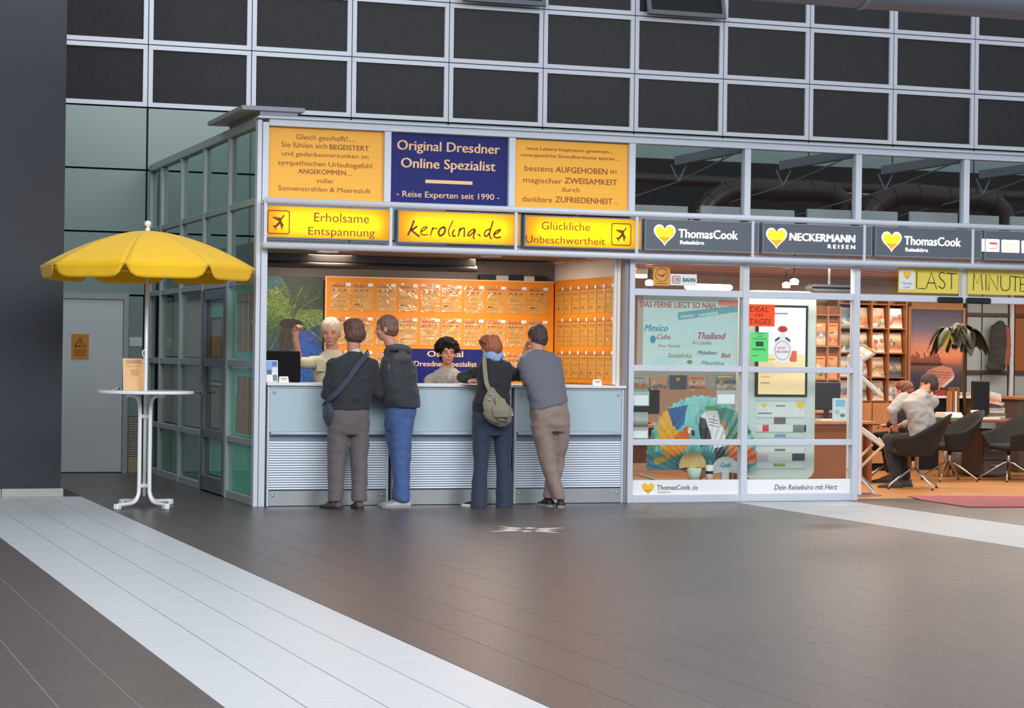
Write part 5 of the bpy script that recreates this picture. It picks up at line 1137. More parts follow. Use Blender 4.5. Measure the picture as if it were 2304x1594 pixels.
# swivel stool under clerk 2
q = P(1006, 985, Y0); t = thing('office_stool', 'office stool under the seated clerk behind the counter', 'stool', (q.x, q.y, 0))
b = MB(); b.lathe([(0, q.z - .06), (.20, q.z - .06), (.22, q.z - .03), (.20, q.z), (0, q.z)], n=28); b.obj('seat', M_black, t, smooth=True)
b = MB(); b.tube([(0, 0, .08), (0, 0, q.z - .06)], .025, 12); b.obj('column', M_chrome, t, smooth=True)
for k in range(5): a_ = k * 2 * PI / 5; l = MB().tube([(0, 0, .09), (.26 * math.cos(a_), .26 * math.sin(a_), .06), (.27 * math.cos(a_), .27 * math.sin(a_), .0)], .018, 8).obj('leg', M_black, t, smooth=True)
# ------------------------------------------------------------------ travel office: void above the signs
M_duct = mat('dark_duct_metal', (78, 68, 61), .32, .75, .15, 4, .15, 20); M_beam = mat('grey_steel_beam', (120, 126, 134), .45, 0, .05); M_pp = mat('pale_panel', (186, 192, 192), .6, 0, .04)
sb = rootstruct('trim_3')
for x in MX[3:9]:
    MB().bbox(x - .03, x + .03, .07, 1.75, 3.54, 3.64, .004).obj('roof_beam', M_beam, sb)
    b = MB(); b.tube([(x - .09, 1.70, 3.54), (x, 1.70, 3.36)], .009, 6); b.tube([(x + .09, 1.70, 3.54), (x, 1.70, 3.36)], .009, 6); b.obj('hanger', M_beam, sb, kind='stuff')
    MB().tube([(x, 1.70, 3.36), (x - .02, .1, 3.56)], .008, 6).obj('tie_rod', M_beam, sb); MB().tube([(x, 1.70, 3.36), (x - .2, 4.6, 3.1)], .008, 6).obj('tie_rod', M_beam, sb)
k = 0
for (u0, v0), (u1, v1) in (((1420, 460), (1548, 478)), ((1578, 463), (1666, 484)), ((1686, 470), (1788, 487)), ((1818, 470), (1915, 492)), ((1936, 474), (2020, 495)), ((2048, 476), (2155, 500)), ((2180, 484), (2248, 505)), ((2275, 487), (2350, 510))):
    a, c = onY(u0, v0, .5), onY(u1, v1, .5)
    o = MB().bbox(a.x, c.x, .5, .54, 2.702, a.z, .004).obj('infill_panel', M_pp)
    tag(o, 'pale rectangular panel standing behind the upper glass, %s from the left' % (ORD[k]), 'panel', 'pale panels behind the upper glass'); k += 1
_d = lambda Y, *q: [tuple(onY(u, v, Y)) for u, v in q]
for pts, r_ in ((_d(3.0, (1575, 505), (1605, 455), (1660, 428), (1760, 430), (1850, 432), (1892, 455), (1905, 510)), .13), (_d(2.6, (1950, 510), (1975, 462), (2030, 438), (2130, 446), (2215, 452), (2252, 476), (2262, 520)), .135), ([(3.8, 4.3, 3.62), (8, 4.3, 3.60), (12, 4.3, 3.58)], .07)):
    t = thing('air_duct', 'dark round air duct %s' % ('bending behind the first two upper panes' if r_ == .13 else 'with coppery sheen behind the upper panes over the entrance' if r_ == .135 else 'running level high up behind all upper panes'), 'duct')
    cc = curve2(pts, 6); b = MB(); b.tube(cc, r_, 20); b.obj('duct_skin', M_duct, t, smooth=True); b = MB()
    for i in range(2, len(cc) - 2, 4): d_ = (cc[i + 1] - cc[i - 1]).normalized() * .012; b.tube([cc[i] - d_, cc[i] + d_], r_ + .008, 20)
    b.obj('seams', M_duct, t, kind='stuff')
for x in (5.6, 9.0, 12): 
    l = bpy.data.lights.new('void_light', 'POINT'); l.energy = 9; l.color = (1, .66, .45); l.shadow_soft_size = .2; o = bpy.data.objects.new('void_light', l); COL.objects.link(o); o.location = (x, 4.8, 2.95)
# ------------------------------------------------------------------ window stickers and signs, first two bays
t = thing('window_sign', 'small orange sign with a crane in a ring hanging in the first top pane', 'sign', (3.994, .022, 2.165))
MB().bbox(0, .182, 0, .006, 0, .195, .001).obj('plate', mat('orange_sign', (242, 158, 40), .5, 0, 0), t)
strokes([[(.091 + .066 * math.cos(a_), .108 + .066 * math.sin(a_)) for a_ in [2 * PI * k / 28 for k in range(29)]]], .003, M_ink2, t, 'ring_print')
strokes([[tuple(q) for q in curve2([(.045, .118), (.075, .104), (.10, .100), (.118, .118), (.138, .120)], 5)], [(.075, .100), (.100, .092), (.120, .104)]], .0045, M_ink2, t, 'bird_print'); strokes([[(.03, .022), (.15, .022)]], .003, M_ink2, t, 'text_line')
t = thing('window_sign', 'white sign with a red framed DB and the word BAHN in the first top pane', 'sign', (4.180, .022, 2.172))
MB().bbox(0, .290, 0, .006, 0, .115, .001).obj('plate', M_wprint, t); M_red = mat('red_print', (196, 40, 48), .5, 0, 0)
strokes([rrect(.020, .022, .105, .092, .012) + [(.105, .08)]], .0035, M_red, t, 'frame_print'); write('DB', .030, .096, .036, .042, 0, M_red, t, .02); write('BAHN', .135, .272, .036, .042, 0, mat('dark_blue_print', (40, 50, 70), .5, 0, 0), t, .03)
for x0, x1, n_ in ((3.772, 4.954, 'first'), (5.022, 6.214, 'second')):
    t = thing('vinyl_strip', 'white vinyl strip along the foot of the %s window bay' % n_, 'strip', (x0, .006, .076))
    MB().box(.0, x1 - x0, 0, .002, 0, .148).obj('vinyl', M_wprint, t)
    f_ = crop(0, 0, 1, .006)
    if n_ == 'first':
        a = f_(1458, 1101); heart(t, a[0] - x0, a[1] - .076, .135, .115, M_yprint, M_yprint, M_oprint); M_gp = mat('dark_grey_print', (84, 88, 98), .5, 0, 0)
        tw(t, f_, 'ThomasCook', 1478, 1553, 1103, 11, .006, M_gp, .015); tw(t, f_, '.de', 1555, 1570, 1103, 11, .006, M_gp); tw(t, f_, 'Reisebüro', 1480, 1509, 1110, 4, .006, M_gp)
    else: tw(t, f_, 'Dein Reisebüro mit Herz', 1742, 1884, 1103, 12, .006, M_gp, .008, .2)
# turquoise poster
V_post = vcolmat('poster_print', .45, .2)
a, c = onY(1434, 823, .09), onY(1661, 671, .09); W, Hh = c.x - a.x, c.z - a.z
p = Paint(W, Hh, .006, (196, 214, 206)); p.vgrad([(0, (200, 216, 208)), (.6, (190, 212, 208)), (1, (188, 200, 190))])
p.poly([(W * .40, Hh * .66), (W, Hh * .80), (W, Hh * .90), (W * .39, Hh * .77)], (104, 156, 160)); p.poly([(W * .42, Hh * .69), (W * .56, Hh * .715), (W * .56, Hh * .75), (W * .42, Hh * .73)], (160, 196, 196)); p.poly([(W * .6, Hh * .72), (W * .80, Hh * .76), (W * .80, Hh * .80), (W * .6, Hh * .75)], (170, 204, 204))
p.rect(W * .8, W, Hh * .88, Hh * .96, (224, 120, 104)); p.ell(W * .15, Hh * .38, .03, .04, (60, 140, 150)); p.ell(W * .52, Hh * .06, .03, .02, (90, 140, 100)); p.rect(W * .15, W * .38, .0, Hh * .17, (186, 214, 206)); p.rect(0, W * .05, 0, Hh, (176, 156, 138)); p.noise(.02)
t = thing('window_poster', 'turquoise poster with destination names behind the first window bay', 'poster', (a.x, .09, a.z)); link('print', p.mesh('print', V_post), t); MB().box(0, W, .001, .006, 0, Hh).obj('sheet', M_wprint, t)
f_ = crop(0, 0, 1, .09); Mr = mat('brick_red_print', (176, 62, 52), .5, 0, 0); Mt = mat('teal_print', (52, 140, 156), .5, 0, 0); Mg = mat('slate_print', (66, 84, 96), .5, 0, 0)
for body, u0, u1, v, cap, m, bo, sh in (('DAS FERNE LIEGT SO NAH.', 1441, 1613, 691, 13, Mr, .02, 0), ('Mexico', 1449, 1503, 745, 15, Mt, .02, .3), ('Cuba', 1478, 1508, 763, 11, Mr, .01, .3), ('Dom. Republik', 1480, 1532, 781, 6, Mr, 0, .3),
        ('Thailand', 1570, 1633, 763, 15, mat('crimson_print', (176, 40, 66), .5, 0, 0), .02, .3), ('Sri Lanka', 1557, 1600, 775, 8, Mg, 0, .3), ('Südafrika', 1502, 1556, 805, 10, mat('olive_print', (120, 140, 90), .5, 0, 0), .01, .3), ('Malediven', 1569, 1612, 798, 9, Mg, .01, .3),
        ('Bali', 1622, 1645, 805, 10, Mr, .02, .3), ('Mauritius', 1578, 1630, 821, 9, Mt, .01, .3)):
    tw(t, f_, body, u0, u1, v, cap, .09, m, bo, sh)
# orange and green handwritten notes on the glass of the second bay
a, c = onY(1681, 734, .0), onY(1744, 686, .0); t = thing('paper_note', 'bright orange handwritten note reading DEAL DES TAGES on the second bay', 'paper', (a.x, .006, a.z))
MB().box(0, c.x - a.x, 0, .002, 0, c.z - a.z).obj('paper', mat('neon_orange_paper', (255, 84, 16), .6, 0, 0), t); M_fp = mat('dark_red_pen', (110, 30, 16), .6, 0, 0)
W, Hh = c.x - a.x, c.z - a.z
write('DEAL', .03, W - .07, Hh * .66, Hh * .24, 0, M_fp, t, 0, .2); write('DES', W * .28, W * .58, Hh * .44, Hh * .13, 0, M_fp, t, 0, .2); write('TAGES', .03, W - .04, Hh * .10, Hh * .24, 0, M_fp, t, 0, .2)
a, c = onY(1688, 814, .0), onY(1730, 748, .0); t = thing('paper_note', 'green printed note stuck on the glass below the orange one', 'paper', (a.x, .006, a.z)); W, Hh = c.x - a.x, c.z - a.z
MB().box(0, W, 0, .002, 0, Hh).obj('paper', mat('green_paper', (104, 222, 124), .6, 0, .02), t); Mgp = mat('dark_green_print', (26, 84, 44), .6, 0, 0)
strokes([[(W * x0, Hh * z), (W * x1, Hh * z)] for x0, x1, z in ((.3, .75, .95), (.4, .66, .86), (.15, .85, .78), (.12, .88, .40), (.12, .8, .44), (.1, .4, .20))], .0025, Mgp, t, 'text_lines')
MB().box(W * .30, W * .72, -.0015, 0, Hh * .52, Hh * .68).obj('block_print', Mgp, t)
a, c = onY(1736, 818, .0), onY(1786, 733, .0); t = thing('clock_sticker', 'white alarm clock sticker with red lettering on the second window bay', 'sticker', (a.x, .006, a.z)); W, Hh = c.x - a.x, c.z - a.z
fl2 = lambda P_, y, m, n_: flat(MB(), P_, y).obj(n_, m, t)
E_ = lambda cx_, cz, rx, rz, n=28: [(cx_ + rx * math.cos(2 * PI * k / n), cz + rz * math.sin(2 * PI * k / n)) for k in range(n)]
fl2(E_(W * .5, Hh * .36, W * .44, Hh * .33), -.001, M_wprint, 'outline'); fl2(E_(W * .5, Hh * .34, W * .36, Hh * .26), -.002, mat('pale_grey_print', (176, 182, 190), .5, 0, 0), 'clock_rim'); fl2(E_(W * .5, Hh * .34, W * .32, Hh * .235), -.003, M_wprint, 'dial')
fl2(E_(W * .5, Hh * .72, W * .16, Hh * .09), -.0015, M_wprint, 'neck'); fl2(E_(W * .5, Hh * .90, W * .22, Hh * .085), -.002, mat('clock_red', (200, 70, 56), .5, 0, 0), 'bell_button'); fl2(E_(W * .5, Hh * .90, W * .09, Hh * .04), -.003, M_red, 'button_dot')
for s_ in (-1, 1): fl2([(W * .5 + s_ * W * .10, Hh * .66), (W * .5 + s_ * W * .34, Hh * .56), (W * .5 + s_ * W * .36, Hh * .62), (W * .5 + s_ * W * .18, Hh * .70)], -.0022, M_gp, 'bell'); fl2([(W * .5 + s_ * W * .20, Hh * .10), (W * .5 + s_ * W * .32, .0), (W * .5 + s_ * W * .38, .01), (W * .5 + s_ * W * .30, Hh * .13)], -.0022, M_wprint, 'foot')
write('JETZT', W * .28, W * .66, Hh * .38, Hh * .05, -.003, M_red, t, .01); write('BUCHEN', W * .24, W * .78, Hh * .28, Hh * .055, -.003, M_red, t, .01)
a, c = onY(1884, 945, .0), onY(1914, 897, .0); t = thing('flyer_holder', 'small flyer holder stuck inside the glass beside the entrance post', 'flyer', (a.x - .03, .03, a.z)); W, Hh = c.x - a.x, c.z - a.z
p = Paint(W, Hh, .006, (226, 236, 238)); p.rect(.02, W * .9, Hh * .6, Hh * .92, (150, 196, 216)); p.ell(W * .7, Hh * .2, .03, .02, (120, 130, 120)); p.ell(W * .3, Hh * .35, .03, .03, (190, 200, 200)); link('print', p.mesh('print', V_broch), t); MB().box(-.004, W + .004, .001, .02, -.004, Hh).obj('holder', M_white, t)
# ------------------------------------------------------------------ first bay display
t = thing('display_ledge', 'wooden display ledge low behind the first window bay', 'shelf', (3.80, .14, 0))
MB().bbox(0, 1.13, 0, .58, .17, .20, .004).obj('board', M_wood, t); MB().bbox(0, .02, 0, .58, 0, .17).obj('side', M_wood, t); MB().bbox(1.11, 1.13, 0, .58, 0, .17).obj('side', M_wood, t)
LZ = .201
# parrot fan: pleated half disc with a printed jungle scene
cxf, czf, Rf = 4.70, .44, .60; NP = 26
def paint_fan():
    p = Paint(1.24, .78, .0055, (120, 190, 184)); ox, oz = .62, .14
    p.vgrad([(0, (54, 110, 130)), (.35, (92, 168, 168)), (.7, (124, 196, 188)), (1, (134, 200, 192))])
    r_ = random.Random(5)
    for k in range(60): x = r_.uniform(0, 1.24); p.ell(x, r_.uniform(0, .78), .02 + .03 * r_.random(), .09, r_.choice([(96, 176, 176), (140, 208, 196), (70, 150, 160), (58, 128, 110)]), r_.uniform(-.4, .4), .45)
    p.poly([(.72, .60), (.90, .64), (1.06, .58), (1.20, .42), (1.2, .2), (.86, .12), (.80, .4)], (60, 128, 112), .8)
    for k in range(14): x = .80 + k * .022; p.line([(x, .10), (x + .01, .34 + .08 * math.sin(k))], .008, r_.choice([(92, 124, 58), (60, 96, 50), (120, 140, 70)]), .9)
    p.ell(.84, .42, .07, .10, (178, 120, 64), .3, .9); p.poly([(.92, .10), (1.22, .06), (1.24, .18), (1.02, .30), (.92, .28)], (226, 116, 56)); p.poly([(1.0, .30), (1.24, .20), (1.24, .30), (1.10, .40)], (96, 176, 160))
    # gold and blue macaw, wings raised
    p.poly([(.16, .20), (.12, .44), (.18, .60), (.26, .64), (.30, .50), (.40, .34), (.34, .22)], (222, 164, 40)); p.poly([(.24, .62), (.46, .66), (.42, .46), (.34, .40), (.28, .50)], (36, 92, 150))
    for k in range(6): p.line([(.30, .44), (.24 + k * .045, .66)], .003, (20, 60, 110))
    p.ell(.33, .25, .15, .10, (228, 146, 32), .5); p.ell(.40, .32, .09, .07, (214, 104, 30), .7); p.ell(.46, .40, .05, .045, (206, 92, 36), .3); p.ell(.485, .40, .026, .032, (236, 226, 216)); p.ell(.52, .375, .020, .034, (60, 54, 50), .3); p.ell(.484, .41, .006, .006, (30, 30, 30))
    p.poly([(.08, .12), (.30, .16), (.24, .10), (.10, .05)], (196, 160, 50)); p.ell(.06, .3, .05, .1, (70, 120, 70), .2, .8)
    # big black and white macaw head
    p.poly([(.62, .56), (.70, .62), (.80, .60), (.82, .48), (.88, .40), (.88, .24), (.78, .20), (.70, .30), (.62, .40)], (226, 222, 226)); p.poly([(.60, .54), (.66, .52), (.70, .42), (.74, .26), (.66, .24), (.60, .34), (.58, .44)], (44, 42, 52)); p.poly([(.62, .30), (.60, .22), (.66, .26)], (44, 42, 52))
    for z in (.52, .49, .46): p.line([(.70, z), (.80, z - .02)], .0035, (50, 46, 56))
    p.ell(.755, .545, .016, .012, (236, 234, 236)); p.ell(.755, .545, .007, .007, (20, 20, 24)); p.poly([(.76, .22), (.88, .24), (.88, .08), (.78, .08)], (50, 48, 60)); p.ell(.72, .63, .07, .025, (90, 160, 70)); p.noise(.06, 2); return p, ox, oz
p, ox, oz = paint_fan()
def ffan(X, Z):
    dx, dz = X - ox, Z - oz; a_ = np.arctan2(dz + .25, dx) ; y = .012 * (2 * np.abs((a_ * NP / PI) % 1 - .5)) + .05 * (Z - .1); return X - ox, y, Z
rr = np.sqrt(((p.X - ox) / .62) ** 2 + ((p.Z - .10) / .66) ** 2); msk = rr <= 1.0 + .012 * np.cos(np.arctan2(p.Z - .10, p.X - ox) * NP * 2)
t = thing('folding_fan', 'huge pleated fan printed with two parrots on turquoise in the first window bay', 'fan', (cxf, .34, .30))
o = link('fan_leaf', p.mesh('fan_leaf', V_post, ffan, msk), t); md = o.modifiers.new('t', 'SOLIDIFY'); md.thickness = .004
t_ = MB()
for k in range(9): a_ = PI * (k + .5) / 9; t_.tube([(0, .045, -.10), (.55 * math.cos(a_), .045, .08 + .48 * math.sin(a_))], .006, 6)
t_.obj('ribs', M_wood, t, kind='stuff'); t.location.z = .305
# straw fan, white fan, cup
def small_fan(label, u, v, r_, m, Y=.24, word=None):
    q = onY(u, v, Y); t = thing('hand_fan', label, 'fan', (q.x, Y, max(q.z, LZ + .02)))
    b = MB(); n = 22
    for k in range(n):
        a0 = PI * k / n * 1.1 - .15; a1 = PI * (k + 1) / n * 1.1 - .15; am = (a0 + a1) / 2
        c = [(0, 0, 0), (r_ * math.cos(a0), 0, r_ * math.sin(a0)), (r_ * math.cos(am), -.01, r_ * math.sin(am)), (r_ * math.cos(a1), 0, r_ * math.sin(a1))]
        b.add(c, [(0, 1, 2), (0, 2, 3)])
    o = b.obj('fan_leaf', m, t); md = o.modifiers.new('t', 'SOLIDIFY'); md.thickness = .003
    MB().bbox(-.04, .04, -.01, .05, -(t.location.z - LZ), .01).obj('stand', m, t); return t
small_fan('small straw coloured hand fan standing in front of the parrot fan', 1558, 1050, .15, mat('straw', (214, 184, 124), .7, 0, .15, 30))
tf = small_fan('small white hand fan with a blue word on it, right of the straw fan', 1632, 1062, .155, mat('white_fan', (200, 206, 208), .6, 0, .05)); write('Cook', -.06, .06, .05, .045, -.012, Mt, tf, .02, .3)
q = onY(1560, 1080, .22); t = thing('cup', 'pale green paper cup below the straw fan', 'cup', (q.x, .20, LZ)); MB().lathe([(.05, 0), (.075, .13), (.07, .13), (.045, .004), (0, .004)], n=24).obj('cup_wall', mat('pale_mint', (200, 214, 200), .6, 0, .05), t, smooth=True)
q = onY(1594, 1080, .22); t = thing('tumbler', 'white tumbler with dark ring beside the straw fan', 'cup', (q.x, .20, LZ)); b = MB(); b.lathe([(0, 0), (.034, 0), (.04, .16), (0, .16)], n=24); b.obj('tumbler_wall', M_white, t, smooth=True); b = MB(); b.lathe([(.0385, .07), (.040, .10)], n=24, cap=False); b.obj('ring', M_black, t)
q = onY(1460, 1070, .22); t = thing('magazine', 'open magazine lying on the display ledge at its left', 'magazine', (q.x, .22, LZ)); b = MB(); M = Matrix.Rotation(-.35, 4, 'Y'); b.bbox(-.12, .14, 0, .16, .03, .045, .002, Matrix.Rotation(.28, 4, 'Y')); b.obj('pages', mat('grey_pages', (150, 152, 156), .5, 0, .3, 20), t)
# postcards and price sheets hanging behind the first bay
V_card = vcolmat('card_print', .45, .2)
def covercard(w_, h_, seed, base=None):
    r_ = random.Random(seed); pal = [(70, 120, 160), (200, 170, 130), (120, 150, 90), (190, 90, 60), (220, 210, 200), (60, 80, 90), (150, 110, 80), (210, 140, 90)]
    p = Paint(w_, h_, .008, base or r_.choice(pal)); a_, b_ = r_.choice(pal), r_.choice(pal)
    p.vgrad([(0, base or a_), (.25, a_), (.5, b_), (.72, base or b_), (1, base or r_.choice([(200, 210, 220), (230, 225, 215), (180, 190, 200)]))])
    for k in range(5): p.ell(r_.uniform(.1, .9) * w_, r_.uniform(.1, .6) * h_, w_ * r_.uniform(.06, .22), h_ * r_.uniform(.04, .14), r_.choice(pal), r_.uniform(0, 3), .85)
    p.line([(w_ * .12, h_ * .9), (w_ * r_.uniform(.5, .85), h_ * .9)], h_ * .022, r_.choice([(240, 240, 236), (50, 60, 80), (170, 50, 40)])); p.noise(.05, 1); return p
cards = [((1420, 880), (1460, 848), (170, 200, 205), 'beach huts postcard', 1), ((1464, 878), (1500, 849), (216, 164, 132), 'salmon postcard with an arch', 2), ((1506, 877), (1545, 845), (74, 84, 98), 'dark grey card with a small heart', 3), ((1549, 880), (1588, 848), (222, 160, 120), 'orange postcard', 4), ((1612, 877), (1656, 845), (150, 156, 110), 'landscape postcard with a yellow field', 5)]
for (u0, v0), (u1, v1), cl, nm, sd in cards:
    a, c = onY(u0, v0, .73), onY(u1, v1, .73); t = thing('postcard', nm + ' hanging behind the glass above the parrot fan', 'postcard', (a.x, .73, a.z)); p = covercard(c.x - a.x, c.z - a.z, sd, cl)
    if sd == 3: p = Paint(c.x - a.x, c.z - a.z, .008, cl)
    link('print', p.mesh('print', V_card), t); MB().box(0, c.x - a.x, .001, .006, 0, c.z - a.z).obj('card', M_wprint, t)
    if sd == 3: heart(t, (c.x - a.x) * .5, (c.z - a.z) * .68, .05, .045, M_oprint, M_oprint, M_oprint)
for (u0, v0), (u1, v1), nm in (((1420, 914), (1461, 881), 'upper left'), ((1420, 988), (1459, 963), 'lower left'), ((1612, 911), (1655, 879), 'upper right')):
    a, c = onY(u0, v0, .024), onY(u1, v1, .024); t = thing('price_sheet', 'white price sheet in a clear pocket, %s in the first window bay' % nm, 'sheet', (a.x, .024, a.z)); W, Hh = c.x - a.x, c.z - a.z
    MB().box(0, W, 0, .006, 0, Hh).obj('pocket', mat('pocket_grey', (176, 182, 184), .4, 0, 0), t); MB().box(.012, W - .01, -.002, 0, .01, Hh * .72).obj('sheet', M_wprint, t)
a, c = onY(1420, 960, .024), onY(1458, 928, .024); t = thing('postcard', 'black and white photo card between the two left price sheets', 'postcard', (a.x, .024, a.z)); p = Paint(c.x - a.x, c.z - a.z, .008, (120, 120, 122)); p.vgrad([(0, (60, 60, 60)), (.5, (190, 186, 170)), (1, (150, 152, 160))]); link('print', p.mesh('print', V_card), t); MB().box(0, c.x - a.x, .001, .006, 0, c.z - a.z).obj('card', M_wprint, t)
t = thing('hanging_rail', 'thin rail holding the cards behind the first window bay', 'rail', (3.80, .745, 0)); MB().bbox(0, 1.45, 0, .02, 1.13, 1.32).obj('rail_panel', mat('rail_grey', (168, 176, 176), .5), t)
for x in (.0, 1.43): MB().bbox(x, x + .02, 0, .02, 0, 1.13).obj('rail_post', M_aludark, t)
# dark desk chair and desk behind the display
t = thing('side_desk', 'wooden desk behind the parrot fan, seen through the first window bay', 'desk', (4.0, 1.2, 0)); MB().bbox(0, 1.7, 0, .7, .70, .74).obj('desktop', M_wood, t)
for x in (0, 1.64): MB().bbox(x, x + .06, .02, .68, 0, .70).obj('side_panel', M_woodd, t)
MB().bbox(.06, 1.64, .60, .63, .30, .70).obj('modesty_panel', M_woodd, t)
t = thing('monitor', 'black monitor back on the desk behind the first window bay', 'monitor', (4.45, 1.45, .741)); MB().bbox(-.24, .24, -.02, .03, .1, .42, .01).obj('screen_case', M_black, t); MB().bbox(-.04, .04, 0, .03, 0, .14).obj('stand', M_black, t); MB().bbox(-.12, .12, -.08, .1, 0, .012).obj('foot', M_black, t)
# ------------------------------------------------------------------ information terminal in the second bay
kx0, kx1 = 5.225, 6.035; M_kiosk = mat('pale_terminal', (206, 218, 212), .35, 0, .03, 1, coat=.2)
t = thing('info_terminal', 'tall pale green terminal with a framed screen in the second window bay', 'terminal', (kx0, .46, 0)); W = kx1 - kx0
bm_pts = rrect(0, .20, W, 2.16, .10, 8); b = MB(); b.prism(bm_pts, 0, .22); smooth_angle(b.obj('body', M_kiosk, t), .5)
MB().bbox(.05, W - .05, .02, .20, 0, .22).obj('plinth', M_aludark, t); MB().bbox(W - .12, W - .095, -.006, .0, .32, 2.06, .002).obj('metal_strip', M_alu, t)
sx0, sx1, sz0, sz1 = 5.335 - kx0, 5.935 - kx0, 1.055, 2.01; MB().bbox(sx0, sx1, -.02, 0, sz0, sz1, .004).obj('screen_frame', M_black, t)
p = Paint(sx1 - sx0 - .06, sz1 - sz0 - .05, .006, (206, 206, 226)); w2, h2 = p.w, p.h; p.vgrad([(0, (226, 200, 150)), (.46, (222, 194, 148)), (.47, (214, 210, 230)), (1, (206, 206, 230))])
for z in (.27, .20, .13, .40): p.line([(w2 * .06, h2 * z), (w2 * (.24 if z < .3 else .6), h2 * z)], .004, (150, 120, 90))
p.rect(w2 * .66, w2 * .82, h2 * .38, h2 * .50, (196, 84, 54)); p.line([(w2 * .3, h2 * .93), (w2 * .6, h2 * .93)], .005, (80, 84, 96)); p.noise(.01)
o = link('screen', p.mesh('screen', vcolmat('screen_image', .3, 0, .55)), t, (sx0 + .03, -.022, sz0 + .025))
lab = MB()
strips = [(.68, .80, .0, .235, .98), (.0, 0, 0, 0, 0)]
fz2 = lambda v: onY(1760, v, .39).z
fx2 = lambda u: onY(u, 950, .39).x - kx0
for k, (v0, v1) in enumerate(((905, 939), (955, 973), (1007, 1055))): MB().bbox(fx2(1707), fx2(1820), -.003, 0, fz2(v1), fz2(v0), .001).obj('label_strip', mat('strip_white', (216, 224, 220), .4, 0, 0), t)
def chip(u0, u1, v0, v1, rgb): MB().box(fx2(u0), fx2(u1), -.006, -.003, fz2(v1), fz2(v0)).obj('brand_chip', mat('chip_%d_%d_%d' % rgb, rgb, .5, 0, 0), t)
for c_ in ((1748, 1774, 940, 955, (116, 92, 100)), (1709, 1722, 959, 972, (236, 214, 218)), (1722, 1736, 957, 972, (206, 70, 84)), (1791, 1820, 957, 973, (124, 134, 124)), (1750, 1775, 978, 984, (120, 160, 190)), (1750, 1774, 1011, 1016, (120, 128, 124)), (1709, 1736, 1023, 1038, (206, 190, 196)), (1790, 1818, 1022, 1038, (62, 78, 92)), (1758, 1774, 1044, 1051, (150, 180, 50)), (1748, 1757, 1044, 1051, (150, 150, 150))): chip(*c_)
for u in (1722, 1803):
    P_ = heart_pts(fx2(u + 4), fz2(914), .10 if u > 1800 else .06, .09 if u > 1800 else .055); o = MB(); o.add([(x, -.0045, z) for x, z in P_], [tuple(range(len(P_)))]); o.obj('heart_print', M_yprint, t)
strokes([[(fx2(1712), fz2(931)), (fx2(1742), fz2(931))], [(fx2(1752), fz2(914)), (fx2(1772), fz2(914))]], .005, M_gp, t, 'print_lines', -.0035)
for v in (903, 941, 955, 974, 986, 1005, 1021, 1040, 1056): MB().box(fx2(1707), fx2(1820), -.004, 0, fz2(v) - .002, fz2(v) + .002).obj('groove', M_aludark, t)
# grey dome lamp seen over the transom
q = onY(1865, 652, .8); t = thing('dome_lamp', 'grey rounded lamp hood visible over the transom of the second bay', 'lamp', (q.x, .8, q.z)); b = MB(); b.prism(rrect(-.24, -.02, .24, .05, .045, 6), -.08, .08); b.obj('hood', mat('lamp_grey', (150, 156, 164), .4), t); MB().bbox(-.01, .01, -.01, .01, .05, 2.66 - q.z).obj('hanger', M_aludark, t)
# long glowing pendant lamp, spot lamps and copper ceiling slats
q0, q1 = onY(1541, 645, 1.5), onY(1647, 645, 1.5)
t = thing('pendant_lamp', 'bright long pendant tube lamp glowing behind the first top pane', 'lamp', (q0.x, 1.5, q0.z)); E_lamp = mat('lamp_glow', (255, 255, 255), .5, 0, 0, emit=(255, 246, 230), estr=6)
b = MB(); b.tube([(0, 0, 0), (.03, 0, 0), (q1.x - q0.x - .03, 0, 0), (q1.x - q0.x, 0, 0)], [.02, .034, .034, .02], 14); b.obj('tube', E_lamp, t, smooth=True)
for x in (.12, q1.x - q0.x - .12): MB().tube([(x, 0, .03), (x, 0, 2.66 - q0.z)], .004, 6).obj('cable', M_black, t)
sp = [(4.35, 2.6, 2.24, 'first'), (5.55, 3.8, 2.30, 'second'), (6.35, 1.6, 2.27, 'third'), (7.15, 3.4, 2.30, 'fourth')]
for x, y, z, n_ in sp:
    t = thing('spot_lamp', 'small glowing spot lamp under the office ceiling, %s from the left' % n_, 'lamp', (x, y, z)); MB().lathe([(0, 0), (.045, 0), (.05, .05), (.02, .07), (0, .07)], n=18).obj('glow', E_lamp, t, smooth=True); MB().bbox(-.008, .008, -.008, .008, .07, 2.66 - z).obj('stem', M_black, t)
b = MB(); M_cop = mat('copper_slat', (150, 96, 66), .25, .6, .1, 3)
ct = cs
for k in range(12): MB().bbox(3.75, 12.5, .5 + k * .44, .5 + k * .44 + .12, 2.50, 2.53).obj('ceiling_slat', M_cop, ct)
for x, y, e, sx in ((4.4, .9, 26, 1.0), (5.6, .22, 22, 1.1), (6.9, .9, 40, 1.2), (8.6, .9, 40, 1.6), (4.9, 1.8, 60, 1.6), (7.3, 2.6, 75, 1.6), (9.6, 2.6, 95, 1.8), (9.4, 4.6, 60, 2.0), (11.6, 4.4, 55, 1.6)):
    l = bpy.data.lights.new('office_fill_light', 'AREA'); l.shape = 'RECTANGLE'; l.size = sx; l.size_y = .35; l.energy = e * .60; l.color = (1, .85, .69); o = bpy.data.objects.new('office_fill_light', l); COL.objects.link(o); o.location = (x, y, 2.46)  # office light without fixtures; front ones added to brighten the window bays
l = bpy.data.lights.new('ceiling_fill_light', 'AREA'); l.shape = 'RECTANGLE'; l.size = 6; l.size_y = 1.5; l.energy = 26; l.color = (1, .68, .45); o = bpy.data.objects.new('ceiling_fill_light', l); COL.objects.link(o); o.location = (7, 3.4, 2.2); o.rotation_euler = (PI, 0, 0)  # unseen light added below the ceiling, aimed up to brighten it
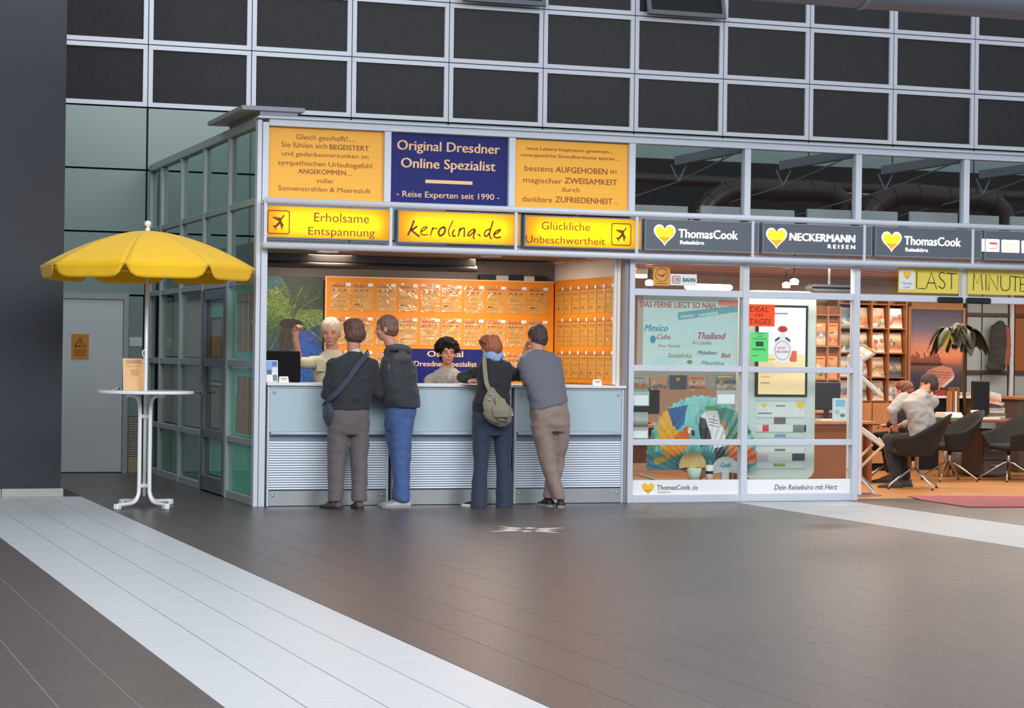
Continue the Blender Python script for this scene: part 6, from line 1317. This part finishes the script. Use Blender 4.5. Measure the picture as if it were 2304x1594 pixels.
a, c = onY(1432, 625, .6), onY(1458, 604, .6); t = thing('box_lamp', 'small cream box lamp at the left of the first top pane', 'lamp', (a.x, .6, a.z)); MB().bbox(0, c.x - a.x, 0, .1, .03, c.z - a.z, .01).obj('shade', mat('cream_shade', (226, 214, 190), .6), t); MB().box(0.005, c.x - a.x - .005, .005, .09, 0, .03).obj('glow', E_lamp, t); MB().bbox(.05, .06, .05, .06, c.z - a.z, 2.66 - a.z).obj('stem', M_black, t)
# ------------------------------------------------------------------ magazine rack on the back wall
RY = 5.30; RX = [8.855, 9.10, 9.347, 9.596, 9.860]; RZ = [.935, 1.245, 1.565, 1.888, 2.205]
t = thing('magazine_rack', 'tall orange wooden magazine rack with doors below on the back wall of the office', 'rack', (0, 0, 0))
for x in RX: MB().bbox(x - .012, x + .012, RY, RY + .30, .08, 2.24, .002).obj('upright', M_woodd, t)
for z in RZ: MB().bbox(RX[0], RX[-1], RY + .01, RY + .30, z - .03, z - .012, .002).obj('shelf', M_woodd, t)
MB().box(RX[0], RX[-1], RY + .30, RY + .32, .08, 2.24).obj('back', M_wood, t); MB().box(RX[0], RX[-1], RY + .04, RY + .3, 0, .08).obj('plinth', M_black, t)
for k in range(2):
    x0 = RX[0] + k * (RX[-1] - RX[0]) / 2; x1 = x0 + (RX[-1] - RX[0]) / 2
    d_ = MB().bbox(x0 + .006, x1 - .006, RY - .02, RY, .10, .60).obj('door', M_wood, t); MB().bbox(x0 + .006, x1 - .006, RY - .02, RY, .61, .895).obj('drawer', M_wood, t)
n_ = 0; RW = ['lowest', 'second lowest', 'third', 'top']; CW = ['first', 'second', 'third', 'fourth']
for j in range(4):
    for i in range(4):
        w_, h_ = (RX[i + 1] - RX[i]) * .80, .262; r_ = random.Random(n_ + 40); base = r_.choice([(226, 206, 186), (214, 190, 166), (90, 96, 110), (230, 226, 220), (190, 176, 160)])
        if (i, j) == (3, 2): base = (236, 200, 170)
        if (i, j) == (3, 3): base = (246, 246, 246)
        o = thing('magazine', 'magazine in the office rack, %s row, %s column from the left' % (RW[j], CW[i]), 'magazine', (RX[i] + .025, RY + .06, RZ[j] - .010)); o['group'] = 'magazines in the orange rack'; o.rotation_euler = (-.16, 0, 0)
        link('cover', covercard(w_, h_, n_ + 40, base).mesh('cover', V_card), o, (0, -.001, 0)); MB().box(0, w_, 0, .006, 0, h_).obj('pages', M_wprint, o); n_ += 1
# narrow brochure tower seen through the second bay
t = thing('brochure_tower', 'narrow orange brochure tower behind the second window bay', 'rack', (7.60, 3.5, 0)); MB().bbox(0, .34, .08, .12, .78, 2.1).obj('back', M_woodd, t)
for x in (0, .165, .33): MB().bbox(x, x + .014, 0, .1, .0, 2.1).obj('upright', M_wood, t)
for z in (.80, 1.2, 1.6, 1.98): MB().bbox(.0, .34, .0, .08, z, z + .015).obj('shelf', M_wood, t)
for k in range(6):
    i, j = k % 2, k // 2; o = thing('brochure', 'brochure in the narrow orange tower, %s row, %s side' % (('lowest', 'middle', 'top')[j], ('left', 'right')[i]), 'brochure', (7.62 + i * .165, 3.53, .82 + j * .4)); o['group'] = 'brochures in the narrow tower'
    link('cover', covercard(.13, .27, 80 + k, (226, 150, 96)).mesh('cover', V_card), o); MB().box(0, .13, .001, .01, 0, .27).obj('pages', M_wprint, o)
t = thing('pc_desk', 'wooden desk with brown front behind the second window bay', 'desk', (6.88, 2.6, 0)); MB().bbox(0, 1.05, 0, .7, .70, .735).obj('desktop', M_wood, t); MB().bbox(.02, .95, .10, .13, .02, .70).obj('front', mat('brown_front', (140, 92, 62), .5, 0, .1, 3), t); MB().bbox(.0, .04, .05, .68, 0, .70).obj('side', M_woodd, t); MB().bbox(1.0, 1.04, .05, .68, 0, .70).obj('side', M_woodd, t)
a, c = onY(1842, 915, 2.9), onY(1880, 860, 2.9); t = thing('monitor', 'black monitor on the desk behind the second window bay', 'monitor', ((a.x + c.x) / 2, 2.9, .736)); MB().bbox(-.16, .17, -.02, .03, .12, .45, .01).obj('screen_case', M_black, t); MB().bbox(-.03, .03, 0, .03, 0, .15).obj('stand', M_black, t); MB().bbox(-.1, .1, -.06, .1, 0, .012).obj('foot', M_black, t)
t = thing('keyboard', 'white keyboard on the desk behind the second window bay', 'keyboard', (7.25, 2.66, .736)); MB().bbox(0, .38, 0, .14, 0, .018, .004).obj('case', M_white, t); kb = MB()
for j in range(4):
    for i in range(14): kb.box(.01 + i * .0262, .032 + i * .0262, .012 + j * .031, .036 + j * .031, .018, .023)
kb.obj('keys', M_pp, t, kind='stuff')
# ------------------------------------------------------------------ skyline and cruise ship picture
PYB = 5.66; a, c = onY(2047, 884, PYB), onY(2166, 699, PYB); W, Hh = c.x - a.x, c.z - a.z
p = Paint(W, Hh, .0065, (90, 90, 120)); p.vgrad([(0, (44, 48, 72)), (.22, (70, 66, 84)), (.34, (140, 96, 84)), (.36, (180, 110, 84)), (.44, (232, 140, 96)), (.58, (200, 140, 120)), (.75, (118, 110, 130)), (1, (74, 78, 104))])
r_ = random.Random(3)
for k in range(16): x = W * (.0 + k * .037); h_ = Hh * (.05 + .09 * r_.random() * (1 if k % 3 else 1.5)); p.rect(x, x + W * .028, Hh * .34, Hh * .36 + h_, (92, 44, 34), .85)
p.rect(0, W * .62, Hh * .325, Hh * .36, (70, 36, 32)); p.poly([(W * .30, Hh * .26), (W * .36, Hh * .22), (W * .50, Hh * .10), (W * .56, Hh * .05), (W * .80, Hh * .14), (W * .86, Hh * .22), (W * .80, Hh * .30), (W * .60, Hh * .33), (W * .46, Hh * .30)], (206, 140, 120)); p.poly([(W * .55, Hh * .05), (W * .86, Hh * .22), (W * .84, Hh * .17), (W * .58, Hh * .02)], (220, 200, 196))
for z in (.26, .23, .20): p.line([(W * .32, Hh * z), (W * .78, Hh * (z - .02))], .006, (150, 80, 66))
p.noise(.05, 2)
t = thing('framed_picture', 'large picture of a skyline and cruise ship at sunset on the office back wall', 'picture', (a.x, PYB, a.z)); link('print', p.mesh('print', V_post), t); b = MB()
for x0, x1, z0, z1 in ((-.045, 0, -.04, Hh + .04), (W, W + .045, -.04, Hh + .04), (0, W, -.04, 0), (0, W, Hh, Hh + .10)): MB().bbox(x0, x1, -.02, .04, z0, z1, .004).obj('frame_bar', M_wood, t)
MB().box(0, W, .002, .03, 0, Hh).obj('backing', M_black, t)
# low shelf with boxes under the picture
t = thing('low_shelf', 'low shelf with stacked brochures under the cruise ship picture', 'shelf', (10.02, 5.25, 0)); MB().bbox(0, .92, 0, .36, .96, .99).obj('board', M_white, t); MB().bbox(0, .92, .33, .36, 0, .96).obj('back', M_black, t)
for x in (0, .90): MB().bbox(x, x + .02, 0, .33, 0, .96).obj('side', M_wood, t)
MB().bbox(.02, .90, 0, .33, .5, .52).obj('board', M_wood, t)
for k in range(7): o = MB().bbox(10.10 + (k % 4) * .19, 10.26 + (k % 4) * .19, 5.28, 5.5, (.991 if k < 4 else .522), (.991 if k < 4 else .522) + .05 + .03 * (k % 3), .003).obj('brochure_stack', mat('stack_%d' % (k % 4), ((206, 196, 186), (150, 60, 50), (96, 84, 76), (180, 170, 150))[k % 4], .5)); tag(o, 'stack of brochures %s the low shelf, %s from the left' % ('on top of' if k < 4 else 'inside', ORD[k % 4]), 'brochures', 'brochure stacks on the low shelf')
# grey lockers with dark frames on the right of the back wall
lk = thing('glass_partition', 'pale grey partition with dark rails at the right of the office back wall', 'partition', (10.96, 5.66, 0)); M_lock = mat('pale_grey_blue_panel', (160, 172, 178), .4, 0, .05, 2); M_rail = mat('dark_brown_rail', (74, 60, 56), .5)
for i, (x0, x1) in enumerate(((.02, .25), (.27, .66), (.76, 1.5))):
    for z0, z1 in ((.0, 1.28), (1.33, 2.06), (2.10, 2.5)): MB().bbox(x0, x1, 0, .03, z0, z1).obj('panel', M_lock if i < 2 else M_woodd if z0 > 1 else M_lock, lk)
for z in (1.28, 2.06): MB().bbox(0, 1.5, -.03, 0, z, z + .05).obj('rail', M_rail, lk)
MB().bbox(.68, .74, -.035, .0, 0, 2.5).obj('post', M_alu, lk); MB().bbox(.745, .76, -.03, .0, 0, 2.5).obj('post', M_black, lk); MB().bbox(-.01, .015, -.03, .0, 0, 2.5).obj('post', M_black, lk)
# hanging jacket
q = onY(2250, 770, 5.5); t = thing('hanging_jacket', 'dark jacket with brown lining hanging on the partition rail', 'jacket', (q.x, 5.52, 0)); b = MB()
loft(b, [((.02, 0, 2.0), .04, .03), ((0, 0, 1.93), .12, .05), ((.0, 0, 1.80), .15, .06), ((.0, 0, 1.6), .14, .055), ((-.04, 0, 1.40), .15, .06), ((-.06, 0, 1.34), .15, .055)]); part(t, b, 'jacket_cloth', cloth('dark_jacket', (44, 46, 48)), .014, 2, .02)
b = MB(); loft(b, [((.10, -.03, 1.92), .04, .03), ((.12, -.03, 1.7), .04, .04), ((.09, -.03, 1.40), .05, .04)]); part(t, b, 'lining', cloth('brown_lining', (128, 72, 52)), .012, 2, .008); MB().tube([(.02, 0, 2.0), (.02, 0, 2.06), (.02, .06, 2.09)], .005, 6).obj('hook', M_chrome, t)
# side counter with lettering at the right edge
t = thing('side_counter', 'brown side counter at the right edge of the office', 'counter', (11.2, 4.7, 0)); MB().bbox(-.05, 1.4, -.05, .6, .96, 1.0).obj('worktop', M_wood, t); MB().bbox(0, 1.4, 0, .56, .0, .96).obj('body', mat('brown_counter', (96, 84, 76), .5, 0, .08, 3), t)
for x in (.22, .48, .9): MB().bbox(x, x + .02, -.012, 0, .05, .95).obj('strip', M_aludark, t)
write('TATRAND', .08, .62, 1.0, .10, .02, M_gp, t, .02)
# desk with monitor, papers
DX, DY = 9.50, 3.45
t = thing('office_desk', 'brown wooden desk with a steel column leg near the seated customers', 'desk', (DX, DY, 0)); MB().bbox(0, 1.5, 0, .85, .695, .73, .006).obj('desktop', mat('walnut_top', (132, 88, 62), .4, 0, .15, 5, stretch=(.3, 3, 1)), t)
b = MB(); b.lathe([(0, 0), (.07, 0), (.07, .695), (0, .695)], cx=.12, cy=.45, n=28); b.obj('column_leg', M_chrome, t, smooth=True); smooth_angle(t.children[-1])
b = MB(); b.lathe([(0, 0), (.07, 0), (.07, .695), (0, .695)], cx=1.38, cy=.45, n=28); smooth_angle(b.obj('column_leg', M_chrome, t))
t = thing('drawer_cabinet', 'dark pedestal cabinet under the office desk', 'cabinet', (DX + .55, DY + .25, 0)); MB().bbox(0, .36, 0, .5, .02, .60).obj('body', mat('dark_pedestal', (70, 62, 60), .5), t)
for k in range(3): d_ = MB().bbox(.01, .35, -.018, 0, .04 + k * .185, .21 + k * .185).obj('drawer', mat('pedestal_front', (86, 76, 72), .5), t); MB().bbox(.10, .26, -.03, -.018, .15 + k * .185, .165 + k * .185).obj('handle', M_chrome, d_)
a, c = onY(2186, 935, 3.95), onY(2226, 858, 3.95); t = thing('monitor', 'black monitor back on the desk beside the tall plant', 'monitor', (a.x, 3.95, .731)); W = c.x - a.x; MB().bbox(0, W, -.02, .03, .06, c.z - .731, .01).obj('screen_case', M_black, t); MB().bbox(W * .5 - .03, W * .5 + .03, 0, .03, 0, .1).obj('stand', M_black, t); MB().bbox(W * .2, W * .8, -.08, .1, 0, .012).obj('foot', M_black, t)
a = onY(2124, 938, 3.6); t = thing('paper_tray', 'stack of white paper in a green tray on the office desk', 'tray', (a.x, 3.55, .731)); MB().bbox(0, .25, 0, .30, 0, .022, .003).obj('tray', mat('green_tray', (40, 130, 84), .5), t); b = MB(); M = Matrix.Rotation(-.5, 4, 'X')
b.bbox(.005, .245, .01, .29, .022, .06, .002); b.bbox(.01, .24, .03, .28, .061, .085, .002); b.obj('papers', M_wprint, t, kind='stuff')
a = onY(2182, 942, 3.55); t = thing('card', 'small upright white card on the office desk', 'card', (a.x, 3.50, .731)); MB().bbox(0, .11, 0, .02, 0, .12, .002, Matrix.Rotation(-.15, 4, 'X')).obj('card_body', M_wprint, t); strokes([[(.02, .09), (.08, .09)], [(.02, .075), (.07, .075)], [(.03, .05), (.07, .05)]], .003, M_gp, t, 'print_lines', -.004)
a = onY(2206, 942, 3.6); t = thing('keyboard', 'white keyboard on the office desk in front of the monitor', 'keyboard', (a.x, 3.62, .731)); MB().bbox(0, .30, 0, .13, 0, .02, .004).obj('case', M_white, t); kb = MB()
for j in range(3):
    for i in range(10): kb.box(.01 + i * .028, .034 + i * .028, .012 + j * .036, .042 + j * .036, .02, .025)
kb.obj('keys', M_pp, t, kind='stuff')
for k in range(6):
    o = MB().bbox(DX + .80 + .01 * (k % 3), DX + 1.06 + .012 * (k % 2), 4.0 + .01 * k, 4.22, .731 + k * .034, .731 + (k + 1) * .034 - .002, .003).obj('brochure_stack', mat('stackb_%d' % (k % 3), ((190, 182, 170), (120, 110, 100), (206, 200, 196))[k % 3], .5)); tag(o, 'bundle of brochures on the desk right of the monitor, %s of the pile from below' % ORD[k], 'brochures', 'brochure pile on the desk')
t = thing('brochure', 'tilted brochure with blue and red pictures leaning on the brochure pile', 'brochure', (DX + .78, 3.98, .94)); t.rotation_euler = (-.5, .2, 0); link('cover', covercard(.22, .17, 90, (200, 206, 220)).mesh('cover', V_card), t); MB().box(0, .22, .001, .008, 0, .17).obj('pages', M_wprint, t)
t = thing('file_rack', 'upright rack of brown folders between the picture and the monitor', 'rack', (9.93, 4.12, .731)); 
for k in range(4): MB().bbox(k * .035 - .10, k * .035 - .075, 0, .10, 0, .34 + .05 * (k % 2), .002).obj('folder', (M_wood, M_woodd, M_white, M_woodd)[k], t)
# ------------------------------------------------------------------ tall plant
q = onY(2172, 800, 4.40); t = thing('umbrella_plant', 'tall plant with large dark drooping leaves on a thin stem behind the desk', 'plant', (q.x, 4.40, 0))
M_leaf = mat('dark_leaf', (48, 54, 36), .45, 0, .35, 6); M_leafy = mat('yellow_leaf', (150, 140, 60), .5, 0, .2)
b = MB(); b.tube(curve2([(0, 0, .25), (.01, 0, .7), (-.015, 0, 1.2), (0, 0, 1.68), (-.06, 0, 1.90)], 5), .022, 10); b.obj('stem', mat('bark', (74, 62, 44), .8, 0, .2), t, smooth=True)
b = MB(); b.lathe([(0, 0), (.15, 0), (.19, .28), (.17, .28), (.16, .24), (0, .24)], n=28); b.obj('pot', mat('plant_pot', (110, 100, 92), .5), t, smooth=True)
r_ = random.Random(11)
for k in range(64):
    crown = (-.26, 0, 1.86) if k % 3 == 0 else (.05, 0, 1.86) if k % 3 == 1 else (-.10, 0, 1.90)
    a_ = r_.uniform(0, 2 * PI); L = r_.uniform(.22, .38); el = r_.uniform(.1, .9); w_ = L * .2; d_ = Vector((math.cos(a_), math.sin(a_) * .7, 0)); s_ = Vector((-d_.y, d_.x, 0)).normalized()
    pts = []; n = 7; up = []
    for i in range(n + 1): f = i / n; c_ = Vector(crown) + d_ * (L * (f * .95)) * .85 + Vector((0, 0, el * .12 * math.sin(f * 2) - f * f * L * .95)); wd = w_ * math.sin(PI * min(1, f * .92 + .04)) ** .8; pts += [c_ + s_ * wd + Vector((0, 0, -.01)), c_ + Vector((0, 0, .008)), c_ - s_ * wd + Vector((0, 0, -.01))]
    b = MB(); b.add(pts, [(i * 3 + j, i * 3 + j + 1, i * 3 + j + 4, i * 3 + j + 3) for i in range(n) for j in range(2)]); o = b.obj('leaf', M_leafy if k in (6, 21) else M_leaf, t, smooth=True)
# ------------------------------------------------------------------ swivel chairs
M_shell = cloth('charcoal_upholstery', (30, 29, 30), .06, .1, 10, 80, sheen=0)
def chair(label, x, y, face):
    t = thing('swivel_chair', label, 'chair', (x, y, 0), face)   # local -y is the back of the chair... front faces +y
    b = MB(); ns, nr = 25, 7; P0 = []; P1_ = []
    for inner in (0, 1):
        for i in range(ns):
            th = math.radians(-128 + 256 * i / (ns - 1)); bk = max(0, math.cos(th)) ** 1.2       # 0 = straight back
            top = .60 + .26 * bk - .04 * max(0, abs(th) - 1.7)
            for j in range(nr):
                s_ = j / (nr - 1); R_ = (.215 + .11 * s_ ** .7 + .02 * s_) - inner * .028; z = .38 + (top - .38) * s_ + inner * (.03 * (1 - s_)); lean = .09 * s_ * bk
                v = (R_ * math.sin(th), -R_ * math.cos(th) * 1.0 - lean, z); (P1_ if inner else P0).append(v)
    n0 = len(P0); b.add(P0 + P1_, [(i * nr + j, (i + 1) * nr + j, (i + 1) * nr + j + 1, i * nr + j + 1) for i in range(ns - 1) for j in range(nr - 1)] + [(n0 + i * nr + j, n0 + i * nr + j + 1, n0 + (i + 1) * nr + j + 1, n0 + (i + 1) * nr + j) for i in range(ns - 1) for j in range(nr - 1)]
        + [(i * nr + nr - 1, (i + 1) * nr + nr - 1, n0 + (i + 1) * nr + nr - 1, n0 + i * nr + nr - 1) for i in range(ns - 1)] + [(j, j + 1, n0 + j + 1, n0 + j) for j in range(nr - 1)] + [((ns - 1) * nr + j, n0 + (ns - 1) * nr + j, n0 + (ns - 1) * nr + j + 1, (ns - 1) * nr + j + 1) for j in range(nr - 1)])
    b.obj('backrest_shell', M_shell, t, smooth=True)
    b = MB(); b.lathe([(0, .36), (.19, .375), (.235, .40), (.24, .43), (.20, .455), (0, .46)], n=32); b.obj('seat', M_shell, t, smooth=True)
    MB().tube([(0, 0, .20), (0, 0, .37)], .022, 12).obj('column', M_chrome, t, smooth=True)
    for k in range(4):
        a_ = PI / 4 + k * PI / 2; l = MB().tube([(0, 0, .235), (.05 * math.cos(a_), .05 * math.sin(a_), .225), (.33 * math.cos(a_), .33 * math.sin(a_), .05), (.345 * math.cos(a_), .345 * math.sin(a_), .012)], [.014, .014, .011, .010], 8).obj('leg', M_chrome, t, smooth=True)
        MB().lathe([(0, 0), (.014, 0), (.014, .018), (0, .018)], cx=.345 * math.cos(a_), cy=.345 * math.sin(a_), n=12).obj('glide', M_black, l)
    return t
chair('charcoal swivel chair under the man in the pale shirt', 7.93, 1.72, .95)
chair('charcoal swivel chair with empty seat at the right end of the desk', 9.98, 3.0, 1.75)
chair('charcoal swivel chair partly hidden behind the man in the pale shirt', 9.22, 3.10, 1.5)
chair('charcoal swivel chair under the second seated customer', 8.30, 2.95, .95)
# seated man in pale shirt
r7 = person('seated man in pale grey shirt and dark trousers leaning to the left', 0, 0)
Yc = 1.78; bd = SK(); M7 = headM(P(2090, 866, Yc + .08), .95, -.25); head(bd, M7, 1.0)
cone(bd, P(2082, 878, Yc + .04), .058, P(2070, 892, Yc + .02), .064)
loft(bd, [(P(2066, 886, Yc), .16, .10), (P(2060, 905, Yc), .18, .12), (P(2072, 935, Yc), .17, .12), (P(2078, 975, Yc - .02), .17, .13), (P(2070, 1000, Yc), .18, .14)], fwd=(-.6, .8, 0))
a_ = limb((2034, 895, Yc, .05), (2004, 925, Yc + .02, .040), (2014, 955, Yc + .10, .028)); chain(bd, a_); hand(bd, a_[-1][0], (.2, .3, -.9), (-.6, -.7, 0), .7, 1.0)
a_ = limb((2100, 900, Yc + .06, .05), (2060, 950, Yc + .22, .040), (2020, 960, Yc + .22, .028)); chain(bd, a_); hand(bd, a_[-1][0], (-.9, .2, -.3), (0, .3, 1), .7, 1.0, thumb=-1)
for du, dy in ((0, 0), (22, .16)): chain(bd, limb((2066 + du, 992, Yc + dy, .08), (1996 + du, 992, Yc + .16 + dy, .06), (2016 + du, 1080, Yc + .1 + dy, .038)))
part(r7, bd, 'body', M_skin, .0085, 2, 0); face_parts(r7, M7); hair(r7, M7, mat('hair_dark_grey', (64, 52, 46), .7, 0, .2, 70, .3, 120), 'short', 1.02, 31)
b = MB(); loft(b, [(P(2078, 877, Yc + .03), .070, .068), (P(2072, 883, Yc + .02), .085, .075), (P(2066, 889, Yc), .16, .11), (P(2060, 903, Yc), .225, .14), (P(2066, 925, Yc), .235, .155), (P(2074, 950, Yc), .225, .15), (P(2078, 975, Yc), .21, .15), (P(2076, 995, Yc), .20, .15)], fwd=(-.6, .8, 0))
chain(b, limb((2034, 897, Yc, .072), (2006, 925, Yc + .02, .060), (2012, 946, Yc + .08, .046))); chain(b, limb((2100, 902, Yc + .06, .070), (2064, 948, Yc + .2, .056), (2036, 956, Yc + .22, .045)))
part(r7, b, 'shirt', cloth('pale_grey_shirt', (168, 164, 160)), .011, 3, .012, (5, 5, 9), 90)
b = MB(); loft(b, [(P(2074, 975, Yc), .17, .14), (P(2070, 1000, Yc), .18, .16)], fwd=(-.6, .8, 0))
for du, dy in ((0, 0), (22, .16)): chain(b, limb((2066 + du, 992, Yc + dy, .095), (1998 + du, 992, Yc + .16 + dy, .078), (2016 + du, 1072, Yc + .1 + dy, .058)))
part(r7, b, 'trousers', cloth('black_trousers', (38, 38, 44)), .012, 3, .008); 
for du, dy in ((0, 0), (22, .16)): q = P(2016 + du, 1078, Yc + .1 + dy); shoe(r7, q, 1.1, mat('dark_brown_shoe', (66, 56, 50), .6), MSo)
# second seated customer
r8 = person('seated customer with reddish brown hair and dark jacket beside the man in pale shirt', 0, 0)
Yc = 2.75; bd = SK(); M8 = headM(P(2036, 882, Yc), 1.25, -.15); head(bd, M8, .98); cone(bd, P(2038, 893, Yc), .05, P(2040, 908, Yc), .056)
loft(bd, [(P(2042, 905, Yc), .15, .10), (P(2044, 925, Yc), .17, .11), (P(2048, 990, Yc), .16, .12)], fwd=(-.8, .5, 0)); 
a_ = limb((2018, 918, Yc, .046), (2012, 950, Yc + .05, .038), (1998, 958, Yc + .2, .027)); chain(bd, a_); hand(bd, a_[-1][0], (-.6, .6, 0), (0, 0, 1), .5)
a_ = limb((2066, 915, Yc, .046), (2062, 950, Yc + .15, .038), (2030, 958, Yc + .3, .027)); chain(bd, a_); hand(bd, a_[-1][0], (-.8, .4, 0), (0, 0, 1), .5, thumb=-1)
for du, dy in ((0, 0), (20, .16)): chain(bd, limb((2046 + du, 985, Yc + dy, .08), (1990 + du, 985, Yc + .15 + dy, .06), (2000 + du, 1062, Yc + .1 + dy, .038)))
part(r8, bd, 'body', M_skin, .0085, 2, 0); face_parts(r8, M8); hair(r8, M8, mat('hair_chestnut', (112, 62, 44), .6, 0, .2, 60, .4, 100), 'full', 1.0, 33)
b = MB(); loft(b, [(P(2040, 900, Yc), .07, .06), (P(2042, 908, Yc), .16, .11), (P(2044, 925, Yc), .20, .13), (P(2046, 960, Yc), .19, .13), (P(2048, 990, Yc), .19, .14)], fwd=(-.8, .5, 0)); chain(b, limb((2020, 918, Yc, .062), (2012, 948, Yc + .05, .052), (2001, 957, Yc + .16, .04))); chain(b, limb((2066, 917, Yc, .062), (2062, 948, Yc + .15, .052), (2038, 956, Yc + .26, .04)))
part(r8, b, 'jacket', cloth('black_jacket', (40, 36, 38)), .012, 3, .010); b = MB(); loft(b, [(P(2036, 897, Yc - .01), .062, .06), (P(2036, 906, Yc - .01), .075, .07)]); part(r8, b, 'collar', M_wprint, .008, 1, 0)
b = MB(); loft(b, [(P(2048, 975, Yc), .16, .13), (P(2046, 995, Yc), .17, .15)], fwd=(-.8, .5, 0))
for du, dy in ((0, 0), (20, .16)): chain(b, limb((2046 + du, 985, Yc + dy, .09), (1992 + du, 985, Yc + .15 + dy, .07), (2000 + du, 1055, Yc + .1 + dy, .055)))
part(r8, b, 'trousers', MATS['black_trousers'], .014, 2, 0)
for du, dy in ((0, 0), (20, .16)): shoe(r8, P(2000 + du, 1062, Yc + .1 + dy), 1.2, MATS['dark_brown_shoe'], MSo)
# ------------------------------------------------------------------ brochure stand at the entrance, carpet
BX, BYY = 6.62, .55
t = thing('brochure_stand', 'white and wooden brochure stand with slanted trays just inside the entrance', 'stand', (BX, BYY, 0))
for dy in (0, .26): MB().bbox(-.018, .018, dy - .012, dy + .012, .02, 1.50, .003).obj('post', M_white, t)
MB().bbox(-.20, .26, -.02, .28, 0, .022, .004).obj('base', M_chrome, t)
trays = [(1.30, -1), (.98, 1), (.50, 1), (.02, 1)]
Mtr = mat('pale_wood_tray', (206, 170, 130), .5, 0, .1, 5)
br = [((160, 166, 170), 'grey brochure lying on the top tray of the entrance stand'), ((226, 226, 230), 'white magazine on the second slanted tray of the entrance stand'), ((196, 200, 212), 'dark and white magazine on the third slanted tray of the entrance stand'), ((130, 182, 214), 'light blue brochure on the lowest slanted tray of the entrance stand')]
for k, (v0, v1, u0, u1) in enumerate(((818, 796, 1936, 1972), (846, 895, 1931, 1986), (965, 1008, 1929, 1989), (1072, 1116, 1932, 1972))):
    a, c = onY(u0, v0, BYY), onY(u1, v1, BYY); d_ = c - a; L = d_.length; an = math.atan2(d_.z, d_.x)
    M = Matrix.Translation((a.x - BX, -.0, a.z)) @ Matrix.Rotation(-an, 4, 'Y') @ Matrix.Rotation(.42, 4, 'X'); MB().bbox(0, L, .015, .245, -.022, -.006, .003, M).obj('tray', Mtr, t)
    MB().bbox(L - .008, L, .015, .245, -.006, .025, .002, M).obj('tray_lip', Mtr, t)
    o = thing('brochure', br[k][1], 'brochure', (0, 0, 0)); o.matrix_world = Matrix.Translation((a.x, BYY, a.z)) @ Matrix.Rotation(-an, 4, 'Y') @ Matrix.Rotation(.42, 4, 'X')
    MB().bbox(.02, L * .92, .03, .22, -.0055, .010, .002).obj('pages', M_wprint, o); p = covercard(L * .9 - .02, .19, 95 + k, br[k][0]); link('cover', p.mesh('cover', V_card, lambda X, Z: (X + .02, Z + .03, np.full_like(X, .0108))), o)
b_ = onY(1989, 1003, BYY); c_ = onY(1930, 1060, BYY); MB().tube([(b_.x - BX, .02, b_.z), (c_.x - BX, .02, c_.z)], .016, 8).obj('brace', Mtr, t); MB().tube([(b_.x - BX, .24, b_.z), (c_.x - BX, .24, c_.z)], .016, 8).obj('brace', Mtr, t)
cp = [onZ(u, v) for u, v in ((2040, 1118), (2075, 1127), (2180, 1143), (2304, 1143))]; cp += [Vector((8.9, -.75, 0)), Vector((8.6, .15, 0))] + [onZ(2200, 1118)]
b = MB(); n = len(cp); b.add([(q.x, q.y, .010) for q in cp] + [(q.x, q.y, .0025) for q in cp], [tuple(range(n))] + [(i, (i + 1) % n, n + (i + 1) % n, n + i) for i in range(n)])
o = b.obj('carpet', mat('red_carpet', (158, 34, 46), .95, 0, .12, 30, .3, 200, sheen=.2)); tag(o, 'red carpet lying across the open office entrance', 'carpet')
